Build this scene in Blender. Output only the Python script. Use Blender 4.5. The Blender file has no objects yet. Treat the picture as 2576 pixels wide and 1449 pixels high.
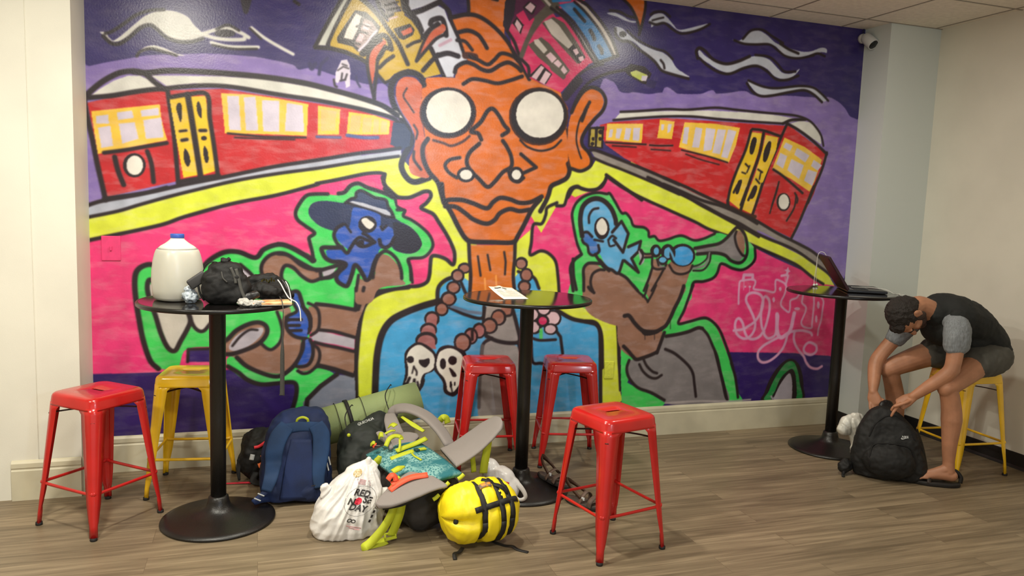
import bpy, bmesh, math, random
import numpy as np
from mathutils import Vector, Matrix, noise
from mathutils.bvhtree import BVHTree

random.seed(7)
SC = bpy.context.scene
COL = SC.collection

# ------------------------------------------------------------------ camera
cam_data = bpy.data.cameras.new('photo_camera')
cam_data.sensor_width = 36.0
cam_data.lens = 36.0*1929.6/2576.0
cam_data.clip_start = 0.05
cam = bpy.data.objects.new('photo_camera', cam_data)
COL.objects.link(cam)
AX = [[0.949061, -0.000735, 0.315091], [-0.313099, -0.114483, 0.942795], [0.03538, -0.993425, -0.108881]]
cam.matrix_world = Matrix(((AX[0][0], -AX[0][1], -AX[0][2], 0.0),
                           (AX[1][0], -AX[1][1], -AX[1][2], 0.0),
                           (AX[2][0], -AX[2][1], -AX[2][2], 1.58),
                           (0, 0, 0, 1)))
SC.camera = cam

# ------------------------------------------------------------------ light
SC.view_settings.view_transform = 'Standard'
SC.view_settings.look = 'None'
SC.view_settings.gamma = 1.0
SC.view_settings.exposure = 0.15
world = bpy.data.worlds.new('room_ambience')
SC.world = world
world.use_nodes = True
world.node_tree.nodes['Background'].inputs[0].default_value = (1.0, 0.98, 0.90, 1)
world.node_tree.nodes['Background'].inputs[1].default_value = 0.75

def disk_lamp(name, x, y, z, power, size=0.16, color=(1.0, 0.96, 0.83), aim=None, spread=math.pi):
    d = bpy.data.lights.new(name, 'AREA')
    d.shape = 'DISK'
    d.size = size
    d.energy = power
    d.color = color
    d.spread = spread
    o = bpy.data.objects.new(name, d)
    o.location = (x, y, z)
    if aim is not None:
        o.rotation_euler = (Vector(aim)-Vector((x, y, z))).to_track_quat('-Z', 'Y').to_euler()
    COL.objects.link(o)
    return o

disk_lamp('ceiling_lamp_key', 0.8, 3.45, 2.91, 30, 0.13)
disk_lamp('ceiling_lamp_left', -0.55, 2.7, 2.91, 52, 0.2)
disk_lamp('ceiling_lamp_right', 2.75, 3.4, 2.91, 19, 0.18)
disk_lamp('fill_lamp_behind', 0.4, 0.6, 2.91, 46, 0.5)  # added fill light, no fixture known at this spot
disk_lamp('fill_lamp_far', -2.2, 2.0, 2.91, 50, 0.3)  # second added fill, out of view on the left
disk_lamp('doorway_daylight', 2.1, -2.6, 2.45, 9, 0.34, (0.72, 0.86, 1.0), aim=(0.9, 4.6, 1.9), spread=math.radians(70))

# ------------------------------------------------------------------ helpers
def lin(c):
    out = []
    for v in c[:3]:
        v = v/255.0
        out.append(v/12.92 if v <= 0.04045 else ((v+0.055)/1.055)**2.4)
    return (*out, 1.0)

def mat(name, rgb, rough=0.6, metal=0.0, spec=0.5, vary=0.0, vscale=20.0, bump=0.0, bscale=200.0, coat=0.0, sheen=0.0, sss=0.0, trans=0.0, stretch=None, rgb2=None):
    m = bpy.data.materials.new(name)
    m.use_nodes = True
    nt = m.node_tree
    b = nt.nodes['Principled BSDF']
    b.inputs['Base Color'].default_value = lin(rgb)
    b.inputs['Roughness'].default_value = rough
    b.inputs['Metallic'].default_value = metal
    b.inputs['Specular IOR Level'].default_value = spec
    b.inputs['Coat Weight'].default_value = coat
    b.inputs['Coat Roughness'].default_value = 0.12
    b.inputs['Sheen Weight'].default_value = sheen
    b.inputs['Transmission Weight'].default_value = trans
    if sss:
        b.inputs['Subsurface Weight'].default_value = sss
        b.inputs['Subsurface Radius'].default_value = (0.05, 0.04, 0.03)
        b.inputs['Subsurface Scale'].default_value = 0.3
    tc = nt.nodes.new('ShaderNodeTexCoord')
    vec = tc.outputs['Object']
    if stretch:
        mp = nt.nodes.new('ShaderNodeMapping')
        mp.inputs['Scale'].default_value = stretch
        nt.links.new(vec, mp.inputs[0])
        vec = mp.outputs[0]
    if vary or rgb2:
        n = nt.nodes.new('ShaderNodeTexNoise')
        n.inputs['Scale'].default_value = vscale
        n.inputs['Detail'].default_value = 4
        nt.links.new(vec, n.inputs['Vector'])
        mx = nt.nodes.new('ShaderNodeMix')
        mx.data_type = 'RGBA'
        c2 = rgb2 if rgb2 else tuple(max(0, min(255, v*(1-vary))) for v in rgb)
        mx.inputs[6].default_value = lin(rgb)
        mx.inputs[7].default_value = lin(c2)
        rp = nt.nodes.new('ShaderNodeMapRange')
        rp.inputs[1].default_value = 0.38
        rp.inputs[2].default_value = 0.62
        nt.links.new(n.outputs['Fac'], rp.inputs[0])
        nt.links.new(rp.outputs[0], mx.inputs[0])
        nt.links.new(mx.outputs[2], b.inputs['Base Color'])
    if bump:
        n2 = nt.nodes.new('ShaderNodeTexNoise')
        n2.inputs['Scale'].default_value = bscale
        n2.inputs['Detail'].default_value = 3
        nt.links.new(vec, n2.inputs['Vector'])
        bp = nt.nodes.new('ShaderNodeBump')
        bp.inputs['Strength'].default_value = bump
        bp.inputs['Distance'].default_value = 0.01
        nt.links.new(n2.outputs['Fac'], bp.inputs['Height'])
        nt.links.new(bp.outputs[0], b.inputs['Normal'])
    return m

def V(*a):
    return Vector(a if len(a) == 3 else a[0])

def mesh_of(name, verts, faces):
    me = bpy.data.meshes.new(name)
    me.from_pydata([tuple(v) for v in verts], [], faces)
    bm = bmesh.new()
    bm.from_mesh(me)
    bmesh.ops.recalc_face_normals(bm, faces=bm.faces)
    bm.to_mesh(me)
    bm.free()
    me.update()
    return me

def add(name, geo, m, parent=None, smooth=True, bevel=0.0, sub=0, loc=None, rot=None, solid=0.0):
    """geo = (verts, faces) or a mesh; links ONE mesh object"""
    me = geo if isinstance(geo, bpy.types.Mesh) else mesh_of(name, *geo)
    me.materials.clear()
    me.materials.append(m)
    if smooth:
        for p in me.polygons:
            p.use_smooth = True
    o = bpy.data.objects.new(name, me)
    COL.objects.link(o)
    if parent is not None:
        o.parent = parent
    if loc is not None:
        o.location = loc
    if rot is not None:
        o.rotation_euler = rot
    if solid:
        s = o.modifiers.new('thickness', 'SOLIDIFY')
        s.thickness = solid
        s.offset = 0
    if bevel:
        b = o.modifiers.new('bevel', 'BEVEL')
        b.width = bevel
        b.segments = 3
        b.limit_method = 'ANGLE'
        b.angle_limit = math.radians(35)
        b.harden_normals = False
    if sub:
        s = o.modifiers.new('subdivision', 'SUBSURF')
        s.levels = sub
        s.render_levels = sub
    return o

def tag(o, label=None, cat=None, group=None, kind=None):
    if label: o['label'] = label
    if cat: o['category'] = cat
    if group: o['group'] = group
    if kind: o['kind'] = kind
    return o

def thing(name, label, cat, loc=(0, 0, 0), rz=0.0, group=None):
    o = bpy.data.objects.new(name, None)
    o.empty_display_size = 0.1
    o.location = loc
    o.rotation_euler = (0, 0, rz)
    COL.objects.link(o)
    return tag(o, label, cat, group)

def copy_tree(o, parent=None):
    c = o.copy()
    COL.objects.link(c)
    if parent is not None:
        c.parent = parent
    for ch in [x for x in bpy.data.objects if x.parent == o]:
        copy_tree(ch, c)
    return c

def join(*geos):
    vs, fs = [], []
    for g in geos:
        b = len(vs)
        vs += [Vector(v) for v in g[0]]
        fs += [tuple(i+b for i in f) for f in g[1]]
    return vs, fs

def moved(g, loc=(0, 0, 0), rot=None, scale=None):
    M = Matrix.Identity(3)
    if rot is not None:
        M = rot if isinstance(rot, Matrix) else Matrix.Rotation(rot, 3, 'Z')
    out = []
    for v in g[0]:
        v = Vector(v)
        if scale is not None:
            v = Vector((v[0]*scale[0], v[1]*scale[1], v[2]*scale[2]))
        out.append(M @ v + Vector(loc))
    return out, g[1]

def box(c, s, rz=0.0):
    x, y, z = s[0]/2, s[1]/2, s[2]/2
    vs = [(-x, -y, -z), (x, -y, -z), (x, y, -z), (-x, y, -z), (-x, -y, z), (x, -y, z), (x, y, z), (-x, y, z)]
    fs = [(0, 3, 2, 1), (4, 5, 6, 7), (0, 1, 5, 4), (1, 2, 6, 5), (2, 3, 7, 6), (3, 0, 4, 7)]
    return moved((vs, fs), c, rz)

def loft(rings, closed=True, caps=True):
    n = len(rings[0])
    vs = [Vector(p) for r in rings for p in r]
    fs = []
    for i in range(len(rings)-1):
        for j in range(n if closed else n-1):
            k = (j+1) % n
            fs.append((i*n+j, i*n+k, (i+1)*n+k, (i+1)*n+j))
    if caps and closed:
        fs.append(tuple(range(n))[::-1])
        fs.append(tuple(range((len(rings)-1)*n, len(rings)*n)))
    return vs, fs

def lathe(profile, seg=48):
    rings = [[(r*math.cos(2*math.pi*j/seg), r*math.sin(2*math.pi*j/seg), z) for j in range(seg)] for r, z in profile]
    return loft(rings)

def spl(pts, n=6):
    P = [Vector(p) for p in pts]
    if len(P) < 3:
        return [P[0].lerp(P[-1], i/n) for i in range(n+1)]
    Q = [2*P[0]-P[1]]+P+[2*P[-1]-P[-2]]
    out = []
    for i in range(1, len(Q)-2):
        a, b, c, d = Q[i-1], Q[i], Q[i+1], Q[i+2]
        for k in range(n):
            t = k/n
            out.append(0.5*((2*b)+(c-a)*t+(2*a-5*b+4*c-d)*t*t+(3*b-a-3*c+d)*t**3))
    out.append(P[-1])
    return out

def lerp_list(vals, m):
    n = len(vals)
    out = []
    for i in range(m):
        t = i*(n-1)/(m-1)
        k = min(int(t), n-2)
        f = t-k
        a, b = vals[k], vals[k+1]
        if isinstance(a, (tuple, list)):
            out.append(tuple(x+(y-x)*f for x, y in zip(a, b)))
        else:
            out.append(a+(b-a)*f)
    return out

def frames(P, ref=None):
    """tangent/side/up per point; ref = preferred up"""
    out = []
    up = Vector(ref) if ref is not None else None
    for i in range(len(P)):
        t = (P[min(i+1, len(P)-1)]-P[max(i-1, 0)]).normalized()
        if up is None:
            up = Vector((0, 0, 1)) if abs(t.z) < 0.9 else Vector((0, 1, 0))
        s = t.cross(up)
        if s.length < 1e-5:
            s = t.orthogonal()
        s.normalize()
        u = s.cross(t).normalized()
        if ref is None:
            up = u
        out.append((t, s, u))
    return out

def tube(pts, r, seg=10, n=6, ref=None, round_ends=True, smooth=True):
    """swept round section; r a number or list of numbers / (side, up) pairs"""
    P = spl(pts, n) if smooth else [Vector(p) for p in pts]
    r = list(r) if isinstance(r, (list, tuple)) else [r, r]
    R = lerp_list([q if isinstance(q, tuple) else (q, q) for q in r], len(P))
    F = frames(P, ref)
    rings = []
    def ring(p, s, u, a, b):
        return [p+s*(a*math.cos(2*math.pi*j/seg))+u*(b*math.sin(2*math.pi*j/seg)) for j in range(seg)]
    if round_ends:
        t, s, u = F[0]
        for k in (0.25, 0.6, 0.88):
            e = math.sqrt(1-k*k) if k else 1
            rings.append(ring(P[0]-t*(min(R[0])*math.sqrt(1-k*k)), s, u, R[0][0]*k, R[0][1]*k))
    for p, (t, s, u), (a, b) in zip(P, F, R):
        rings.append(ring(p, s, u, a, b))
    if round_ends:
        t, s, u = F[-1]
        for k in (0.88, 0.6, 0.25):
            rings.append(ring(P[-1]+t*(min(R[-1])*math.sqrt(1-k*k)), s, u, R[-1][0]*k, R[-1][1]*k))
    return loft(rings)

def ribbon(pts, width, thick, ref=(0, 0, 1), n=6, smooth=True, seg=None):
    """strap: rectangular section swept along pts, flat side facing ref (a vector or list of vectors)"""
    P = spl(pts, n) if smooth else [Vector(p) for p in pts]
    W = lerp_list(width if isinstance(width, (list, tuple)) else [width, width], len(P))
    refs = lerp_list([tuple(r) for r in ref], len(P)) if isinstance(ref[0], (tuple, list, Vector)) else [ref]*len(P)
    T = lerp_list(thick if isinstance(thick, (list, tuple)) else [thick, thick], len(P))
    rings = []
    for i, p in enumerate(P):
        t = (P[min(i+1, len(P)-1)]-P[max(i-1, 0)]).normalized()
        u = Vector(refs[i])
        s = t.cross(u)
        s = s.normalized() if s.length > 1e-6 else t.orthogonal().normalized()
        u = s.cross(t).normalized()
        w, h = W[i]/2, T[i]/2
        if seg:  # padded, rounded section
            rings.append([p+s*(w*math.copysign(abs(math.cos(a))**0.45, math.cos(a)))+u*(h*math.copysign(abs(math.sin(a))**0.7, math.sin(a))) for a in [2*math.pi*j/seg for j in range(seg)]])
        else:
            rings.append([p-s*w-u*h, p+s*w-u*h, p+s*w+u*h, p-s*w+u*h])
    return loft(rings)

def ellipsoid(c, r, rot=None, seg=24, rings=14, p=1.0):
    vs = []
    fs = []
    for i in range(1, rings):
        ph = math.pi*i/rings
        for j in range(seg):
            th = 2*math.pi*j/seg
            v = (math.sin(ph)*math.cos(th), math.sin(ph)*math.sin(th), math.cos(ph))
            if p != 1.0:
                v = tuple(math.copysign(abs(q)**p, q) for q in v)
            vs.append(Vector((v[0]*r[0], v[1]*r[1], v[2]*r[2])))
    for i in range(rings-2):
        for j in range(seg):
            k = (j+1) % seg
            fs.append((i*seg+j, i*seg+k, (i+1)*seg+k, (i+1)*seg+j))
    a, b = len(vs), len(vs)+1
    vs += [Vector((0, 0, r[2])), Vector((0, 0, -r[2]))]
    for j in range(seg):
        k = (j+1) % seg
        fs.append((a, k, j))
        fs.append((b, (rings-2)*seg+j, (rings-2)*seg+k))
    return moved((vs, fs), c, rot)

def wrinkle(me, amp, scale, seed=0.0, ridge=False, keep_floor=True):
    me.update()
    nrm = [v.normal.copy() for v in me.vertices]
    for v, n in zip(me.vertices, nrm):
        q = v.co*scale+Vector((seed, seed*0.7, -seed))
        d = noise.fractal(q, 0.9, 2.1, 3)
        if ridge:
            d = 0.5-abs(d)*1.6
        v.co += n*(d*amp)
        if keep_floor and v.co.z < 0.002:
            v.co.z = 0.002
    me.update()
    return me

def fuse(geos, voxel, smooth=6, factor=0.5):
    """melt overlapping closed shapes into one continuous skin"""
    g = join(*geos)
    me = mesh_of('melt', *g)
    o = bpy.data.objects.new('melt', me)
    COL.objects.link(o)
    r = o.modifiers.new('r', 'REMESH')
    r.mode = 'VOXEL'
    r.voxel_size = voxel
    if smooth:
        s = o.modifiers.new('s', 'SMOOTH')
        s.iterations = smooth
        s.factor = factor
    dg = bpy.context.evaluated_depsgraph_get()
    out = bpy.data.meshes.new_from_object(o.evaluated_get(dg))
    bpy.data.objects.remove(o)
    bpy.data.meshes.remove(me)
    return out

def bvh_of(me):
    return BVHTree.FromPolygons([v.co.copy() for v in me.vertices], [tuple(p.vertices) for p in me.polygons])

def drape(pts, tree, d, off=0.003):
    """slide points along d until they lie on a surface"""
    out = []
    d = Vector(d).normalized()
    for p in pts:
        p = Vector(p)
        h = tree.ray_cast(p-d*0.6, d)
        out.append(h[0]-d*off if h[0] is not None else p)
    return out

def text_mesh(s, size, bold=0.0, res=3):
    cu = bpy.data.curves.new('lettering', 'FONT')
    cu.body = s
    cu.size = size
    cu.align_x = 'CENTER'
    cu.align_y = 'CENTER'
    cu.offset = bold
    cu.resolution_u = res
    o = bpy.data.objects.new('lettering', cu)
    COL.objects.link(o)
    dg = bpy.context.evaluated_depsgraph_get()
    me = bpy.data.meshes.new_from_object(o.evaluated_get(dg))
    vs = [v.co.copy() for v in me.vertices]
    fs = [tuple(p.vertices) for p in me.polygons]
    bpy.data.objects.remove(o)
    bpy.data.curves.remove(cu)
    bpy.data.meshes.remove(me)
    return vs, fs

def disc2d(r, n=28, cx=0, cy=0):
    return [Vector((cx+r*math.cos(2*math.pi*i/n), cy+r*math.sin(2*math.pi*i/n), 0)) for i in range(n)], [tuple(range(n))]

def stick(geo, origin, ex, ey, tree, d, off=0.0015, cuts=0):
    """lay a flat 2D print (x, y) on a curved surface"""
    ex, ey = Vector(ex), Vector(ey)
    g = geo
    if cuts:
        bm = bmesh.new()
        bv = [bm.verts.new(v) for v in geo[0]]
        for f in geo[1]:
            try:
                bm.faces.new([bv[i] for i in f])
            except ValueError:
                pass
        bmesh.ops.triangulate(bm, faces=bm.faces)
        for _ in range(cuts):
            bmesh.ops.subdivide_edges(bm, edges=bm.edges, cuts=1, use_grid_fill=True)
            bmesh.ops.triangulate(bm, faces=bm.faces)
        bm.verts.index_update()
        g = ([v.co.copy() for v in bm.verts], [tuple(v.index for v in f.verts) for f in bm.faces])
        bm.free()
    pts = [Vector(origin)+ex*v[0]+ey*v[1] for v in g[0]]
    return drape(pts, tree, d, off), g[1]

# ------------------------------------------------------------------ setting
WALL_Y, LEFT_Y, LEFT_X, COL_X, COL_Y, RIGHT_X, CEIL = 4.667, 4.34, -0.862, 4.2, 4.425, 4.65, 2.93

M_wall = mat('white_wall_paint', (226, 222, 208), 0.55, bump=0.06, bscale=260, vary=0.03, vscale=2.5)
M_wall_cool = mat('cool_white_wall_paint', (206, 212, 208), 0.55, bump=0.06, bscale=260)
M_base = mat('cream_baseboard_paint', (206, 198, 172), 0.42, vary=0.05, vscale=6)
M_cove = mat('black_rubber_cove', (24, 20, 20), 0.5)
M_grid = mat('ceiling_grid_shaded_metal', (150, 142, 130), 0.5)  # shadow of the grid bars is put into their grey

def floor_material():
    m = bpy.data.materials.new('vinyl_wood_planks')
    m.use_nodes = True
    nt = m.node_tree
    L = nt.links.new
    b = nt.nodes['Principled BSDF']
    tc = nt.nodes.new('ShaderNodeTexCoord')
    br = nt.nodes.new('ShaderNodeTexBrick')
    br.offset = 0.37
    br.inputs['Scale'].default_value = 1.0
    br.inputs['Brick Width'].default_value = 1.22
    br.inputs['Row Height'].default_value = 0.152
    br.inputs['Mortar Size'].default_value = 0.0011
    br.inputs['Mortar Smooth'].default_value = 0.6
    br.inputs['Bias'].default_value = 0.0
    br.inputs['Color1'].default_value = (0.0, 0.0, 0.0, 1)
    br.inputs['Color2'].default_value = (1.0, 1.0, 1.0, 1)
    br.inputs['Mortar'].default_value = (0.5, 0.5, 0.5, 1)
    L(tc.outputs['Object'], br.inputs['Vector'])
    # each plank shifts the grain
    sep = nt.nodes.new('ShaderNodeSeparateXYZ')
    L(tc.outputs['Object'], sep.inputs[0])
    comb = nt.nodes.new('ShaderNodeCombineXYZ')
    ad = nt.nodes.new('ShaderNodeMath'); ad.operation = 'MULTIPLY_ADD'
    ad.inputs[1].default_value = 7.0
    L(br.outputs['Color'], ad.inputs[0])
    L(sep.outputs['X'], ad.inputs[2])
    L(ad.outputs[0], comb.inputs['X'])
    L(sep.outputs['Y'], comb.inputs['Y'])
    L(br.outputs['Color'], comb.inputs['Z'])
    def grain(scale, sx, sy, detail, dist):
        mp = nt.nodes.new('ShaderNodeMapping')
        mp.inputs['Scale'].default_value = (sx, sy, 3.0)
        L(comb.outputs[0], mp.inputs[0])
        n = nt.nodes.new('ShaderNodeTexNoise')
        n.inputs['Scale'].default_value = scale
        n.inputs['Detail'].default_value = detail
        n.inputs['Distortion'].default_value = dist
        L(mp.outputs[0], n.inputs['Vector'])
        return n.outputs['Fac']
    g1 = grain(1.0, 1.5, 24.0, 6, 0.8)
    g2 = grain(1.0, 5.0, 95.0, 4, 0.3)
    ramp = nt.nodes.new('ShaderNodeValToRGB')
    e = ramp.color_ramp.elements
    e[0].position, e[0].color = 0.30, lin((110, 96, 76))
    e[1].position, e[1].color = 0.70, lin((154, 137, 111))
    k = ramp.color_ramp.elements.new(0.5); k.color = lin((132, 116, 93))
    L(g1, ramp.inputs[0])
    mx = nt.nodes.new('ShaderNodeMix'); mx.data_type = 'RGBA'; mx.blend_type = 'MULTIPLY'
    rp = nt.nodes.new('ShaderNodeMapRange')
    rp.inputs[1].default_value, rp.inputs[2].default_value = 0.3, 0.7
    rp.inputs[3].default_value, rp.inputs[4].default_value = 0.78, 1.06
    L(g2, rp.inputs[0])
    mx.inputs[0].default_value = 0.8
    L(ramp.outputs[0], mx.inputs[6]); L(rp.outputs[0], mx.inputs[7])
    # plank to plank tone
    rp2 = nt.nodes.new('ShaderNodeMapRange')
    rp2.inputs[3].default_value, rp2.inputs[4].default_value = 0.86, 1.08
    L(br.outputs['Color'], rp2.inputs[0])
    mx2 = nt.nodes.new('ShaderNodeMix'); mx2.data_type = 'RGBA'; mx2.blend_type = 'MULTIPLY'
    mx2.inputs[0].default_value = 1.0
    L(mx.outputs[2], mx2.inputs[6]); L(rp2.outputs[0], mx2.inputs[7])
    mx3 = nt.nodes.new('ShaderNodeMix'); mx3.data_type = 'RGBA'
    L(br.outputs['Fac'], mx3.inputs[0]); L(mx2.outputs[2], mx3.inputs[6])
    mx3.inputs[7].default_value = lin((92, 78, 62))
    L(mx3.outputs[2], b.inputs['Base Color'])
    b.inputs['Roughness'].default_value = 0.42
    b.inputs['Specular IOR Level'].default_value = 0.35
    bp = nt.nodes.new('ShaderNodeBump')
    bp.inputs['Strength'].default_value = 0.12
    bp.inputs['Distance'].default_value = 0.004
    L(g2, bp.inputs['Height'])
    L(bp.outputs[0], b.inputs['Normal'])
    return m

def structure(name, geo, m, parent=None, smooth=False, bevel=0.0):
    o = add(name, geo, m, parent, smooth=smooth, bevel=bevel)
    if parent is None:
        o['kind'] = 'structure'
    return o

X0, Y0 = -4.2, -3.6
M_floor = floor_material()
structure('floor', box(((X0+RIGHT_X)/2, (Y0+WALL_Y)/2, -0.05), (RIGHT_X-X0+0.4, WALL_Y-Y0+0.4, 0.1)), M_floor)
structure('wall_back', box(((LEFT_X+COL_X)/2, WALL_Y+0.061, CEIL/2), (COL_X-LEFT_X+0.3, 0.12, CEIL)), M_wall)
structure('wall_left', box(((X0+LEFT_X)/2-0.1, LEFT_Y+0.2, CEIL/2), (LEFT_X-X0+0.2, 0.4, CEIL)), M_wall)
structure('trim_1', box((-1.057-1.2, LEFT_Y-0.004, CEIL/2), (2.4, 0.008, CEIL)), M_wall)
structure('wall_right', box((RIGHT_X+0.1, (Y0+COL_Y)/2, CEIL/2), (0.2, COL_Y-Y0+0.5, CEIL)), M_wall)
structure('wall_column', box(((COL_X+RIGHT_X)/2+0.1, COL_Y+0.2, CEIL/2), (RIGHT_X-COL_X+0.2, 0.4, CEIL)), M_wall_cool)
structure('wall_side', box((X0-0.1, (Y0+WALL_Y)/2, CEIL/2), (0.2, WALL_Y-Y0+0.4, CEIL)), M_wall)

# dropped ceiling: one slab with thin grid bars
M_ceil = mat('ceiling_tile', (240, 232, 218), 0.8, bump=0.15, bscale=120, vary=0.04, vscale=30)
ceil = structure('ceiling', box(((X0+RIGHT_X)/2, (Y0+WALL_Y)/2, CEIL+0.05), (RIGHT_X-X0+0.4, WALL_Y-Y0+0.4, 0.1)), M_ceil)
bars = []
x = 3.37
xs = []
while x > X0: x -= 0.61
x += 0.61
while x < RIGHT_X:
    bars.append(box((x, (Y0+WALL_Y)/2, CEIL-0.001), (0.012, WALL_Y-Y0, 0.004)))
    x += 0.61
y = 4.42
while y > Y0:
    bars.append(box(((X0+RIGHT_X)/2, y, CEIL-0.001), (RIGHT_X-X0, 0.012, 0.0042)))
    y -= 0.61
structure('grid_bars', join(*bars), M_grid, parent=ceil)

def baseboard(name, p0, p1, n, m=M_base, h=0.205, t=0.018):
    """moulded baseboard: p0-p1 along the wall, n = direction into the room"""
    n = Vector(n)
    prof = [(0, 0), (t, 0), (t, h-0.052), (t-0.005, h-0.046), (t-0.005, h-0.040), (t-0.001, h-0.036), (t-0.002, h-0.014), (t*0.45, h-0.004), (0, h)]
    rings = [[Vector(p)+n*a+Vector((0, 0, b)) for a, b in prof] for p in (p0, p1)]
    return structure(name, loft(rings), m)

baseboard('baseboard_back', (LEFT_X, WALL_Y-0.001, 0), (COL_X-0.02, WALL_Y-0.001, 0), (0, -1, 0))
baseboard('baseboard_left', (-1.175, LEFT_Y-0.008, 0), (LEFT_X, LEFT_Y-0.008, 0), (0, -1, 0))
structure('baseboard_return', box((LEFT_X+0.006, (LEFT_Y+WALL_Y)/2-0.01, 0.1), (0.012, WALL_Y-LEFT_Y, 0.2)), M_base)
def cove(name, p0, p1, n):
    n = Vector(n)
    prof = [(0, 0), (0.02, 0), (0.012, 0.006), (0.006, 0.018), (0.004, 0.098), (0.002, 0.102), (0, 0.102)]
    return structure(name, loft([[Vector(p)+n*a+Vector((0, 0, b)) for a, b in prof] for p in (p0, p1)]), M_cove)
cove('baseboard_right', (RIGHT_X, -3.0, 0), (RIGHT_X, COL_Y, 0), (-1, 0, 0))
cove('baseboard_column', (COL_X, COL_Y, 0), (RIGHT_X, COL_Y, 0), (0, -1, 0))
cove('baseboard_column_side', (COL_X, COL_Y-0.004, 0), (COL_X, WALL_Y, 0), (-1, 0, 0))

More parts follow.
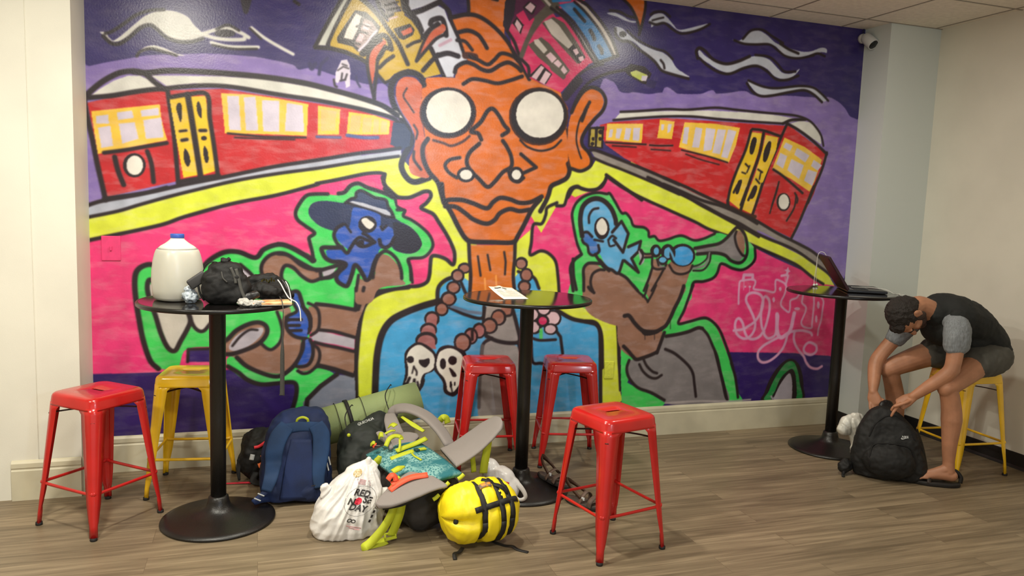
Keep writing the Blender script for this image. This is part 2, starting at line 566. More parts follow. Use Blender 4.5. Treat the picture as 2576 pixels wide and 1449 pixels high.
# ------------------------------------------------------------------ mural
# paint strokes in millimetres on the wall, from its lower left corner:
# f fill / fs smooth fill / l line / ls smooth line / lc closed smooth line, pigment, brush width, points
PAINT = '''f sky 0: -61,3135 5206,4047 5458,1819 5742,-688 -146,-210
fs lav 0: -19,2003 47,2026 127,2052 221,2078 323,2106 426,2121 531,2134 637,2146 811,2151 929,2147 1080,2126 1118,2102 1195,2116 1313,2087 1454,2059 1638,1985 1653,1577 1006,1307 -43,1273
fs lav 0: 1195,2108 1273,2068 1384,2054 1489,2022 1595,2063 1662,2004 1747,1912 1751,1748 1228,1875
fs lav 0: 3014,2178 3086,2198 3120,2175 3149,2138 3203,2131 3257,2141 3360,2137 3463,2155 3604,2157 3747,2167 3871,2182 3894,1874 3006,1821
fs lav 0: 3460,2153 3598,2148 3704,2163 3942,2187 4097,2215 4201,2190 4489,2212 4729,2216 4813,2227 4902,2199 4969,2154 5011,2107 5076,2087 5118,2049 5105,1437 5082,916 4719,1018 3497,1573
f pink 0: -19,1090 101,1119 275,1166 560,1257 817,1339 1008,1403 1231,1481 1460,1533 1649,1566 1941,1613 2591,1595 3007,1615 3492,1397 3906,1272 4454,1056 4983,868 5163,731 5059,290 4690,352 4138,374 3072,365 788,350 323,356 -26,357
f dpur 0: -35,364 333,362 1010,366 2234,338 4148,373 4410,360 4691,346 5000,322 5211,264 5305,-652 -49,-218
f rail 0: -3,1282 112,1331 346,1377 502,1421 691,1468 1005,1553 1478,1657 1479,1597 1239,1549 1005,1506 779,1456 559,1393 416,1349 172,1265 -4,1215
f rail 0: 1230,1584 1718,1680 1719,1642 1230,1544
f yel 0: -4,1222 172,1267 416,1351 559,1395 779,1460 1005,1510 1239,1553 1239,1445 1006,1381 816,1340 558,1261 400,1200 274,1165 67,1114 0,1091
f yel 0: 1223,1542 1471,1593 1710,1646 1806,1542 1962,1507 1983,1383 1922,1381 1895,1433 1843,1431 1766,1390 1690,1408 1634,1456 1612,1534 1587,1537 1423,1509 1223,1470
fs yel 0: 1616,1502 1655,1453 1697,1413 1764,1397 1820,1416 1868,1441 1902,1430 1900,1397 1870,1363 1846,1334 1895,1312 1934,1290 1964,1248 2010,1177 2047,1110 2063,1053 2056,994 2010,1023 1955,1042 1919,1031 1913,979 1909,921 1891,877 1833,853 1737,853 1642,853 1590,829 1587,753 2183,750 2201,1142 2015,1378 2011,1520
fs yel 0: 1786,849 1700,840 1590,806 1524,747 1492,679 1473,525 1466,396 1473,225 1484,3 1717,-55 2004,602 2171,1043 2177,866
f yel 0: 1488,352 1615,348 1605,-93 1468,-84
f yel 0: 3080,1566 3069,1546 3038,1504 2967,1491 2911,1496 2878,1510 2867,1502 2824,1490 2814,1465 2800,1420 2786,1384 2737,1378 2638,1200 2470,1442 2670,1696 2942,1660
f yel 0: 2446,1117 2891,1502 2833,1477 2798,1395 2673,1360 2665,1319 2639,1265 2582,1245 2573,1138 2571,1057 2637,1080 2696,1067 2747,1013 2766,913 2781,793 2979,718 3040,726 3108,783 3148,806 3191,782 3212,678 3239,389 3271,-2 3129,6 2465,594
fs yel 0: 2928,719 2996,719 3049,727 3114,790 3154,809 3190,783 3211,663 3232,471 3250,277 3265,127 3270,49 3119,56 3107,282 2949,288
f yel 0: 3079,1571 3287,1708 3316,1602 3579,1515 3861,1388 4118,1304 4288,1203 4294,1126 4127,1200 3934,1245 3775,1300 3528,1388 3319,1464 3201,1516 3125,1563
f yel 0: 2827,1598 2964,1623 3000,1687 3204,1652 3608,1503 3615,1390 3319,1445 3085,1592 3067,1555 3010,1498 2864,1438 2705,1513
f yel 0: 3501,1513 3533,1514 3733,1436 4124,1293 4268,1238 4463,1162 4715,1064 4912,962 4998,858 4895,869 4724,972 4533,1052 4277,1128 4085,1214 3761,1342 3509,1391
f rail2 0: 2963,1739 3007,1746 3202,1689 3413,1625 3630,1551 3634,1494 3416,1565 3205,1639 3000,1692
f rail2 0: 3439,1592 3515,1585 3698,1536 3886,1469 4080,1395 4279,1302 4285,1236 4086,1308 3892,1389 3702,1473 3518,1544 3428,1571
f rail2 0: 3531,1551 3640,1513 3808,1458 4094,1390 4260,1331 4456,1242 4707,1145 4865,1055 4978,932 4940,931 4792,1034 4586,1133 4338,1239 4076,1321 3810,1429 3532,1533
f blue 0: 1588,-92 1595,-3 1594,305 1604,479 1636,599 1704,668 1824,718 1964,761 1971,831 2031,897 2112,919 2195,866 2436,867 2499,948 2606,903 2648,830 2770,701 2852,653 2954,615 3047,594 3091,537 3108,393 3150,-290 1589,-181
fs tie 0: 2282,723 2451,722 2471,685 2494,594 2517,493 2450,480 2327,515 2279,543
fs tie 0: 2271,489 2327,515 2451,476 2509,447 2532,354 2540,-105 2271,-89 2267,326
f pale 0: 1364,2545 1411,2551 1365,2452 1308,2337 1278,2251 1215,2245 1251,2326 1313,2431
f gold 0: 1417,2536 1334,2392 1293,2284 1294,2245 1388,2233 1485,2192 1529,2164 1562,2118 1618,2069 1666,2122 1749,2161 1851,2116 1948,2146 1917,2220 1835,2353 1771,2438 1709,2474 1623,2417 1524,2501 1469,2557
f dsky 0: 1572,2538 1702,2553 1709,2490 1622,2464 1567,2506
f gold 0: 1653,2558 1741,2568 1720,2470 1633,2423 1605,2463 1704,2489
l blk 18.9: 1411,2540 1365,2452 1314,2343 1278,2256
l blk 21.2: 1359,2524 1292,2403 1241,2304 1210,2239
l blk 23.6: 1210,2234 1294,2237 1378,2224 1474,2191 1507,2172
ls blk 25.9: 1448,2545 1513,2500 1573,2443 1623,2380 1685,2306 1720,2240 1746,2188
l blk 21.2: 1555,2546 1572,2496 1611,2442 1649,2467
l blk 21.2: 1702,2563 1714,2501 1771,2449 1811,2399 1835,2353 1887,2282 1929,2210 1977,2132
l pale 15.7: 1583,2534 1594,2519
l pale 15.7: 1610,2532 1632,2518
l gry 36.7: 1599,2509 1653,2537
l gry 36.7: 1622,2475 1665,2501
f gry 0: 1566,2537 1653,2558 1659,2516 1605,2484
l blk 11.8: 1605,2510 1681,2540
l blk 11.8: 1621,2486 1692,2509
l pinkw 13.1: 1633,2437 1677,2454
f blk 0: 1387,2392 1433,2465 1497,2461 1547,2419 1580,2386 1559,2326 1490,2245 1452,2231 1420,2259 1335,2272 1330,2298
f white 0: 1439,2450 1482,2428 1420,2296 1369,2302 1387,2356
f win 0: 1487,2424 1530,2412 1558,2378 1505,2289 1463,2248 1436,2266 1420,2291
f win 0: 1488,2397 1531,2386 1515,2353 1472,2359
f pinkw 0: 1482,2400 1525,2391 1512,2358 1475,2365
f pinkw 0: 1448,2336 1489,2332 1473,2291 1436,2292
l blk 11.8: 1471,2422 1456,2342 1420,2275
l blk 9.4: 1440,2372 1472,2391 1526,2375
l blk 9.4: 1462,2348 1505,2341
l blk 9.4: 1430,2281 1463,2274
l lavw 15.7: 1458,2239 1505,2289 1558,2363
ls blk 28.3: 1474,2222 1516,2269 1548,2314 1597,2340 1630,2317 1647,2265
ls blk 23.6: 1485,2218 1533,2254 1575,2306
ls blk 23.6: 1647,2265 1609,2267 1588,2228 1566,2199
fs rust 0: 1586,2318 1614,2305 1609,2283 1577,2242 1556,2193 1551,2123 1536,2041 1522,2056 1513,2130 1517,2216 1549,2272
ls blk 18.9: 1586,2312 1527,2259 1507,2188 1516,2109 1536,2025 1551,1967
ls blk 18.9: 1609,2277 1569,2199 1562,2113 1553,2032 1551,1973
l blk 21.2: 1578,2152 1616,2193 1659,2226
l blk 16.5: 1568,2114 1612,2069 1640,2082
f blk 0: 1656,2383 1755,2423 1783,2391 1773,2358 1718,2325 1690,2333
f rust 0: 1700,2372 1761,2405 1772,2379 1717,2349
f rust 0: 1703,2369 1755,2401 1767,2373 1717,2347
l blk 18.9: 1741,2290 1779,2315 1818,2330
f wht2 0: 1746,2579 1930,2600 1925,2567 1853,2538 1759,2501 1741,2525
f wht2 0: 1784,2477 1920,2545 1961,2528 1985,2471 2039,2384 2113,2249 2085,2224 2033,2181 2029,2136 1977,2132 1934,2227 1886,2310 1834,2375
l blk 30.7: 1729,2577 1730,2524 1754,2479 1825,2508 1931,2568
ls blk 28.3: 1931,2568 1984,2525 2002,2479 2039,2406 2081,2339 2119,2260
ls blk 25.9: 1753,2489 1799,2446 1828,2390
ls blk 30.7: 1878,2433 1889,2456 1945,2472 1969,2421 1976,2378
ls blk 21.2: 1829,2347 1878,2406 1923,2443
fs rust 0: 1957,2441 1970,2405 1903,2349 1853,2279 1804,2220 1830,2293 1857,2355 1912,2415
ls blk 16.5: 1934,2439 1879,2395 1835,2315 1798,2215
ls blk 18.9: 1970,2383 1914,2350 1859,2285 1798,2209
l blk 25.9: 1839,2158 1883,2211 1928,2259
ls blk 30.7: 1928,2254 1990,2273 2054,2262
l lavp 18.3: 1938,2314 2005,2354
l blk 23.6: 1887,2293 1929,2210 1971,2131
f org 0: 2097,2760 2113,2526 2006,2490 2043,2388 2099,2270 2117,2238 2057,2216 2037,2132 1938,2128 1861,2117 1837,2050 1831,1934 1861,1771 1849,1703 1855,1629 1892,1546 1945,1490 1973,1423 1988,1381 2015,1339 2043,1301 2085,1220 2132,1156 2178,1131 2464,1136 2485,1185 2534,1266 2573,1357 2632,1421 2666,1422 2696,1494 2790,1561 2816,1633 2800,1766 2784,1897 2788,2020 2727,2103 2592,2144 2507,2180 2439,2276 2390,2356 2342,2426 2349,2502 2383,2795
ls blk 21.2: 2101,2647 2112,2550 2109,2513
ls blk 25.9: 2014,2487 2092,2511 2161,2513 2233,2485 2306,2435 2372,2371 2420,2299 2468,2236 2517,2164
ls blk 25.9: 2043,2400 2112,2419 2174,2401 2210,2363 2234,2328
ls blk 21.2: 2044,2355 2096,2352 2141,2307
l blk 21.2: 1997,2481 2052,2372 2090,2277
ls brn3 41.9: 2099,2270 2125,2272 2160,2267
ls blk 23.6: 2125,2268 2178,2252 2242,2229 2285,2262 2329,2304 2402,2294 2439,2267
ls blk 25.9: 2036,2165 2048,2199 2100,2229 2153,2221 2207,2196 2261,2193 2322,2232 2376,2253 2431,2233 2460,2210
ls blk 23.6: 2091,2099 2147,2133 2227,2131 2308,2121 2389,2145 2470,2177
fs blk 0: 2352,2651 2406,2658 2427,2585 2393,2515 2369,2429 2336,2484
ls org 15.7: 2251,2623 2291,2620
l blk 21.2: 2259,2624 2291,2620
f mag 0: 2413,2600 2496,2665 2618,2679 2914,2713 2834,2659 2647,2592 2947,2319 2732,2097 2604,2144 2515,2171 2456,2274 2392,2364 2370,2445 2409,2544
f dgry 0: 2413,2600 2471,2662 2656,2684 2708,2633 2647,2587 2587,2552 2518,2421 2461,2303 2450,2279 2504,2459 2538,2536
f maroon 0: 2375,2651 2551,2671 2608,2622 2537,2547 2466,2483 2416,2512 2346,2443 2349,2538
f mag 0: 2415,2545 2462,2578 2508,2510 2491,2480 2435,2508
f mag 0: 2371,2440 2451,2409 2465,2365 2442,2318 2390,2397
f blk 0: 2456,2594 2497,2637 2547,2615 2530,2563 2518,2556
f pinkw 0: 2471,2596 2506,2630 2541,2609 2515,2567
f blk 0: 2393,2492 2422,2534 2466,2489 2450,2431
f pinkw 0: 2408,2488 2422,2518 2457,2482 2440,2441
f mag 0: 2684,2602 2711,2565 2587,2541 2506,2409 2467,2309 2514,2217 2603,2173 2718,2131 2744,2109 2798,2207 2853,2258 2967,2314 2877,2428 2762,2548
ls blk 21.2: 2365,2439 2409,2382 2436,2323 2462,2280 2507,2239 2515,2183
f blk2 0: 2340,2614 2411,2655 2403,2544 2364,2445 2333,2469
ls dgry 31.4: 2684,2608 2611,2566 2540,2480 2494,2396 2461,2303
f dgry 0: 2661,2560 2738,2529 2832,2418 2895,2331 2839,2286 2759,2353 2653,2446 2588,2513
f wing 0: 2600,2525 2649,2547 2701,2513 2801,2403 2777,2372 2653,2452
f blk 0: 2771,2372 2807,2404 2895,2331 2852,2287
f pinkw 0: 2803,2369 2831,2383 2848,2356 2827,2337
f pinkw 0: 2843,2326 2875,2341 2886,2313 2857,2302
f dgry 0: 2501,2374 2586,2428 2643,2394 2790,2241 2747,2185 2675,2237 2566,2307
f wing 0: 2537,2406 2567,2415 2632,2353 2609,2328 2544,2384
f dgry 0: 2622,2295 2701,2227 2766,2198 2748,2179 2663,2230
f pinkw 0: 2621,2318 2652,2343 2697,2307 2667,2276
f pinkw 0: 2674,2277 2704,2302 2734,2276 2713,2251
f pinkw 0: 2726,2241 2744,2268 2774,2234 2752,2214
f blk 0: 2515,2183 2592,2264 2638,2233 2670,2207 2629,2141 2572,2159
f pinkw 0: 2531,2178 2593,2255 2615,2243 2565,2164
f pinkw 0: 2585,2154 2625,2226 2661,2207 2620,2140
f wing 0: 2582,2664 2606,2667 2645,2632 2633,2619
f pale 0: 2646,2609 2697,2598 2762,2548 2842,2476 2911,2391 2980,2316 2947,2319 2878,2416 2783,2516 2711,2571
f bluw 0: 2695,2637 2801,2666 2854,2632 2955,2546 3039,2444 3103,2362 2987,2316 2909,2437 2807,2553
f wing 0: 2794,2688 2820,2674 2885,2647 2987,2555 3065,2464 3116,2369 3090,2361 3039,2444 2948,2556 2847,2643
ls blk 18.9: 2683,2619 2774,2561 2862,2473 2924,2386 2987,2310
ls blk 16.5: 2801,2666 2867,2622 2962,2535 3032,2449 3090,2361
ls blk 18.9: 2807,2690 2892,2654 3000,2556 3071,2464 3123,2364
ls blk 18.9: 2646,2609 2743,2558 2830,2469 2899,2378 2968,2297
l blk 21.2: 2974,2306 3045,2330 3123,2364
ls blk 21.2: 2803,2621 2837,2590 2877,2555
ls blk 25.9: 2919,2501 2939,2475 2950,2452
ls blk 25.9: 2985,2409 3003,2388 3007,2371
l bluw 18.3: 2657,2656 2769,2674
fs dpurp 0: 2747,2079 2801,2161 2874,2233 2970,2280 3117,2302 3198,2291 3200,2265 3070,2254 2954,2209 2879,2133 2836,2024 2810,1969 2778,2020
ls blk2 47.2: 2766,2071 2812,2127 2858,2183
ls blk 18.9: 2819,1979 2835,2041 2880,2124 2945,2190 3051,2243 3188,2282
ls blk2 18.9: 2747,2079 2810,2171 2902,2257 3018,2302
f blk 0: 3168,2280 3217,2320 3319,2311 3373,2271 3346,2197 3305,2202 3201,2247
f ygr 0: 3215,2266 3259,2283 3343,2259 3335,2223 3304,2216 3231,2245
f lavw 0: 3302,2251 3348,2255 3335,2218 3299,2220
f dsky 0: 3344,2241 3417,2220 3400,2174 3337,2187
fs org 0: 3132,2750 3291,2768 3296,2681 3283,2574 3263,2563 3228,2639 3185,2686
ls blk 18.9: 3113,2739 3196,2679 3245,2605 3269,2546
ls blk 18.9: 3297,2760 3302,2682 3283,2574 3266,2511
f lavw 0: 1357,2175 1389,2183 1405,2153 1411,2106 1407,2031 1386,2019 1380,2055 1364,2070 1348,2058 1338,2041 1322,2050 1326,2104
l blk 7.1: 1337,2115 1368,2139 1400,2131
l blk 9.4: 1363,2101 1359,2069
l blk 9.4: 1390,2098 1380,2066
l blk 9.4: 1353,2058 1380,2066
l blk 7.1: 1363,2154 1390,2146
ls blk 11.8: 1316,2061 1322,2029 1333,2022
ls dsky 18.3: 1278,2178 1242,2138 1232,2085
ls dsky 13.1: 1444,2092 1449,2061 1466,2033
ls dsky 23.6: 1180,2138 1190,2113 1211,2141
ls blk 35.4: 1845,2075 1823,2122 1759,2141 1685,2111 1649,2043 1663,1955 1714,1869 1762,1798 1776,1724 1736,1647 1720,1580 1755,1515 1807,1492 1892,1521
fs orgr 0: 1837,2050 1824,2082 1785,2111 1726,2110 1685,2070 1679,1997 1714,1910 1766,1839 1797,1767 1794,1692 1766,1624 1771,1558 1806,1530 1892,1525 1881,1630 1861,1754 1832,1918
ls blk 9.4: 1744,2047 1724,2000 1755,1953 1789,1907
ls blk 11.8: 1791,1833 1813,1793 1806,1751
ls blk 16.5: 1794,1675 1796,1626 1840,1569
ls blk 28.3: 1878,1755 1849,1703 1855,1629 1892,1555 1945,1498 1969,1431 1988,1372
f brn3 0: 2180,1932 2176,1897 2164,1863 2143,1832 2115,1806 2081,1785 2043,1771 2004,1765 1964,1767 1926,1776 1892,1792 1864,1815 1842,1842 1828,1874 1823,1907 1827,1942 1839,1975 1859,2005 1886,2031 1919,2052 1956,2066 1995,2073 2035,2072 2073,2064 2108,2048 2137,2026 2160,1999 2174,1967
f blk 0: 2171,1935 2167,1902 2156,1870 2136,1841 2110,1816 2078,1796 2042,1783 2005,1777 1968,1778 1932,1787 1900,1802 1873,1824 1853,1850 1840,1880 1835,1912 1839,1944 1850,1975 1869,2004 1894,2029 1925,2048 1960,2062 1997,2068 2035,2068 2070,2060 2103,2045 2131,2024 2152,1998 2165,1968
f white 0: 2146,1937 2143,1908 2133,1880 2117,1854 2095,1832 2068,1815 2039,1803 2007,1798 1976,1799 1946,1807 1919,1821 1896,1840 1879,1863 1868,1889 1864,1917 1867,1945 1876,1973 1892,1998 1914,2020 1940,2037 1969,2049 2000,2055 2032,2054 2062,2047 2089,2033 2112,2015 2130,1992 2141,1965
f brn3 0: 2794,1953 2791,1911 2777,1871 2754,1835 2723,1804 2685,1779 2642,1763 2597,1756 2552,1758 2509,1769 2470,1789 2438,1815 2413,1848 2397,1885 2391,1925 2394,1965 2407,2004 2429,2040 2460,2070 2496,2095 2538,2111 2582,2119 2627,2118 2671,2108 2710,2090 2744,2063 2770,2031 2787,1993
f blk 0: 2784,1954 2781,1915 2769,1877 2747,1843 2717,1813 2681,1790 2641,1775 2599,1768 2556,1770 2515,1781 2479,1799 2448,1824 2425,1855 2409,1890 2403,1927 2407,1965 2419,2002 2440,2036 2469,2065 2503,2088 2543,2103 2584,2111 2627,2110 2668,2101 2705,2083 2737,2058 2762,2027 2778,1992
f white 0: 2761,1962 2758,1929 2747,1897 2729,1868 2704,1843 2674,1823 2640,1810 2604,1805 2568,1806 2533,1815 2502,1830 2476,1852 2456,1878 2443,1908 2438,1939 2441,1972 2451,2003 2469,2031 2493,2056 2523,2075 2556,2089 2592,2095 2628,2094 2662,2086 2694,2071 2721,2050 2742,2024 2755,1994
ls blk 14.1: 2472,1782 2525,1742 2610,1724 2695,1747 2750,1798
ls brn3 15.7: 1913,1749 1974,1736 2027,1722 2096,1751 2140,1788
ls blk 25.9: 2216,1771 2193,1808 2148,1818 2208,1877 2251,1948 2286,1963 2324,1927 2362,1870 2391,1837 2351,1805
ls blk 25.9: 2204,1745 2143,1686 2127,1626 2155,1576 2210,1527 2266,1481 2311,1514 2364,1577 2418,1614 2416,1675 2386,1734 2357,1771
ls blk 21.2: 2082,1653 2020,1637 1990,1602 2014,1560 2067,1529
f blk 0: 2184,1553 2182,1542 2178,1532 2172,1523 2162,1515 2151,1509 2139,1505 2126,1503 2113,1504 2100,1507 2089,1512 2080,1519 2072,1528 2068,1537 2066,1548 2067,1558 2071,1568 2078,1577 2087,1585 2098,1591 2110,1595 2123,1597 2136,1597 2149,1594 2160,1589 2170,1582 2177,1573 2182,1563
f white 0: 2164,1552 2163,1545 2160,1538 2156,1532 2150,1527 2142,1523 2134,1521 2125,1519 2117,1520 2108,1522 2101,1525 2094,1530 2090,1535 2087,1542 2085,1548 2086,1555 2089,1562 2093,1568 2099,1573 2107,1577 2115,1580 2124,1581 2132,1581 2141,1579 2148,1575 2155,1571 2159,1565 2163,1559
l blk 23.6: 2480,1696 2586,1618 2503,1579
f blk 0: 2503,1567 2503,1556 2499,1545 2494,1535 2487,1527 2478,1520 2468,1516 2457,1515 2446,1515 2436,1519 2426,1524 2418,1532 2412,1541 2408,1552 2407,1563 2407,1574 2411,1585 2416,1595 2423,1603 2432,1610 2442,1614 2453,1616 2464,1615 2474,1612 2484,1606 2492,1599 2498,1589 2502,1579
f white 0: 2486,1567 2485,1560 2483,1553 2480,1547 2475,1542 2469,1537 2463,1535 2456,1534 2449,1534 2443,1536 2437,1540 2432,1545 2428,1550 2425,1557 2424,1564 2425,1571 2427,1578 2430,1584 2435,1589 2441,1593 2447,1596 2454,1597 2461,1596 2467,1594 2473,1591 2478,1586 2482,1580 2485,1574
ls blk 21.2: 2400,1587 2421,1536 2468,1520 2504,1548
ls blk 30.7: 2805,1651 2817,1607 2800,1561 2753,1532 2696,1503 2679,1449 2662,1407 2626,1340
ls brn3 15.7: 2785,1871 2810,1766 2811,1642
fs org 0: 2810,1961 2855,2043 2900,2117 2948,2138 3008,2116 3035,2065 3018,2011 2967,1954 2911,1879 2890,1816 2898,1763 2944,1720 2962,1658 2904,1624 2836,1625 2802,1722 2795,1863
ls blk 23.6: 2814,1979 2845,2051 2890,2116 2947,2148 3012,2130 3050,2075 3033,2007 2977,1946 2921,1875 2893,1816 2902,1772 2943,1734 2969,1686 2958,1640 2895,1609 2831,1621
ls blk 21.2: 2937,2053 2906,1994 2889,1931 2915,2003
ls blk 11.8: 2929,2022 2879,1948 2858,1867 2857,1796 2880,1726 2896,1691
ls blk 28.3: 1972,1486 1987,1393 2036,1393 2107,1393 2179,1374 2266,1347 2306,1387 2351,1415 2416,1409 2482,1389 2557,1396 2632,1434
ls blk 28.3: 1997,1351 2064,1349 2127,1312 2182,1274 2265,1250 2319,1274 2354,1319 2418,1347 2484,1336 2550,1347
ls blk 30.7: 1987,1385 2038,1309 2085,1224 2132,1156 2178,1135 2306,1133 2445,1135 2481,1180 2525,1262 2569,1352 2623,1416
f org2 0: 2156,1113 2460,1118 2466,957 2481,794 2165,787
ls blk 23.6: 2155,1130 2163,1025 2174,911 2170,787
ls blk 23.6: 2462,1136 2463,1028 2458,912 2477,785
l blk 14.1: 2217,1043 2239,920
l blk 14.1: 2281,1053 2302,956
l blk 14.1: 2391,1072 2403,1010 2401,929
l orgl 10.5: 2267,902 2274,831
l orgl 10.5: 2341,920 2348,831
ls blk 25.9: 2112,919 2023,897 1970,849 1963,779 1973,735
ls blk 21.2: 2113,875 2142,813 2166,778
ls blk 21.2: 2045,716 2146,671 2257,647 2268,723
l blu2 21: 2054,725 2164,689 2247,679
ls blk 21.2: 2490,948 2596,912 2638,839
ls blk 42.4: 1582,-3 1586,305 1596,453 1624,565 1678,642 1772,693 1876,731 1973,757
ls blk 28.3: 2771,692 2883,634 3005,609 3068,585 3102,508 3119,297
ls blk 28.3: 2981,615 3035,611 3070,589 3090,538 3098,449 3103,359 3110,218 3119,50
ls blk 21.2: 2273,714 2267,634 2288,543
ls blk 25.9: 2289,530 2365,496 2460,480 2517,497 2493,603 2461,704
ls blk 21.2: 2327,515 2272,480 2260,399
ls gryd 23.6: 2266,466 2262,408 2255,236 2255,62
l blk 21.2: 2507,484 2530,409
ls blk 30.7: 1778,847 1683,836 1590,806 1524,755 1496,696 1480,602 1469,482 1463,353 1466,225 1472,-40
ls blk 25.9: 3209,695 3218,599 3232,471 3243,342 3255,245 3267,134
ls blk 25.9: 2969,719 3016,725 3062,746 3114,790 3155,805 3190,783 3207,726 3214,663
fs pinkw 0: 2653,702 2702,692 2714,646 2656,637 2616,656
f blk 0: 2805,640 2804,627 2800,615 2793,604 2784,595 2772,589 2760,585 2746,583 2733,585 2719,589 2708,596 2698,606 2690,617 2685,629 2683,642 2684,654 2688,666 2695,677 2704,686 2715,693 2728,697 2741,698 2755,697 2768,692 2780,685 2790,676 2798,665 2803,653
f pinkw 0: 2791,640 2790,631 2787,622 2782,614 2775,607 2766,602 2756,599 2746,598 2735,599 2725,603 2716,608 2708,615 2702,623 2698,632 2697,641 2697,651 2700,660 2706,668 2713,675 2721,679 2731,683 2742,683 2752,682 2762,679 2772,674 2779,667 2785,659 2789,650
f blk 0: 2783,566 2783,557 2779,549 2773,542 2765,536 2756,531 2745,528 2734,528 2722,529 2711,532 2702,537 2693,543 2687,551 2683,559 2681,568 2682,576 2685,585 2691,592 2699,598 2708,602 2719,605 2730,606 2742,605 2753,602 2763,597 2771,590 2778,583 2782,575
f pinkw 0: 2767,566 2766,560 2763,554 2759,549 2753,545 2747,541 2739,539 2730,539 2722,540 2714,542 2707,545 2701,550 2696,555 2693,561 2692,568 2693,574 2695,580 2699,585 2705,589 2712,592 2720,594 2728,595 2736,594 2744,592 2752,588 2758,584 2762,578 2765,572
f blk 0: 2669,582 2668,571 2664,561 2658,552 2650,545 2640,539 2628,536 2616,535 2604,536 2593,540 2582,546 2573,554 2566,563 2562,573 2560,584 2561,594 2565,604 2571,613 2579,621 2589,626 2600,630 2612,631 2624,629 2636,626 2647,620 2656,612 2663,603 2667,593
f pinkw 0: 2648,582 2648,574 2645,567 2641,560 2635,555 2628,551 2620,548 2611,548 2602,549 2594,552 2586,556 2580,562 2575,568 2572,576 2571,583 2571,591 2574,599 2578,605 2584,611 2591,615 2599,617 2608,618 2617,617 2625,614 2633,610 2639,604 2644,597 2647,590
f blk 0: 2651,665 2650,654 2646,644 2640,635 2632,628 2622,622 2610,619 2598,618 2586,619 2575,623 2564,629 2555,637 2549,646 2544,656 2543,666 2543,677 2547,687 2553,696 2561,703 2571,709 2583,712 2594,713 2607,712 2618,709 2629,703 2638,695 2644,686 2649,676
f pinkw 0: 2637,665 2636,657 2634,649 2629,642 2623,637 2615,632 2607,630 2598,629 2589,630 2580,633 2572,637 2566,643 2561,650 2557,658 2556,666 2557,674 2559,682 2564,689 2570,695 2578,699 2586,702 2595,702 2604,701 2613,699 2621,694 2627,688 2632,681 2636,673
f blk 0: 2731,701 2730,691 2727,681 2721,672 2712,665 2702,660 2691,657 2679,656 2667,657 2656,660 2646,666 2637,673 2630,682 2626,692 2624,702 2625,712 2628,722 2634,731 2643,738 2652,743 2664,747 2675,748 2687,746 2699,743 2709,737 2718,730 2725,721 2729,711
f pinkw 0: 2716,701 2716,694 2713,686 2709,680 2703,674 2696,670 2688,667 2679,667 2670,668 2662,670 2654,675 2648,680 2643,687 2640,694 2638,702 2639,710 2642,717 2646,724 2652,729 2659,733 2667,736 2676,737 2685,736 2693,733 2701,729 2707,723 2712,717 2715,709
f blk 0: 2720,623 2719,613 2716,604 2711,596 2704,590 2695,585 2685,582 2675,581 2664,582 2654,585 2645,591 2637,597 2632,606 2628,615 2626,624 2627,633 2630,642 2635,650 2642,657 2651,662 2661,665 2671,666 2682,665 2692,661 2701,656 2708,649 2714,641 2718,632
f mag 0: 2702,623 2702,617 2700,612 2697,607 2692,603 2687,600 2680,598 2674,597 2667,598 2661,600 2656,603 2651,608 2647,613 2645,618 2644,624 2644,629 2646,635 2649,640 2654,644 2659,647 2665,649 2672,649 2678,648 2685,646 2690,643 2695,639 2699,634 2701,629
l grn 23.6: 2664,563 2666,508
ls blk 18.9: 2603,509 2662,494 2770,496
l blk 21.2: 2777,547 2804,514 2824,401
ls blk 21.2: 2599,472 2614,351 2668,340 2708,334
f blk 0: 2178,968 2177,960 2174,953 2169,946 2162,940 2153,936 2144,933 2134,932 2124,933 2114,936 2105,940 2098,945 2093,952 2089,960 2088,967 2089,975 2092,983 2097,989 2104,995 2112,999 2122,1002 2132,1003 2142,1002 2151,999 2160,995 2168,990 2173,983 2177,976
f brn2 0: 2162,965 2161,960 2159,955 2156,951 2151,947 2145,944 2139,943 2132,942 2125,943 2118,944 2112,947 2108,951 2104,955 2101,960 2100,965 2101,970 2103,975 2107,979 2111,983 2117,985 2124,987 2130,988 2137,987 2144,986 2150,983 2155,979 2159,975 2161,970
f blk 0: 2134,919 2133,909 2130,900 2125,892 2118,885 2110,879 2100,876 2090,875 2080,876 2071,879 2062,885 2055,892 2049,900 2046,909 2044,919 2045,929 2048,938 2053,946 2060,953 2069,958 2078,962 2088,963 2098,962 2108,959 2116,954 2124,947 2129,938 2133,929
f brn2 0: 2120,919 2119,913 2117,906 2114,900 2109,896 2103,892 2097,890 2090,889 2083,890 2077,892 2071,896 2066,900 2062,906 2060,912 2059,919 2059,926 2061,932 2065,938 2069,942 2075,946 2082,948 2088,949 2095,948 2102,946 2108,942 2113,938 2116,932 2119,926
f blk 0: 2111,844 2110,835 2107,826 2102,818 2094,811 2086,806 2076,803 2065,802 2055,803 2045,806 2036,811 2029,818 2023,826 2019,835 2018,844 2019,854 2022,863 2027,871 2034,877 2043,882 2053,885 2063,886 2074,885 2083,882 2093,877 2100,871 2106,863 2110,854
f brn2 0: 2098,844 2098,838 2095,831 2092,826 2086,821 2080,817 2073,815 2065,814 2057,815 2050,817 2044,821 2038,826 2034,831 2031,838 2030,844 2031,851 2033,857 2037,863 2042,868 2049,871 2056,873 2063,874 2071,873 2078,871 2085,868 2090,863 2095,857 2097,851
f blk 0: 2087,774 2086,763 2082,753 2076,744 2068,736 2059,731 2048,727 2036,726 2024,728 2013,731 2003,737 1995,745 1989,754 1985,764 1983,774 1984,785 1988,795 1993,804 2001,811 2011,817 2022,820 2034,821 2045,820 2056,817 2066,811 2075,803 2081,794 2085,784
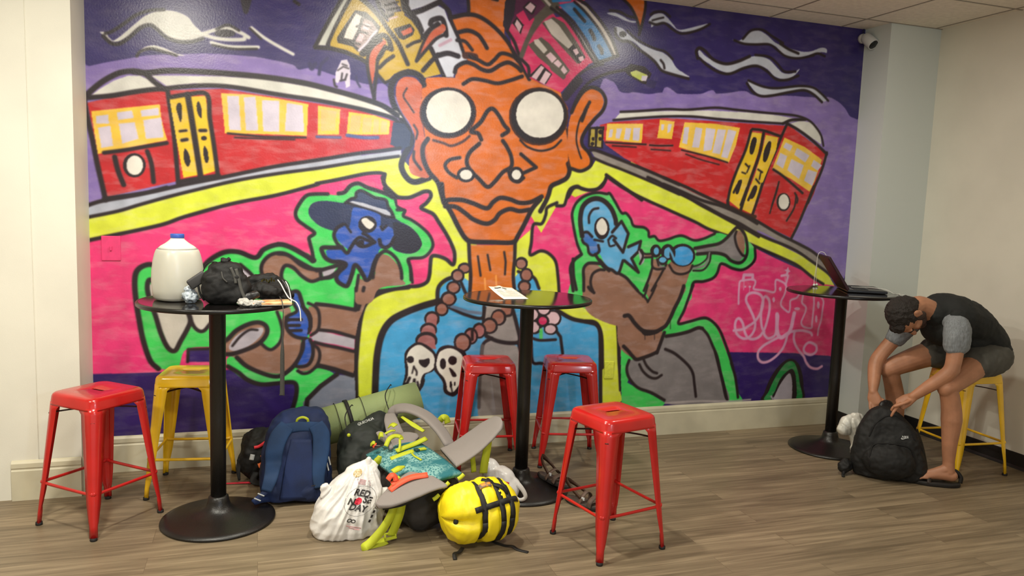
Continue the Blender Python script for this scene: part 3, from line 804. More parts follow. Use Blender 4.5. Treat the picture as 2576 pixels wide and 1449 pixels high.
f brn2 0: 2073,771 2072,764 2069,757 2065,750 2059,745 2052,741 2044,739 2036,738 2027,739 2019,741 2012,745 2006,751 2001,757 1998,764 1997,771 1998,779 2001,786 2005,792 2011,798 2018,801 2026,804 2034,805 2042,804 2050,801 2058,797 2064,792 2068,786 2071,779
f blk 0: 2037,708 2036,698 2033,688 2028,679 2021,672 2012,667 2003,663 1993,662 1983,664 1974,667 1965,673 1958,680 1952,689 1949,698 1947,709 1948,719 1951,728 1956,737 1963,744 1971,750 1981,753 1991,754 2001,753 2010,749 2019,744 2026,736 2032,728 2035,718
f brn2 0: 2024,708 2023,700 2021,693 2018,687 2013,682 2007,678 2000,675 1993,675 1986,676 1979,678 1972,682 1967,688 1963,694 1961,701 1960,708 1960,716 1963,723 1966,729 1971,734 1977,738 1984,741 1991,742 1998,741 2005,738 2011,734 2016,729 2020,722 2023,715
f blk 0: 1981,647 1980,636 1977,625 1971,616 1963,608 1954,602 1943,599 1932,598 1921,599 1911,603 1901,609 1893,617 1887,626 1883,637 1882,648 1883,659 1886,669 1892,678 1899,686 1909,692 1919,695 1930,696 1941,695 1952,691 1961,685 1969,677 1975,668 1979,658
f brn4 0: 1896,648 1962,647 1964,567 1889,577
f brn4 0: 1967,647 1966,639 1963,632 1959,626 1954,621 1947,617 1940,614 1932,614 1924,615 1916,617 1910,621 1904,627 1900,633 1897,640 1896,648 1896,655 1899,662 1903,668 1908,674 1915,678 1922,680 1930,681 1938,680 1946,677 1953,673 1958,668 1963,661 1966,654
f blk 0: 1966,576 1965,566 1961,556 1954,548 1946,540 1936,535 1924,532 1912,531 1900,533 1888,536 1877,542 1868,549 1862,558 1858,568 1856,578 1857,588 1861,598 1867,606 1876,613 1886,619 1897,622 1910,623 1922,622 1934,618 1944,612 1953,605 1960,596 1964,586
f brn4 0: 1867,573 1955,572 1961,505 1846,508
f brn4 0: 1953,569 1953,561 1950,553 1945,546 1938,540 1930,536 1921,534 1912,533 1902,534 1893,537 1885,542 1878,548 1873,555 1870,563 1868,571 1869,579 1872,587 1877,594 1884,599 1892,604 1901,606 1910,607 1919,606 1928,603 1937,599 1944,593 1949,585 1952,578
f blk 0: 1970,510 1969,497 1964,486 1955,476 1944,467 1931,461 1916,457 1900,456 1884,458 1869,462 1856,469 1845,478 1836,489 1830,501 1828,513 1830,525 1835,536 1843,546 1854,555 1867,561 1882,565 1898,566 1913,564 1929,560 1942,553 1954,544 1962,534 1968,522
f brn4 0: 1846,503 1952,505 1963,452 1829,473
f brn4 0: 1956,501 1955,492 1951,483 1944,475 1935,468 1925,463 1913,461 1900,460 1888,461 1875,465 1865,470 1856,477 1849,485 1844,494 1843,504 1844,513 1848,522 1854,530 1863,536 1874,541 1886,544 1898,545 1911,543 1923,540 1934,535 1943,528 1950,520 1954,510
f blk 0: 2555,1002 2554,993 2551,984 2547,976 2540,970 2532,965 2523,962 2513,961 2503,962 2494,965 2485,969 2478,976 2473,984 2469,992 2468,1002 2469,1011 2471,1019 2476,1027 2483,1034 2491,1039 2500,1042 2510,1043 2519,1042 2529,1039 2537,1035 2544,1028 2550,1020 2554,1012
f brn2 0: 2539,998 2539,991 2537,985 2533,980 2528,975 2523,972 2516,969 2510,969 2503,969 2496,971 2491,975 2486,979 2482,985 2479,991 2478,997 2479,1004 2481,1010 2484,1015 2489,1020 2494,1023 2501,1025 2508,1026 2514,1026 2521,1023 2527,1020 2532,1016 2536,1010 2538,1004
f blk 0: 2594,926 2593,915 2590,905 2585,896 2578,889 2569,883 2560,880 2549,878 2539,880 2529,883 2521,889 2513,896 2507,905 2503,915 2502,925 2503,936 2506,946 2511,955 2518,962 2526,968 2536,971 2546,973 2556,971 2566,968 2575,962 2582,955 2588,946 2592,936
f brn2 0: 2580,926 2580,918 2578,911 2574,904 2569,899 2563,895 2556,892 2549,891 2542,892 2535,895 2528,899 2523,904 2519,911 2516,918 2515,925 2516,933 2518,940 2521,947 2526,952 2532,956 2539,959 2546,960 2554,959 2560,957 2567,953 2572,947 2576,941 2579,933
f blk 0: 2582,853 2581,844 2578,835 2573,827 2566,820 2558,815 2548,812 2538,811 2528,812 2518,816 2509,821 2501,827 2496,835 2492,844 2490,853 2491,862 2494,871 2499,879 2506,886 2515,891 2524,894 2535,895 2545,894 2555,891 2563,886 2571,879 2577,871 2581,862
f brn2 0: 2569,850 2568,844 2566,838 2562,832 2557,828 2551,824 2545,822 2537,821 2530,822 2523,824 2517,828 2512,832 2508,838 2505,844 2504,850 2504,857 2507,863 2510,868 2515,873 2521,876 2528,879 2535,879 2542,879 2549,877 2556,873 2561,868 2565,863 2568,857
f brn2 0: 2457,695 2456,687 2453,679 2449,672 2443,666 2436,662 2429,660 2420,659 2412,660 2404,663 2396,667 2390,673 2385,680 2382,687 2381,695 2382,703 2384,711 2389,718 2394,724 2401,728 2409,730 2417,731 2426,730 2434,728 2441,723 2448,717 2452,710 2455,703
ls blk 16.5: 2461,704 2453,667 2425,659
f blk 0: 2421,650 2421,638 2417,626 2411,616 2403,607 2393,601 2382,597 2371,596 2359,598 2348,602 2337,608 2329,617 2322,627 2318,639 2316,651 2317,663 2321,674 2327,685 2335,693 2344,699 2355,703 2367,705 2379,703 2390,699 2400,692 2409,684 2415,673 2420,662
f brn2 0: 2404,648 2404,639 2401,630 2397,622 2391,616 2383,611 2375,608 2366,607 2358,608 2349,611 2342,616 2335,623 2330,631 2327,640 2326,649 2326,658 2329,667 2333,675 2339,681 2347,686 2355,689 2364,690 2372,689 2381,686 2388,681 2395,674 2400,666 2403,657
f blk 0: 2366,596 2365,584 2361,572 2355,562 2346,554 2336,548 2324,544 2312,543 2299,544 2287,548 2276,555 2267,564 2260,574 2256,586 2254,598 2255,610 2259,621 2265,631 2274,640 2284,646 2296,650 2308,651 2320,650 2332,645 2343,639 2352,630 2359,620 2364,608
f brn2 0: 2350,594 2349,586 2347,577 2342,570 2336,564 2328,559 2319,556 2310,555 2301,557 2292,560 2284,565 2278,571 2273,579 2269,587 2268,596 2269,605 2271,613 2276,620 2282,627 2290,631 2298,634 2308,635 2317,634 2325,631 2333,626 2340,619 2345,612 2349,603
f blk 0: 2288,566 2287,554 2284,543 2278,533 2271,525 2263,519 2253,515 2243,514 2232,516 2223,520 2214,526 2206,535 2200,545 2197,556 2195,567 2196,579 2199,590 2204,600 2211,608 2220,614 2229,618 2239,619 2250,617 2260,613 2269,607 2276,599 2282,589 2286,577
f brn4 0: 2275,564 2274,556 2272,548 2268,541 2263,535 2257,530 2250,528 2242,527 2235,528 2228,531 2221,536 2216,542 2212,549 2209,557 2208,565 2209,574 2211,582 2214,589 2220,595 2226,599 2233,602 2240,603 2247,602 2255,599 2261,594 2266,588 2271,581 2273,573
f blk 0: 2235,531 2234,518 2231,506 2225,496 2218,487 2209,481 2199,477 2189,476 2178,477 2168,482 2158,489 2151,498 2145,508 2141,520 2139,533 2140,545 2143,557 2149,567 2156,576 2165,582 2175,586 2185,587 2196,586 2206,581 2215,575 2223,566 2229,555 2233,543
f brn4 0: 2222,529 2221,520 2219,511 2215,503 2210,497 2203,492 2196,489 2188,488 2180,490 2173,493 2166,498 2161,505 2156,513 2153,521 2152,531 2153,540 2155,548 2159,556 2164,563 2171,567 2178,570 2186,571 2194,570 2201,567 2208,562 2214,555 2218,547 2221,538
f blk 0: 2192,491 2191,477 2187,464 2180,452 2171,442 2160,435 2148,431 2135,429 2122,431 2109,436 2098,444 2089,454 2081,466 2077,480 2075,494 2076,508 2080,521 2086,533 2095,542 2106,549 2118,554 2131,555 2144,553 2157,548 2168,541 2178,531 2185,519 2190,505
f brn2 0: 2177,490 2176,479 2173,469 2168,459 2162,452 2154,446 2144,443 2135,442 2125,443 2115,447 2107,453 2100,461 2094,470 2091,481 2089,492 2090,502 2093,512 2098,522 2105,529 2113,535 2122,538 2132,539 2142,538 2151,534 2159,528 2167,520 2172,511 2176,500
l blk 18.9: 2195,563 2197,509
fs blk 0: 1754,228 1766,283 1768,333 1761,412 1777,456 1826,496 1864,498 1910,475 1950,440 1971,394 1964,338 1942,310 1897,290 1893,239 1874,200 1855,190 1760,194
fs white 0: 1767,238 1783,277 1788,333 1775,400 1793,450 1831,479 1865,481 1910,452 1945,418 1957,372 1952,338 1925,311 1886,296 1870,262 1862,218 1844,184 1777,187
f blk 0: 1823,390 1823,385 1821,381 1819,376 1815,373 1811,371 1806,369 1801,369 1795,369 1790,371 1786,374 1782,378 1779,382 1778,387 1777,392 1777,397 1779,401 1782,405 1785,409 1790,411 1794,413 1800,413 1805,413 1810,411 1814,408 1818,404 1821,400 1823,395
fs blk 0: 1853,387 1884,388 1917,396 1923,368 1896,337 1862,358
l blk 9.4: 1823,348 1813,304
ls blk 11.8: 1823,343 1841,314 1841,292
l blk 18.9: 1797,274 1781,238
l blk 18.9: 1828,261 1826,239
l blk 14.1: 1848,246 1854,224
ls blk 18.9: 1770,238 1804,226 1843,218 1860,195
fs blk 0: 1970,439 1994,467 2045,477 2103,458 2162,411 2167,239 2100,150 2054,149 2019,177 2012,234 1982,281 1953,321 1957,389
fs white 0: 1979,422 2006,447 2052,457 2104,436 2140,389 2143,269 2099,190 2071,169 2042,187 2035,227 2017,268 1981,309 1966,355
f blk 0: 2029,357 2029,349 2028,342 2025,335 2022,329 2018,325 2014,323 2010,322 2005,323 2001,326 1997,330 1993,336 1991,343 1989,350 1988,358 1988,366 1990,373 1992,380 1995,385 1999,389 2003,392 2008,393 2012,392 2017,389 2021,384 2024,379 2027,372 2028,365
f blk 0: 2100,376 2099,370 2097,363 2094,358 2090,353 2084,350 2078,348 2072,347 2065,348 2059,351 2054,354 2049,359 2046,365 2043,371 2042,378 2043,384 2045,391 2048,396 2053,401 2058,404 2064,406 2070,407 2077,406 2083,403 2088,400 2093,395 2097,389 2099,383
fs blk 0: 2049,329 2067,323 2097,288 2097,271 2074,272 2059,301
f blk 0: 2072,220 2072,215 2072,210 2071,206 2070,202 2068,200 2066,198 2064,198 2063,198 2061,200 2059,203 2057,207 2056,211 2056,216 2055,221 2055,226 2056,231 2057,235 2058,239 2060,241 2061,243 2063,243 2065,243 2067,241 2069,238 2070,235 2071,230 2072,225
f blk 0: 2095,225 2095,222 2095,219 2094,216 2094,214 2092,212 2091,211 2090,211 2089,211 2087,212 2086,214 2085,216 2085,219 2084,222 2084,225 2084,229 2084,232 2085,234 2086,237 2087,238 2088,239 2089,240 2091,239 2092,238 2093,236 2094,234 2095,231 2095,228
l blk 9.4: 2064,215 2074,174
f red 0: 36,1835 217,1892 417,1937 444,1932 708,1960 1004,1937 1456,1899 1690,1842 1727,1697 1459,1649 1005,1553 691,1476 453,1435 112,1338 77,1574
f wht3 0: 43,1864 97,1912 165,1961 233,1992 294,1997 341,1975 389,1935 217,1892
f wht3 0: 348,2002 494,2014 708,2028 929,2032 1157,2012 1455,1964 1689,1908 1723,1869 1455,1915 1158,1949 929,1970 708,1975 565,1979 424,1953
ls blk 28.3: 17,1855 57,1901 118,1957 192,2003 260,2018 314,2010 362,1970 410,1937
ls blk 30.7: 260,2016 328,2015 425,2034 565,2043 781,2046 967,2042 1157,2027 1314,2000 1455,1972 1597,1934 1689,1883
ls blk 23.6: 410,1937 494,1954 636,1973 781,1974 1004,1953 1236,1935 1456,1907 1640,1872 1707,1835
ls blk 25.9: 24,1859 150,1880 251,1906 354,1929 424,1938
ls blk 25.9: 20,1855 34,1755 55,1646 76,1515 97,1405 112,1323
f gwin 0: 52,1792 216,1822 388,1853 394,1787 407,1720 424,1661 281,1623 178,1594 80,1567 66,1676
f lavw 0: 74,1768 135,1780 137,1732 74,1728
f lavw 0: 175,1794 250,1810 259,1770 181,1754
f lavw 0: 291,1813 381,1834 384,1793 297,1780
f lavw 0: 83,1707 143,1722 155,1615 98,1601
f lavw 0: 184,1735 262,1748 281,1660 199,1629
f lavw 0: 304,1762 394,1783 406,1675 316,1662
ls blk 21.2: 110,1576 212,1596 315,1621 420,1646
ls blk 25.9: 161,1556 176,1483 202,1409
ls blk 23.6: 322,1595 342,1528 351,1430
f blk 0: 313,1519 311,1505 307,1490 300,1477 291,1466 280,1458 268,1453 255,1450 243,1452 231,1456 221,1463 212,1473 205,1486 202,1499 200,1514 202,1528 206,1543 213,1555 222,1566 233,1575 245,1580 258,1582 270,1581 282,1577 293,1570 301,1560 308,1548 312,1534
f white 0: 300,1519 299,1507 295,1496 290,1485 284,1477 276,1470 267,1466 258,1464 249,1465 240,1468 232,1474 226,1482 221,1492 218,1503 217,1515 219,1526 222,1538 227,1548 234,1556 241,1563 250,1567 259,1569 269,1568 277,1565 285,1559 291,1551 296,1541 299,1530
ls blk 23.6: 427,1938 437,1857 456,1708 465,1595 477,1420
f gold2 0: 437,1887 518,1908 548,1752 582,1479 503,1460 469,1671
f gold2 0: 543,1906 621,1916 649,1720 673,1506 603,1480 576,1639
ls blk 30.7: 529,1916 549,1782 569,1639 592,1472
ls blk 23.6: 444,1895 529,1916 628,1924 642,1796 663,1644 683,1476
ls blk 23.6: 477,1436 560,1455 687,1480
fs blk 0: 479,1864 496,1861 499,1801 492,1763 481,1793 471,1837
fs blk 0: 585,1883 599,1846 599,1793 581,1814 574,1859
l blk 14.1: 488,1714 520,1720
l blk 18.9: 498,1665 523,1671
l blk 18.9: 591,1724 620,1726
f blk 0: 627,1684 626,1682 625,1679 623,1677 621,1674 618,1673 614,1672 611,1671 607,1671 604,1672 601,1673 598,1675 596,1677 595,1680 595,1682 595,1685 597,1688 598,1690 601,1692 604,1694 607,1695 611,1696 614,1696 618,1695 621,1694 623,1692 625,1690 626,1687
fs blk 0: 511,1621 533,1591 539,1546 525,1522 507,1559
fs blk 0: 612,1641 630,1612 633,1558 618,1550 608,1595
f gwin 0: 701,1937 855,1941 1004,1930 1173,1911 1167,1729 1005,1727 721,1717
f lavw 0: 733,1924 795,1929 806,1738 743,1738
f lavw 0: 821,1923 884,1932 899,1743 832,1739
f lavw 0: 918,1915 1012,1918 1012,1743 925,1741
f lavw 0: 1054,1910 1142,1901 1151,1751 1043,1749
l blk 11.8: 736,1718 929,1710 1159,1720
l blk 9.4: 773,1697 929,1699 1097,1705
f gwin 0: 1228,1907 1355,1896 1348,1748 1225,1740
f tan 0: 1244,1888 1331,1883 1328,1770 1245,1761
l blu3 15.7: 1222,1728 1356,1732
f gwin 0: 1402,1884 1549,1874 1648,1848 1641,1766 1392,1750
f tan 0: 1419,1865 1475,1865 1468,1771 1408,1767
f tan 0: 1488,1857 1541,1857 1534,1775 1481,1768
f tan 0: 1549,1853 1582,1852 1579,1774 1546,1772
f tan 0: 1594,1848 1631,1843 1628,1781 1591,1775
ls blu3 21: 1396,1747 1493,1740 1575,1745
f navy 0: 1665,1841 1732,1837 1775,1782 1768,1707 1718,1680 1651,1709
ls blk 21.2: 4,1282 71,1310 139,1328 277,1359 417,1403
ls blk 21.2: 105,1330 208,1349 346,1377 502,1421 691,1468 854,1511 1005,1549 1238,1597 1459,1645 1602,1669 1710,1691
ls blk 18.9: 3,1222 172,1265 276,1302 416,1349 559,1393 779,1456 1005,1506 1239,1549 1460,1596 1702,1641
ls blk 21.2: -7,1091 27,1103 101,1122 274,1165 400,1200 486,1236 558,1261 704,1309 816,1340 1006,1384 1231,1454
ls blk 21.2: 1222,1458 1327,1482 1423,1507 1513,1529 1587,1537 1620,1530
ls blk 23.6: 1620,1530 1617,1476 1656,1432 1698,1396
f red 0: 3016,1912 3094,1935 3502,1990 3824,1993 4160,1997 4449,2001 4484,2008 4834,1822 4745,1527 4580,1205 4260,1326 4071,1390 3750,1499 3529,1584 3208,1707 3062,1790 3028,1869
f wht3 0: 3123,1960 3161,2003 3499,2036 3819,2063 4153,2072 4384,2069 4575,2053 4506,2029 4424,2014 4044,2022 3714,2014 3502,1999 3194,1960
f wht3 0: 4495,2019 4576,2043 4673,2040 4724,2004 4767,1947 4778,1888 4632,1959
ls blk 16.5: 3161,2007 3292,2021 3499,2048 3657,2056 3873,2085 4040,2083 4267,2080 4466,2080 4573,2073 4660,2049 4724,2004 4773,1948 4798,1880
ls blk 16.5: 3113,1950 3295,1976 3502,2001 3714,2014 3934,2010 4158,2011 4436,2015
ls blk 21.2: 4436,2015 4505,2044 4623,2056
ls blk 21.2: 4471,2017 4570,1979 4697,1913 4834,1822
ls blk 21.2: 4471,2017 4432,1927 4394,1827 4345,1717 4298,1578 4261,1462
ls blk 21.2: 4833,1832 4802,1710 4742,1567 4702,1465
ls blk 21.2: 4740,1582 4681,1429 4631,1306 4580,1204
f gold2 0: 4176,1940 4268,1936 4245,1800 4190,1623 4144,1475 4128,1396 4085,1424 4026,1461 4028,1500 4093,1695 4149,1843
f gold2 0: 4298,1928 4404,1916 4394,1827 4326,1658 4269,1509 4224,1370 4139,1401 4167,1476 4234,1654 4278,1821
ls blk 21.2: 4175,1950 4140,1813 4083,1676 4037,1539 4023,1422 4036,1403
ls blk 23.6: 4279,1937 4257,1791 4201,1623 4156,1475 4129,1377
ls blk 18.9: 4185,1960 4278,1956 4420,1926
ls blk 21.2: 4021,1456 4047,1408 4164,1368 4235,1355
ls blk 21.2: 4297,1583 4271,1484 4234,1365
ls brn3 26.2: 4058,1409 4176,1363 4258,1351
fs blk 0: 4196,1903 4225,1895 4218,1837 4200,1788 4176,1796 4177,1854
fs blk 0: 4325,1882 4349,1873 4338,1795 4313,1740 4289,1754 4295,1822
l blk 14.1: 4148,1717 4172,1699
l blk 11.8: 4183,1705 4164,1660
l blk 11.8: 4124,1658 4153,1650
l blk 14.1: 4254,1684 4291,1666
l blk 11.8: 4279,1666 4271,1616
l blk 14.1: 4243,1615 4274,1587
fs blk 0: 4100,1599 4129,1601 4116,1542 4102,1507 4082,1511 4086,1560
fs blk 0: 4229,1566 4259,1562 4246,1508 4225,1478 4201,1487
l blk 18.9: 4092,1565 4067,1516
l blk 18.9: 4173,1549 4131,1430
l blk 18.9: 4230,1551 4191,1467
f gwin 0: 3642,1972 3881,1978 4083,1963 4059,1838 4012,1720 3932,1735 3610,1803
f lavw 0: 3644,1939 3681,1942 3673,1825 3635,1832
f lavw 0: 3730,1945 3785,1939 3767,1807 3712,1808
f lavw 0: 3812,1946 3889,1941 3866,1798 3801,1785
f lavw 0: 3905,1942 3972,1942 3935,1773 3873,1780
f lavw 0: 3988,1947 4057,1937 3998,1748 3947,1755
ls blk 11.8: 3633,1785 3753,1768 3876,1747 4000,1720
ls blk 9.4: 3667,1759 3789,1728 3934,1702
f gwin 0: 3454,1977 3567,1972 3558,1887 3553,1854 3440,1853 3450,1921
f lavw 0: 3518,1953 3547,1952 3536,1902 3515,1889
f lavw 0: 3466,1947 3490,1948 3486,1911 3469,1904
ls blk 11.8: 3388,1804 3462,1804 3562,1811
ls blk 9.4: 3400,1777 3548,1776
f gwin 0: 3068,1925 3331,1942 3328,1814 3063,1817
f lavw 0: 3090,1890 3115,1892 3107,1838 3082,1836
f lavw 0: 3139,1898 3180,1901 3163,1832 3133,1835
f lavw 0: 3205,1907 3246,1905 3235,1827 3194,1829
f lavw 0: 3261,1910 3312,1914 3307,1827 3260,1829
l blk 11.8: 3064,1803 3246,1805 3360,1807
l blk 9.4: 3115,1784 3289,1785
f blk 0: 2940,1894 3049,1906 3046,1762 2937,1765
f olive 0: 2956,1882 2985,1884 2986,1772 2951,1779
f olive 0: 3005,1885 3035,1887 3031,1770 3001,1773
f blk 0: 3044,1870 3043,1866 3042,1862 3040,1859 3038,1857 3034,1854 3031,1853 3027,1852 3023,1853 3019,1853 3015,1855 3012,1858 3010,1860 3009,1864 3008,1867 3008,1871 3009,1874 3011,1878 3014,1880 3017,1882 3021,1884 3025,1884 3029,1884 3033,1883 3036,1882 3039,1879 3041,1876 3043,1873
f blk 0: 2985,1821 2985,1818 2985,1816 2983,1813 2981,1811 2979,1810 2977,1808 2974,1808 2972,1808 2969,1809 2967,1810 2965,1812 2963,1814 2962,1817 2962,1820 2962,1823 2963,1825 2964,1828 2966,1830 2968,1831 2970,1833 2973,1833 2976,1833 2978,1832 2980,1831 2982,1829 2984,1827 2985,1824
f blk 0: 3035,1824 3035,1821 3034,1819 3033,1816 3031,1814 3029,1812 3026,1811 3024,1811 3021,1811 3019,1812 3016,1813 3014,1815 3013,1817 3012,1820 3011,1823 3011,1826 3012,1828 3013,1831 3015,1833 3017,1834 3020,1835 3022,1836 3025,1836 3028,1835 3030,1834 3032,1832 3034,1830 3035,1827
f blk 0: 2984,1790 2984,1787 2983,1784 2981,1782 2979,1780 2977,1778 2974,1777 2971,1777 2968,1777 2965,1777 2962,1779 2960,1781 2958,1783 2957,1785 2956,1788 2957,1791 2958,1794 2959,1796 2961,1798 2964,1800 2967,1801 2970,1801 2973,1801 2976,1801 2978,1799 2981,1797 2982,1795 2984,1793
l blk 9.4: 2999,1898 2996,1768
f gwin 0: 4456,1919 4641,1861 4795,1780 4748,1627 4707,1545 4542,1628 4370,1689
f lavw 0: 4471,1885 4533,1864 4512,1824 4451,1850
f lavw 0: 4570,1852 4683,1804 4651,1752 4550,1802
f lavw 0: 4722,1776 4799,1740 4766,1698 4702,1730
f lavw 0: 4431,1810 4492,1789 4464,1699 4402,1730
f lavw 0: 4529,1771 4641,1732 4608,1631 4500,1691
f lavw 0: 4680,1704 4761,1688 4727,1586 4651,1623
ls blk 18.9: 4382,1690 4456,1654 4545,1599 4647,1533
l blk 11.8: 4428,1569 4401,1469 4379,1379
ls blk 14.1: 4594,1516 4584,1425 4527,1329
ls blk 14.1: 4437,1604 4420,1524 4392,1434
ls blk 14.1: 4581,1530 4608,1491 4605,1461
f blk 0: 4548,1464 4548,1450 4545,1435 4539,1423 4530,1412 4520,1404 4507,1399 4494,1397 4481,1398 4468,1402 4456,1410 4446,1420 4437,1432 4432,1446 4429,1460 4429,1475 4433,1489 4438,1501 4447,1512 4458,1520 4470,1525 4483,1527 4496,1526 4509,1522 4521,1515 4531,1505 4540,1492 4545,1479
f white 0: 4536,1466 4536,1454 4534,1442 4529,1431 4523,1422 4515,1416 4505,1411 4495,1410 4485,1411 4475,1414 4466,1421 4458,1429 4452,1439 4448,1451 4446,1463 4446,1475 4448,1486 4452,1497 4459,1506 4467,1513 4476,1517 4486,1519 4496,1518 4506,1514 4515,1508 4523,1499 4529,1489 4534,1478
ls blk 21.2: 2957,1748 3007,1746 3202,1689 3413,1625 3630,1551
ls blk 18.9: 2985,1696 3082,1664 3205,1629 3417,1561 3635,1485
ls blk 21.2: 3509,1593 3606,1563 3698,1533 3792,1497 3887,1463 4014,1420 4112,1379 4212,1333 4279,1302
ls blk 21.2: 3386,1590 3458,1567 3518,1541 3610,1503 3703,1467 3797,1423 3892,1383 4021,1328 4120,1287 4219,1246 4300,1209
ls blk 21.2: 3509,1550 3641,1509 3808,1453 3978,1416 4118,1371 4261,1326 4457,1237 4644,1165 4772,1111 4865,1050 4948,973
ls blk 21.2: 3511,1532 3664,1481 3810,1425 3983,1353 4124,1303 4268,1238 4401,1190 4524,1153 4650,1104 4780,1034 4912,962 4980,911
ls blk 21.2: 3102,1572 3148,1544 3201,1516 3319,1464 3420,1426 3528,1388 3651,1344 3775,1300 3870,1259 3953,1234 4043,1209
ls blk 21.2: 4228,1157 4349,1115 4533,1052 4659,1002 4790,920 4895,869
ls blk 21.2: 3086,1583 3068,1546 3020,1498 2961,1487 2861,1501 2815,1436
l blk 23.6: 3080,1592 3212,1515 3351,1437
ls blk 23.6: 1607,1511 1617,1475 1641,1434 1688,1399 1764,1395 1820,1416 1863,1436 1897,1435 1905,1407 1879,1368 1846,1337 1880,1319 1924,1299 1959,1252 2010,1177 2047,1110 2066,1053 2058,989 2010,1023 1955,1042 1919,1036 1912,979 1908,921 1891,877 1833,853 1737,853 1642,851 1590,829 1563,801
ls blk 18.9: 1618,1443 1651,1412 1684,1380 1694,1343 1727,1321 1746,1317
l blk 23.6: 1679,1399 1689,1339 1737,1317
ls blk 21.2: 3079,1571 3070,1541 3038,1504 2967,1489 2911,1494 2878,1510 2835,1496 2814,1465 2801,1415 2786,1382 2737,1378
ls blk 21.2: 2739,1398 2673,1364 2665,1319 2639,1260 2582,1250 2573,1138 2568,1057 2637,1083 2696,1067 2747,1013 2768,913 2780,812
fs grn 0: 256,911 277,958 327,974 383,951 483,928 599,960 658,1016 718,1041 793,1042 883,1019 945,1076 1022,1093 1100,1070 1163,1038 1211,1014 1267,982 1325,866 1327,698 1205,724 1167,405 1008,284 929,271 775,385 730,452 730,493 515,494 462,387 361,382 332,399 271,568 253,748
fs grn 0: 1174,1050 1206,1005 1196,1114 1183,1150 1213,1174 1160,1204 1116,1244 1112,1288 1142,1348 1181,1385 1251,1397 1349,1396 1394,1416 1430,1453 1484,1458 1539,1435 1623,1415 1674,1385 1694,1334 1747,1308 1747,1280 1815,1244 1874,1193 1908,1156 1924,1113 1906,1060 1868,1031 1781,1018 1797,944 1803,882 1737,853 1502,825 1185,802 1119,803 1053,894 1096,1008
f grn 0: 1029,1029 1438,950 1474,781 1458,722 1237,732 1030,742
fs grn 0: 732,697 1018,705 1028,641 1018,524 968,482 928,526 898,590 824,618 731,541
fs grn 0: 731,436 789,418 848,369 948,317 1019,303 1100,355 1131,337 1203,346 1255,355 1335,313 1256,256 1184,177 1169,68 1101,71 1116,207 1116,262 1090,276 1019,276 923,270 823,300 731,383
f grn 0: 1101,71 1121,261 1152,315 1340,319 1204,176 1174,67 1164,-43 1081,-38
fs white2 0: 321,849 339,865 396,873 517,714 523,634 486,571 449,500 420,501 392,581 358,669 337,740
fs white2 0: 531,714 657,713 649,657 604,601 560,618
ls blk 25.9: 360,873 322,888 311,841 324,771 351,684 378,581 413,501 449,484 479,539 516,610 531,658 517,714
ls blk 21.2: 517,706 552,618 596,593 641,641
f lavg 0: 777,929 807,970 853,930 899,865 777,865
l blk 21.2: 770,945 800,978 845,938 914,865
ls blk 28.3: 361,382 319,432 285,551 266,670 253,771 248,880 263,942 313,973 369,966 425,943
ls blk 28.3: 584,944 644,1008 718,1049 793,1050 883,1019 929,1068 1006,1097 1068,1086 1139,1050 1211,1006
f dpur 0: 518,490 651,491 651,413 517,417
l blk 16.5: 514,418 518,490 648,491
fs brn 0: 914,979 968,1036 1045,1037 1108,997 1171,956 1251,957 1252,915 1188,882 1116,931 1053,964 1030,914 1046,833 1069,800 1046,701 1031,535 968,453 945,702 929,865
ls blk 21.2: 1069,800 976,833 922,914 918,979 960,1032 1022,1049 1076,1029 1132,981 1187,956 1251,953
ls blk 21.2: 1085,808 1046,865 1026,914 1045,972 1092,964 1140,915 1196,882 1252,899
f lavg 0: 1259,949 1316,966 1340,962 1316,916 1268,907
ls blk 18.9: 1243,949 1308,966 1356,983 1357,958 1316,907 1252,899
fs brn 0: 712,520 761,582 829,628 898,638 938,621 938,579 918,526 948,483 978,477 1018,508 1038,555 1018,694 1068,715 1109,629 1140,532 1130,446 1090,371 1019,330 898,356 799,418 731,457
fs brn 0: 1003,721 1078,720 1069,533 1008,524 1033,577
fs grn 0: 732,697 1018,705 1028,641 1018,524 978,487 948,488 928,526 933,547 948,589 928,632 864,636 800,602 731,541
fs lavg 0: 736,488 765,551 829,597 888,606 923,606 918,569 868,517 790,476
ls blk 14.1: 755,504 800,560 849,596 893,595
ls blk 25.9: 683,516 731,546 775,592 839,628 898,640 938,621 948,584 928,542 888,506 819,476 750,456 702,458
ls blk 18.9: 918,510 948,483 978,479 1018,518 1033,577 1023,641 1003,700
ls blk 25.9: 780,434 829,385 898,346 978,316 1029,319 1080,355 1115,397 1141,445 1151,505
ls blk 25.9: 731,383 789,344 838,300 913,270 998,272 1080,277 1111,262 1116,218 1106,158 1081,73
f brn 0: 1216,751 1452,711 1462,787 1515,847 1621,918 1622,869 1527,765 1475,634 1460,547 1243,589 1232,692
f brn 0: 1233,497 1456,448 1452,315 1245,371
f brn 0: 1180,730 1232,729 1248,638 1233,584 1202,563 1181,639
fs brn 0: 1202,498 1233,486 1249,431 1234,377 1193,346 1141,342 1120,370 1182,390
f lavg 0: 1192,541 1248,584 1359,554 1455,536 1455,470 1333,500 1223,519
f trou 0: 1153,151 1235,229 1351,313 1458,298 1472,51 1474,-91 1164,-71
ls blk 23.6: 1226,746 1304,737 1383,723 1458,708
l blk 23.6: 1458,711 1462,787 1461,863
l blk 21.2: 1474,711 1504,809 1515,842
ls blk 21.2: 1248,589 1332,577 1412,553 1460,538
ls blk 21.2: 1218,514 1280,496 1359,478 1450,453
ls blk 28.3: 1245,371 1334,346 1414,316 1447,304
ls blk 18.9: 1180,751 1221,730 1242,692 1245,627 1233,584 1197,558
ls blk 18.9: 1207,503 1239,475 1249,431 1234,377 1193,335 1152,326 1121,343
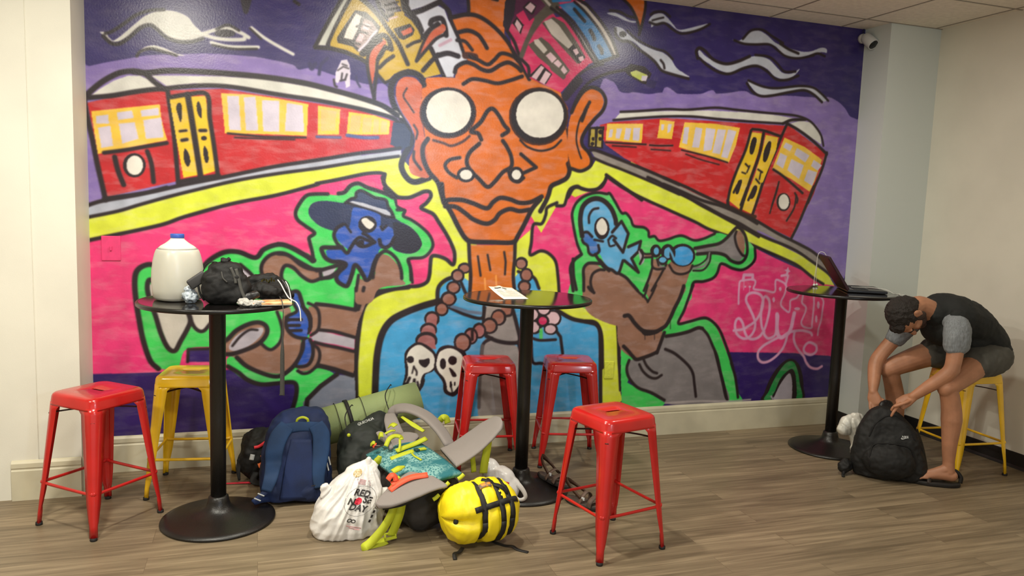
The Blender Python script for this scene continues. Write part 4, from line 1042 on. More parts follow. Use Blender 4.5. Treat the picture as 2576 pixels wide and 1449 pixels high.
l blk 28.3: 1351,313 1256,245 1178,166 1173,122
fs blu 0: 1078,805 1108,821 1134,789 1144,736 1175,698 1181,639 1186,585 1171,547 1120,548 1079,576 1058,630 1053,673 1099,683 1114,709 1088,757
fs blk 0: 1134,736 1175,719 1201,676 1207,622 1196,579 1176,563 1181,628 1170,676
ls blk 23.6: 1068,800 1098,821 1123,816 1139,773 1154,725 1180,687
ls blk 18.9: 1083,794 1098,747 1114,704 1068,678 1056,662 1068,651
l blk 18.9: 1068,654 1140,653
l blk 18.9: 1058,619 1129,618
l blk 18.9: 1068,587 1140,588
ls blk 21.2: 1056,667 1053,619 1074,576 1114,548 1176,536
fs blu 0: 1156,521 1192,536 1207,498 1197,433 1172,385 1120,381 1125,424 1151,467
ls blk 21.2: 1153,532 1151,478 1130,424 1110,376 1151,369 1187,384 1208,433 1207,492 1192,531
fs navy 0: 1177,1290 1190,1331 1225,1353 1287,1359 1381,1351 1403,1370 1453,1390 1453,1413 1480,1423 1530,1402 1563,1385 1623,1378 1643,1342 1672,1287 1710,1255 1787,1215 1836,1164 1856,1112 1828,1069 1771,1053 1694,1071 1637,1117 1451,1174 1338,1181 1253,1206 1200,1246
fs navy2 0: 1448,1408 1475,1423 1530,1402 1572,1386 1628,1378 1643,1332 1540,1348 1453,1372
fs navyb 0: 1682,1245 1787,1210 1836,1164 1856,1112 1828,1069 1771,1056 1704,1071 1675,1109 1683,1179
ls blk 16.5: 1390,1352 1421,1376 1449,1386 1453,1413 1480,1428 1521,1411 1563,1390 1628,1378 1643,1342 1667,1305 1681,1273
f hatband 0: 1408,1355 1431,1364 1494,1355 1587,1328 1634,1318 1657,1300 1662,1277 1625,1285 1559,1311 1476,1336
ls blk 14.1: 1404,1352 1472,1331 1560,1307 1625,1281 1672,1273
fs blu 0: 1431,1312 1454,1326 1518,1315 1583,1293 1602,1271 1603,1215 1635,1220 1673,1203 1679,1151 1656,1104 1628,1094 1596,1075 1587,1037 1569,999 1547,905 1524,881 1491,914 1454,979 1436,942 1423,872 1396,853 1346,876 1336,909 1390,974 1390,993 1344,997 1299,1015 1281,1052 1290,1070 1357,1085 1394,1053 1407,1072 1370,1104 1334,1153 1342,1195 1374,1223 1414,1210
f grn 0: 1454,951 1477,933 1455,848 1419,830 1427,895
ls blk 21.2: 1378,1223 1342,1199 1325,1158 1343,1112 1375,1081 1403,1053 1425,1086 1452,1128 1479,1147 1516,1134 1562,1121 1525,1157 1497,1171
ls blk 21.2: 1452,1119 1480,1096 1517,1097 1567,1121
f blk 0: 1505,1115 1504,1111 1503,1107 1500,1103 1497,1100 1493,1098 1489,1097 1484,1096 1480,1097 1475,1098 1471,1100 1468,1103 1466,1106 1464,1110 1463,1114 1464,1119 1465,1122 1468,1126 1471,1129 1475,1131 1479,1133 1484,1133 1488,1133 1493,1132 1497,1130 1500,1127 1503,1123 1504,1119
l blk 14.1: 1392,1224 1424,1178
l blk 16.5: 1603,1215 1612,1197 1635,1220
ls blk 23.6: 1595,1135 1605,1103 1633,1089 1665,1109 1684,1147
f blk 0: 1577,1228 1576,1217 1572,1206 1565,1196 1557,1188 1546,1181 1535,1177 1522,1176 1510,1177 1498,1180 1488,1186 1479,1194 1472,1204 1468,1214 1467,1225 1468,1237 1472,1248 1478,1257 1487,1266 1497,1272 1509,1276 1521,1278 1533,1277 1545,1273 1555,1268 1564,1260 1571,1250 1575,1240
fs white 0: 1485,1251 1510,1266 1537,1250 1561,1232 1556,1214 1534,1199 1506,1217
ls blk 25.9: 1371,1085 1316,1084 1258,1081 1261,1051 1281,1019 1317,1001 1362,999 1394,988 1390,970 1359,941 1341,909 1355,876 1400,853 1418,877 1436,933 1449,979 1472,966 1501,919 1524,881 1547,919 1565,990 1587,1037
f lavg 0: 1255,945 1336,965 1327,941 1291,909 1269,904
ls blk 21.2: 1246,945 1291,960 1340,974 1376,983
ls blk 21.2: 1260,899 1309,913 1354,946
l blk 21.2: 1246,950 1255,899
fs brn 0: 1570,919 1569,980 1596,1042 1629,1047 1667,1029 1715,972 1736,901 1756,863 1642,851 1586,825 1550,754 1457,754 1473,895 1524,877
ls blk 21.2: 1559,905 1565,966 1587,1032 1624,1066 1662,1057 1705,1015 1730,953 1736,901
l blk 21.2: 1502,825 1506,844
l blk 18.9: 1473,919 1460,825
ls blk 21.2: 1009,1102 1052,1094 1117,1058 1175,1023 1206,1000 1201,1055 1187,1109 1183,1141 1213,1169 1160,1209 1116,1244 1105,1288 1133,1347 1168,1387 1216,1397 1287,1400
ls blk 23.6: 1349,1405 1385,1415 1420,1455 1466,1469 1516,1448 1585,1428 1632,1413 1670,1394
ls blk 18.9: 1699,1320 1746,1317 1738,1284 1786,1262 1849,1221 1903,1170 1926,1113 1906,1065 1863,1031 1776,1020 1787,968 1793,891
ls blk 21.2: 1009,1043 1061,1037 1118,1004 1175,972 1228,945
ls blk 16.5: 1774,1021 1793,952 1803,875
fs grn 0: 2856,1331 2872,1392 2920,1439 2979,1464 3040,1469 3113,1466 3156,1412 3210,1347 3251,1343 3283,1287 3319,1257 3378,1253 3414,1228 3423,1186 3464,1192 3501,1166 3572,1178 3660,1201 3753,1177 3845,1184 3954,1229 4062,1210 4159,1201 4246,1153 4277,1098 4262,1037 4227,992 4164,970 4079,986 4014,1012 3986,968 3963,930 3897,897 3792,886 3771,837 3740,739 3277,689 2876,745 2863,899 2855,961 2879,1017 2927,1064 2896,1130 2869,1231
f grn 0: 2871,848 3010,848 2990,692 2893,745
fs grn 0: 3787,853 3757,748 3713,637 3687,585 3782,604 3885,622 3955,594 4013,533 4085,397 4141,280 4188,176 4220,72 4241,-5 3899,11 3731,260 3567,515 3598,613 3649,723 3721,853
f grn 0: 3251,445 3377,338 3352,274 3315,184 3389,142 3522,83 3621,25 3587,-13 3283,2 3264,212
fs gry 0: 3597,502 3685,507 3787,531 3876,549 3931,508 3983,427 4028,331 4078,180 4123,0 3674,9 3521,103 3388,155 3320,223 3309,288 3327,339 3377,344 3504,373 3557,450
fs brn 0: 2948,977 2975,1003 3031,1003 3100,962 3181,947 3264,906 3325,853 3357,822 3395,763 3283,583 3049,639 2954,744 2957,900
f brn 0: 3459,981 3566,987 3463,822 3386,822 3428,901
f brn 0: 3459,975 3456,1034 3511,1008 3555,976 3571,1008 3613,998 3675,982 3772,994 3751,940 3731,875 3698,821 3630,740 3475,822
fs brn 0: 2994,759 3036,728 3095,771 3148,802 3191,777 3211,663 3237,445 3362,351 3461,368 3525,392 3562,489 3565,548 3585,580 3632,638 3670,736 3721,853 3431,853 3444,757 3333,853 2987,884
f grn 0: 3332,865 3445,865 3414,795 3400,782
f grn 0: 3221,953 3240,1026 3318,980 3355,948 3406,975 3459,975 3440,912 3386,822 3357,822 3301,874
ls blk 21.2: 3357,822 3313,864 3264,911 3204,942 3157,963
l blk 18.9: 3459,981 3440,912 3404,822
l blk 16.5: 3565,1003 3522,923 3463,822
ls blk 16.5: 3322,859 3363,814 3407,782 3438,750
ls blk 16.5: 3431,859 3414,795 3400,782
ls blk 16.5: 3495,859 3470,801 3438,744
ls blk 18.9: 3100,962 3061,962 3017,936 3003,889 3010,848 3023,823
ls blk 21.2: 2956,823 2952,900 2948,967 2975,1003 3019,1008 3064,1004
ls blk 21.2: 2989,846 3004,828 3032,809
ls blk 28.3: 3713,853 3689,775 3650,697 3625,638 3592,580 3558,555
ls blk 28.3: 3267,649 3302,649 3348,597 3400,551 3436,538 3508,536 3558,555
fs blk 0: 3385,571 3424,512 3510,517 3551,542 3493,543 3436,550
l blk 4.7: 3623,612 3627,554
l blk 4.7: 3430,518 3433,483
l blk 4.7: 3504,523 3507,481
ls blk 25.9: 3272,438 3309,405 3347,365 3377,344 3433,356 3490,374 3532,392
l blk 25.9: 3581,528 3557,457 3532,386
ls blk 25.9: 3597,502 3685,513 3772,531 3845,556 3883,552
ls blk 21.2: 3883,552 3932,502 3975,427 4020,345 4050,249 4080,153 4110,76 4129,21
fs blk 0: 3975,427 4027,345 4066,235 4106,125 4129,28 4104,42 4064,167 4025,277
ls blk 21.2: 3320,340 3305,288 3319,229 3366,169 3418,134 3506,103 3612,45
ls blk 21.2: 3596,410 3664,382 3734,334 3797,278 3831,223 3847,149 3865,60
ls blk 18.9: 3430,343 3458,296 3504,255 3541,241
ls blk 18.9: 3400,308 3432,258 3485,216 3536,205 3579,226
ls blk 18.9: 2927,1069 2896,1130 2873,1205 2852,1296 2850,1341 2872,1397 2919,1441 2979,1466 3034,1474 3090,1468 3113,1471 3155,1417 3205,1347 3239,1345 3276,1308 3302,1262 3378,1253 3414,1228 3422,1191 3463,1195 3501,1166 3572,1178 3630,1198 3684,1202 3772,1174 3845,1186 3935,1223
ls blk 23.6: 2927,1064 2879,1027 2854,976 2863,910 2880,823
ls blk 21.2: 2869,1033 2879,922 2903,830
ls blk 21.2: 4274,1126 4281,1048 4239,998 4177,970 4099,980 4033,1007 3995,1007 3975,946 3940,908 3866,886 3792,880 3772,821
ls blk 21.2: 3787,859 3756,768 3725,677 3687,592 3767,601 3870,625 3923,621 3979,587 4029,533 4073,452 4119,356 4158,259
ls blk 21.2: 4140,294 4178,204 4200,121 4218,37
fs lblu 0: 2921,1308 2934,1374 2976,1416 3031,1423 3094,1400 3142,1350 3162,1289 3180,1274 3214,1285 3264,1214 3251,1136 3236,1094 3253,1110 3354,1153 3347,1085 3303,1043 3355,954 3240,1026 3210,942 3123,973 3061,1066 3028,1060 2982,1075 2980,1116 2939,1156 2936,1217
fs mblu 0: 2938,1186 2964,1207 2999,1178 3058,1117 3061,1076 2993,1075 2980,1121 2939,1151
ls blk 33: 2927,1186 2912,1257 2909,1318 2923,1379 2965,1420 3019,1435 3076,1419 3130,1370 3161,1309 3169,1274
l blk 21.2: 3144,1216 3208,1290 3264,1209 3231,1083 3158,1165
ls blk 16.5: 2972,1274 2970,1319 2995,1361 3034,1372
f blk 0: 3122,1242 3122,1225 3118,1209 3113,1195 3104,1183 3094,1174 3082,1168 3070,1166 3057,1168 3045,1173 3034,1182 3025,1193 3017,1207 3012,1223 3010,1239 3011,1256 3014,1271 3020,1285 3028,1297 3038,1306 3050,1312 3062,1314 3075,1313 3087,1308 3098,1299 3108,1288 3115,1274 3120,1258
fs white 0: 3033,1280 3065,1307 3095,1277 3108,1236 3088,1200 3054,1199 3027,1239
ls blk 18.9: 2931,1207 2964,1212 2999,1183
ls blk 18.9: 2928,1161 2940,1141 2969,1121 2982,1075 3016,1060 3054,1086 3047,1127
l blk 16.5: 3017,1163 3079,1153
ls blk 16.5: 3118,1164 3145,1191 3174,1176
ls blk 14.1: 3119,1154 3132,1123 3165,1129
l blk 21.2: 3027,1065 3088,988 3135,957
ls blk 21.2: 3063,1029 3117,978 3157,963 3204,942 3234,1026
l blk 21.2: 3269,1120 3360,1159 3347,1090 3297,1042 3355,948 3246,1026
f lavg 0: 3346,1096 3375,1106 3394,1075 3500,1077 3502,1055 3401,1054 3392,1017 3370,996
f brn 0: 3394,1075 3512,1077 3514,1056 3396,1049
ls blk 16.5: 3358,1101 3383,1059 3363,1006
ls blk 14.1: 3369,1101 3394,1075 3453,1076
l blk 14.1: 3396,1049 3455,1052
f gry 0: 3788,1118 3942,1131 4033,1176 4091,1243 4155,1244 4186,1179 4188,1069 4147,1025 4041,1067 3945,1093 3803,1081
fs brn 0: 4110,1243 4149,1239 4180,1179 4190,1124 4174,1086 4131,1145
ls blk 23.6: 3782,1118 3879,1136 3972,1154 4032,1193 4090,1254 4121,1271 4168,1239 4199,1180 4212,1097 4191,1042 4147,1019 4082,1035 4028,1073 3939,1088 3803,1078
ls blk 18.9: 4110,1243 4101,1200 4125,1134 4168,1080 4195,1069
ls gry 15.7: 3773,978 3859,995 3893,1038 3902,1087
ls blk 11.8: 3766,989 3827,1005 3880,1044 3889,1087
ls blk 14.1: 3780,962 3860,968 3906,1022 3914,1082
f blk 0: 3521,1095 3521,1085 3518,1076 3514,1067 3507,1060 3500,1055 3491,1051 3481,1050 3472,1051 3463,1054 3454,1059 3447,1066 3441,1075 3438,1084 3436,1094 3436,1104 3439,1114 3444,1122 3450,1129 3458,1135 3466,1138 3476,1140 3485,1139 3495,1136 3503,1130 3510,1123 3516,1115 3520,1105
f lblu 0: 3503,1095 3503,1090 3502,1084 3499,1079 3497,1075 3493,1072 3489,1070 3484,1070 3480,1070 3475,1072 3471,1075 3468,1079 3465,1084 3463,1089 3463,1095 3463,1100 3464,1106 3466,1110 3469,1114 3473,1118 3477,1119 3481,1120 3486,1120 3490,1118 3494,1115 3497,1111 3500,1106 3502,1101
f blk 0: 3625,1089 3625,1076 3622,1065 3616,1054 3608,1045 3598,1038 3587,1034 3575,1032 3563,1034 3551,1038 3541,1044 3532,1053 3525,1063 3520,1075 3518,1087 3518,1100 3521,1112 3527,1122 3535,1131 3545,1138 3556,1142 3568,1144 3580,1143 3592,1139 3602,1132 3611,1124 3619,1113 3623,1101
f lblu 0: 3602,1083 3602,1075 3600,1067 3597,1060 3592,1054 3587,1049 3581,1047 3574,1046 3567,1047 3561,1049 3555,1054 3550,1059 3546,1066 3543,1074 3542,1082 3542,1091 3544,1099 3547,1106 3551,1112 3557,1116 3563,1119 3569,1120 3576,1119 3583,1117 3589,1112 3594,1106 3598,1099 3600,1092
f blk 0: 3575,1030 3575,1023 3572,1016 3567,1010 3561,1005 3553,1001 3545,998 3535,997 3526,998 3517,1000 3509,1004 3502,1009 3497,1015 3493,1022 3492,1029 3492,1036 3495,1043 3499,1049 3506,1054 3513,1058 3522,1060 3531,1061 3541,1060 3550,1058 3558,1054 3565,1049 3570,1043 3574,1037
f lblu 0: 3563,1035 3563,1031 3561,1027 3558,1023 3554,1020 3549,1017 3543,1016 3537,1015 3531,1016 3525,1017 3520,1019 3515,1022 3512,1026 3509,1030 3509,1034 3509,1039 3511,1043 3514,1046 3518,1049 3523,1052 3529,1053 3535,1054 3541,1053 3547,1052 3552,1050 3557,1047 3560,1043 3563,1039
f brn 0: 3502,1013 3501,1007 3500,1001 3497,996 3493,992 3488,989 3482,987 3476,986 3470,987 3465,989 3459,992 3455,996 3452,1001 3449,1007 3448,1012 3448,1018 3450,1024 3453,1029 3457,1033 3462,1036 3467,1038 3473,1039 3479,1039 3485,1037 3490,1034 3495,1029 3498,1024 3500,1019
f blk 0: 3790,1070 3789,1052 3782,1035 3771,1019 3756,1006 3737,996 3716,990 3693,988 3670,990 3648,996 3628,1005 3611,1018 3598,1033 3590,1049 3586,1067 3587,1085 3594,1102 3605,1117 3620,1130 3638,1140 3660,1146 3682,1149 3705,1147 3727,1141 3747,1132 3764,1120 3777,1105 3786,1088
f brn 0: 3766,994 3764,983 3758,973 3748,964 3734,956 3717,950 3698,946 3678,945 3657,946 3638,949 3620,955 3605,963 3594,972 3587,982 3584,992 3585,1003 3591,1013 3601,1023 3615,1030 3632,1036 3651,1040 3671,1041 3691,1040 3711,1037 3729,1031 3744,1024 3755,1015 3763,1005
ls blk 16.5: 3589,998 3629,950 3690,937 3750,956 3772,999
f blk 0: 3790,1070 3789,1052 3782,1035 3771,1020 3756,1007 3737,997 3715,991 3693,989 3670,991 3648,997 3628,1006 3611,1018 3598,1033 3590,1050 3586,1067 3587,1085 3594,1101 3605,1116 3620,1129 3639,1139 3660,1145 3682,1147 3705,1146 3727,1140 3747,1131 3764,1119 3777,1104 3786,1087
f blul 0: 3773,1064 3772,1049 3767,1035 3758,1022 3746,1011 3731,1003 3714,998 3695,996 3677,998 3659,1002 3643,1010 3630,1021 3619,1033 3612,1047 3609,1062 3610,1077 3615,1091 3624,1104 3636,1115 3651,1123 3668,1128 3686,1130 3705,1129 3722,1124 3739,1116 3752,1106 3763,1093 3770,1079
f blk 0: 3632,1084 3632,1074 3631,1065 3628,1057 3625,1050 3621,1045 3616,1042 3611,1041 3605,1042 3600,1045 3595,1050 3591,1057 3587,1065 3585,1074 3584,1083 3584,1093 3585,1102 3587,1110 3591,1116 3595,1122 3600,1125 3605,1126 3610,1125 3616,1122 3621,1117 3625,1110 3628,1102 3631,1093
ls lblu 15.7: 3576,1115 3602,1083 3623,1041
ls gry 15.7: 3491,1039 3511,997 3554,982
l blk 14.1: 3491,1039 3506,997
ls blk 16.5: 3454,1055 3458,991 3495,970 3555,976
fs blk 0: 4441,-1 4444,62 4484,165 4542,246 4611,300 4668,308 4729,268 4771,182 4787,96 4781,-18
fs grn2 0: 4461,-2 4483,74 4532,177 4605,272 4669,291 4715,240 4751,126 4768,-17
fs blk 0: 4515,-5 4540,78 4581,168 4642,222 4683,227 4715,156 4718,-15
fs lavg 0: 4539,-6 4556,78 4607,160 4653,200 4677,157 4688,86 4680,-13
ls lavg 13.1: 4507,31 4521,12 4537,22
ls spray 13.1: 3621,24 3898,25 4146,10 4327,15
fs wht3 0: 103,2207 130,2207 149,2180 176,2175 257,2252 326,2317 401,2350 470,2354 533,2332 567,2291 609,2251 595,2224 531,2205 462,2203 413,2232 366,2263 318,2265 277,2236 223,2187 182,2165 149,2169 116,2194
ls blk 16.5: 130,2203 156,2213 210,2254 278,2312 347,2344 415,2356
ls blk 18.9: 119,2188 155,2155 195,2156 243,2193 298,2249 345,2268 379,2250 427,2211 489,2195 552,2201 609,2225
ls wht3 21: 595,2242 674,2276 746,2291 811,2272 848,2253
ls blk 14.1: 681,2281 739,2309 797,2285
ls wht3 21: 602,2247 673,2232 746,2231 818,2239 826,2247
f blk2 0: 778,2268 777,2264 773,2259 766,2254 758,2250 747,2246 736,2244 724,2242 712,2241 700,2242 690,2243 682,2246 675,2249 671,2253 670,2257 671,2262 675,2267 682,2272 690,2276 701,2279 712,2282 724,2284 736,2285 748,2284 758,2283 767,2280 773,2277 777,2273
ls wht3 18.3: 652,2207 745,2194 899,2205
ls blk 11.8: 659,2193 767,2183 892,2195
ls wht3 18.3: 863,2307 929,2261 1004,2222 1087,2184
ls blk 11.8: 855,2303 914,2252
fs wht3 0: 278,2109 310,2145 358,2164 412,2155 468,2134 517,2124 482,2122 412,2136 357,2146 309,2123
ls blk 14.1: 278,2098 296,2125 344,2144 392,2138 475,2120
ls blk 16.5: 812,2459 833,2387 855,2464
fs blk2 0: 812,2466 863,2472 844,2395 830,2382
l blk 18.9: 1094,2476 1117,2463
fs wht4 0: 3030,2622 3079,2631 3139,2616 3191,2595 3241,2592 3222,2581 3151,2591 3100,2607 3060,2612
ls blk 16.5: 3049,2641 3118,2640 3179,2620 3240,2614
fs wht4 0: 3331,2608 3363,2647 3424,2663 3467,2641 3511,2604 3555,2572 3631,2589 3715,2616 3778,2634 3744,2604 3668,2575 3591,2561 3541,2571 3476,2606 3428,2601 3381,2587 3354,2566 3350,2587
ls blk 16.5: 3343,2645 3376,2666 3437,2673 3487,2649
ls blk 16.5: 3339,2597 3387,2588 3448,2603 3506,2573 3570,2550 3647,2564 3730,2596 3792,2633
ls blk 11.8: 3358,2611 3405,2628 3439,2638
fs wht4 0: 3087,2542 3140,2541 3182,2511 3251,2470 3307,2446 3391,2424 3454,2412 3512,2376 3557,2325 3616,2294 3660,2273 3596,2274 3511,2285 3461,2293 3417,2337 3352,2379 3310,2405 3239,2457 3198,2465 3158,2461 3123,2487
f blk 0: 3175,2504 3175,2500 3173,2496 3170,2492 3166,2488 3161,2486 3156,2484 3150,2483 3144,2483 3138,2483 3133,2485 3129,2488 3125,2491 3123,2495 3122,2499 3123,2503 3124,2507 3127,2511 3131,2514 3136,2517 3142,2519 3148,2520 3154,2520 3159,2519 3165,2518 3169,2515 3172,2512 3174,2508
ls blk 18.9: 3094,2531 3103,2485 3144,2460 3198,2459 3268,2419 3338,2384 3396,2347 3447,2298 3525,2280 3654,2261
ls blk 14.1: 3181,2528 3237,2487 3306,2458 3390,2433 3467,2420 3526,2377
ls blk 16.5: 3436,2363 3458,2341 3467,2314
fs wht4 0: 3975,2549 4036,2551 4099,2608 4176,2630 4246,2609 4330,2561 4437,2538 4544,2524 4626,2532 4707,2564 4756,2563 4764,2535 4722,2536 4651,2520 4559,2487 4466,2474 4394,2491 4320,2541 4228,2546 4139,2533 4048,2538
ls blk 16.5: 4058,2562 4120,2624 4209,2638 4292,2604 4388,2566
ls blk 16.5: 3992,2546 4071,2531 4161,2535 4274,2546 4346,2515 4419,2479 4525,2475 4653,2506
ls blk 18.9: 4365,2559 4438,2529 4522,2508
ls blk 16.5: 4629,2503 4687,2523 4749,2510
fs wht4 0: 3721,2456 3783,2416 3872,2387 3960,2386 4047,2412 4123,2447 4201,2459 4283,2443 4356,2393 4405,2364 4476,2365 4543,2404 4500,2353 4421,2322 4338,2334 4277,2376 4218,2395 4139,2393 4062,2367 3976,2327 3887,2338 3797,2376 3729,2411
ls blk 21.2: 3714,2401 3700,2445 3725,2470 3770,2452 3838,2403 3938,2384 4036,2411 4123,2452
ls blk 18.9: 3730,2402 3798,2358 3888,2324 3976,2322 4084,2369 4184,2392 4266,2366 4351,2316 4444,2319 4536,2356
ls blk 16.5: 4167,2465 4281,2462 4354,2421 4416,2374 4509,2382
fs wht4 0: 4119,2283 4195,2261 4323,2247 4484,2269 4625,2286 4712,2263 4790,2211 4767,2194 4678,2236 4580,2258 4486,2246 4349,2211 4246,2198 4187,2217
ls blk 18.9: 4115,2268 4165,2216 4235,2191 4326,2201 4464,2234 4592,2259 4678,2236 4755,2188
ls blk 16.5: 4125,2288 4253,2256 4368,2255 4542,2284 4662,2284 4737,2251 4809,2202
ls sig 15.7: 4169,726 4165,785 4164,845 4168,886 4198,895 4267,901 4295,892 4297,868 4287,845 4297,830 4386,821 4457,808 4474,826 4470,869 4475,899 4515,890 4560,866 4566,832 4553,784 4534,747 4534,711 4569,680 4607,661 4614,698 4614,747 4663,765 4689,795
l sig 23.6: 4194,898 4198,934 4271,934 4273,904
l sig 18.3: 4560,863 4571,905 4576,929 4554,935 4518,929
f sig 0: 4553,941 4559,959 4539,974 4559,976 4570,996 4579,975 4596,960 4579,956 4575,938
ls sig 15.7: 4722,795 4718,759 4718,728 4754,697 4753,660 4735,617 4724,580 4749,549 4817,538 4821,572 4824,659 4825,721 4823,783 4876,776 4909,739 4907,683 4901,596 4884,534 4881,484
f sig 0: 4529,832 4529,829 4528,826 4527,823 4525,821 4523,819 4520,818 4517,818 4514,818 4512,819 4509,821 4507,823 4505,826 4504,829 4503,832 4503,836 4504,839 4505,841 4507,844 4509,845 4512,847 4515,847 4518,847 4521,845 4523,844 4525,841 4527,839 4528,836
f sig 0: 4477,753 4477,748 4476,744 4475,740 4474,737 4472,734 4470,733 4468,732 4465,733 4463,734 4461,737 4459,740 4457,744 4456,748 4455,753 4455,757 4455,762 4456,766 4458,769 4460,771 4462,773 4464,773 4466,773 4469,771 4471,769 4473,765 4475,762 4476,757
f sig 0: 4704,685 4703,683 4702,680 4699,678 4695,676 4690,675 4684,674 4679,674 4673,675 4667,675 4662,677 4658,679 4654,681 4652,683 4651,686 4652,688 4653,690 4656,692 4660,694 4665,695 4671,696 4677,696 4682,696 4688,695 4693,694 4698,692 4701,690 4703,687
f sig 0: 4878,711 4879,705 4878,699 4877,694 4875,689 4873,686 4871,684 4868,683 4865,684 4861,686 4859,689 4856,694 4854,699 4852,705 4851,712 4851,718 4852,724 4853,729 4854,734 4857,737 4859,739 4862,740 4865,739 4868,737 4871,734 4874,729 4876,724 4877,718
f sig 0: 4868,606 4869,599 4868,593 4867,588 4866,583 4864,580 4862,578 4859,577 4856,578 4854,580 4851,584 4849,588 4847,594 4845,600 4844,606 4844,613 4844,619 4845,624 4847,628 4849,632 4851,634 4854,635 4856,634 4859,632 4862,628 4864,624 4866,618 4867,612
f sig 0: 4264,849 4264,847 4263,845 4262,844 4261,842 4259,841 4257,841 4254,840 4252,841 4250,841 4248,842 4246,844 4245,845 4244,847 4243,849 4243,851 4244,853 4245,855 4247,856 4248,857 4251,858 4253,858 4255,858 4257,857 4260,856 4261,855 4263,853 4264,851
f sig 0: 4221,849 4221,848 4221,846 4220,845 4219,844 4218,843 4216,842 4215,842 4213,842 4212,843 4210,844 4209,845 4208,846 4207,848 4207,849 4207,851 4208,852 4208,854 4209,855 4211,856 4212,856 4213,856 4215,856 4217,856 4218,855 4219,854 4220,852 4221,851
ls sig 21: 4144,532 4219,540 4266,563 4313,592 4351,640 4374,700 4373,754 4346,791 4288,806 4241,791 4230,749 4263,695 4303,629 4322,574 4312,520 4273,478 4225,473 4174,504 4152,559 4159,607 4185,618 4216,582 4234,527 4266,478 4316,465 4364,482 4390,512
ls sig 21: 4404,518 4380,555 4366,628 4367,700 4377,760 4396,778 4427,748 4436,688 4425,609 4409,548 4397,518 4421,481 4451,468 4499,492 4508,553 4516,626 4503,650
ls sig 31.4: 4504,644 4508,602 4513,540 4528,491 4558,472 4593,490 4621,508 4639,551 4648,612 4655,652
ls sig 21: 4530,473 4474,449 4406,414 4366,373 4367,324 4402,292 4458,296 4520,331 4573,385 4598,440 4614,502 4656,516 4737,521 4812,504 4829,485
ls sig 21: 4671,513 4668,464 4688,413 4729,363 4770,324 4796,279 4837,240 4899,226 4942,243
lc sig 21: 4819,429 4874,403 4878,359 4836,335 4782,349 4764,380 4783,417
l sig 5.2: 4202,892 4203,827
l sig 5.2: 4253,845 4253,809
l sig 5.2: 4552,917 4554,893'''
PAL = dict(sky=(50,38,100), lav=(134,112,178), pink=(230,58,122), dpur=(50,30,100), dpur2=(30,20,60), rail=(176,180,196), rail2=(140,132,126),
 yel=(216,224,62), blue=(70,160,215), tie=(150,142,140), pale=(196,196,186), gold=(190,156,34), dsky=(44,36,84), gry=(128,122,124), pinkw=(214,180,188),
 blk=(40,30,34), blk2=(44,36,48), white=(222,216,206), win=(150,125,125), lavw=(206,196,212), rust=(198,92,60), wht2=(206,208,222), lavp=(196,160,180),
 org=(208,104,22), brn3=(70,36,24), mag=(206,44,96), dgry=(88,80,70), maroon=(84,30,66), wing=(196,186,176), bluw=(38,120,180), ygr=(190,200,90),
 dpurp=(56,36,92), orgr=(194,92,54), org2=(210,112,30), orgl=(240,160,80), blu2=(90,110,140), gryd=(96,86,86), brn2=(150,98,84), brn4=(160,98,98),
 grn=(66,204,92), grn2=(36,140,70), red=(192,36,42), wht3=(214,212,204), wht4=(190,194,208), gwin=(236,192,66), gold2=(230,190,36), tan=(214,182,110),
 blu3=(70,80,140), navy=(44,50,82), navy2=(52,62,96), navyb=(40,36,50), olive=(170,150,60), white2=(200,196,188), lavg=(176,168,180), brn=(146,106,88),
 mblu=(56,112,184), trou=(118,122,140), blu=(40,82,176), hatband=(186,188,202), lblu=(92,168,216), blul=(62,156,222), sig=(226,164,200), spray=(170,160,160))

def spline(P, closed):
    n = len(P)
    if n < 3: return P
    if closed: Q = np.vstack([P[-1:], P, P[:2]])
    else: Q = np.vstack([2*P[:1]-P[1:2], P, 2*P[-1:]-P[-2:-1]])
    t = np.linspace(0, 1, 7)[:-1][:, None]
    out = []
    for i in range(1, len(Q)-2):
        a, b, c, d = Q[i-1], Q[i], Q[i+1], Q[i+2]
        out.append(0.5*((2*b)+(c-a)*t+(2*a-5*b+4*c-d)*t**2+(3*b-a-3*c+d)*t**3))
    if not closed: out.append(P[-1:])
    return np.vstack(out)

def paint_fill(img, wt, P, col):
    h, w = wt.shape
    y0, y1 = max(0, int(P[:, 1].min())), min(h-1, int(P[:, 1].max())+1)
    x0, x1 = max(0, int(P[:, 0].min())-1), min(w, int(P[:, 0].max())+2)
    if y1 < y0 or x1 <= x0: return
    A, B = P, np.roll(P, -1, 0)
    xs = np.arange(x0, x1)
    cov = np.zeros((y1-y0+1, x1-x0))
    for k in range(2):
        yy = np.arange(y0, y1+1)+(-0.25+0.5*k)
        inside = np.zeros(cov.shape, bool)
        for a, b in zip(A, B):
            if a[1] == b[1]: continue
            rows = np.nonzero((yy >= min(a[1], b[1])) & (yy < max(a[1], b[1])))[0]
            if len(rows) == 0: continue
            xi = a[0]+(yy[rows]-a[1])*(b[0]-a[0])/(b[1]-a[1])
            inside[rows] ^= xs[None, :] > xi[:, None]
        cov += 0.5*inside
    blend(img, wt, y0, x0, cov, col)

def blend(img, wt, y0, x0, cov, col):
    h, w = cov.shape
    s = img[y0:y0+h, x0:x0+w]
    s += (np.array(col)-s)*cov[..., None]

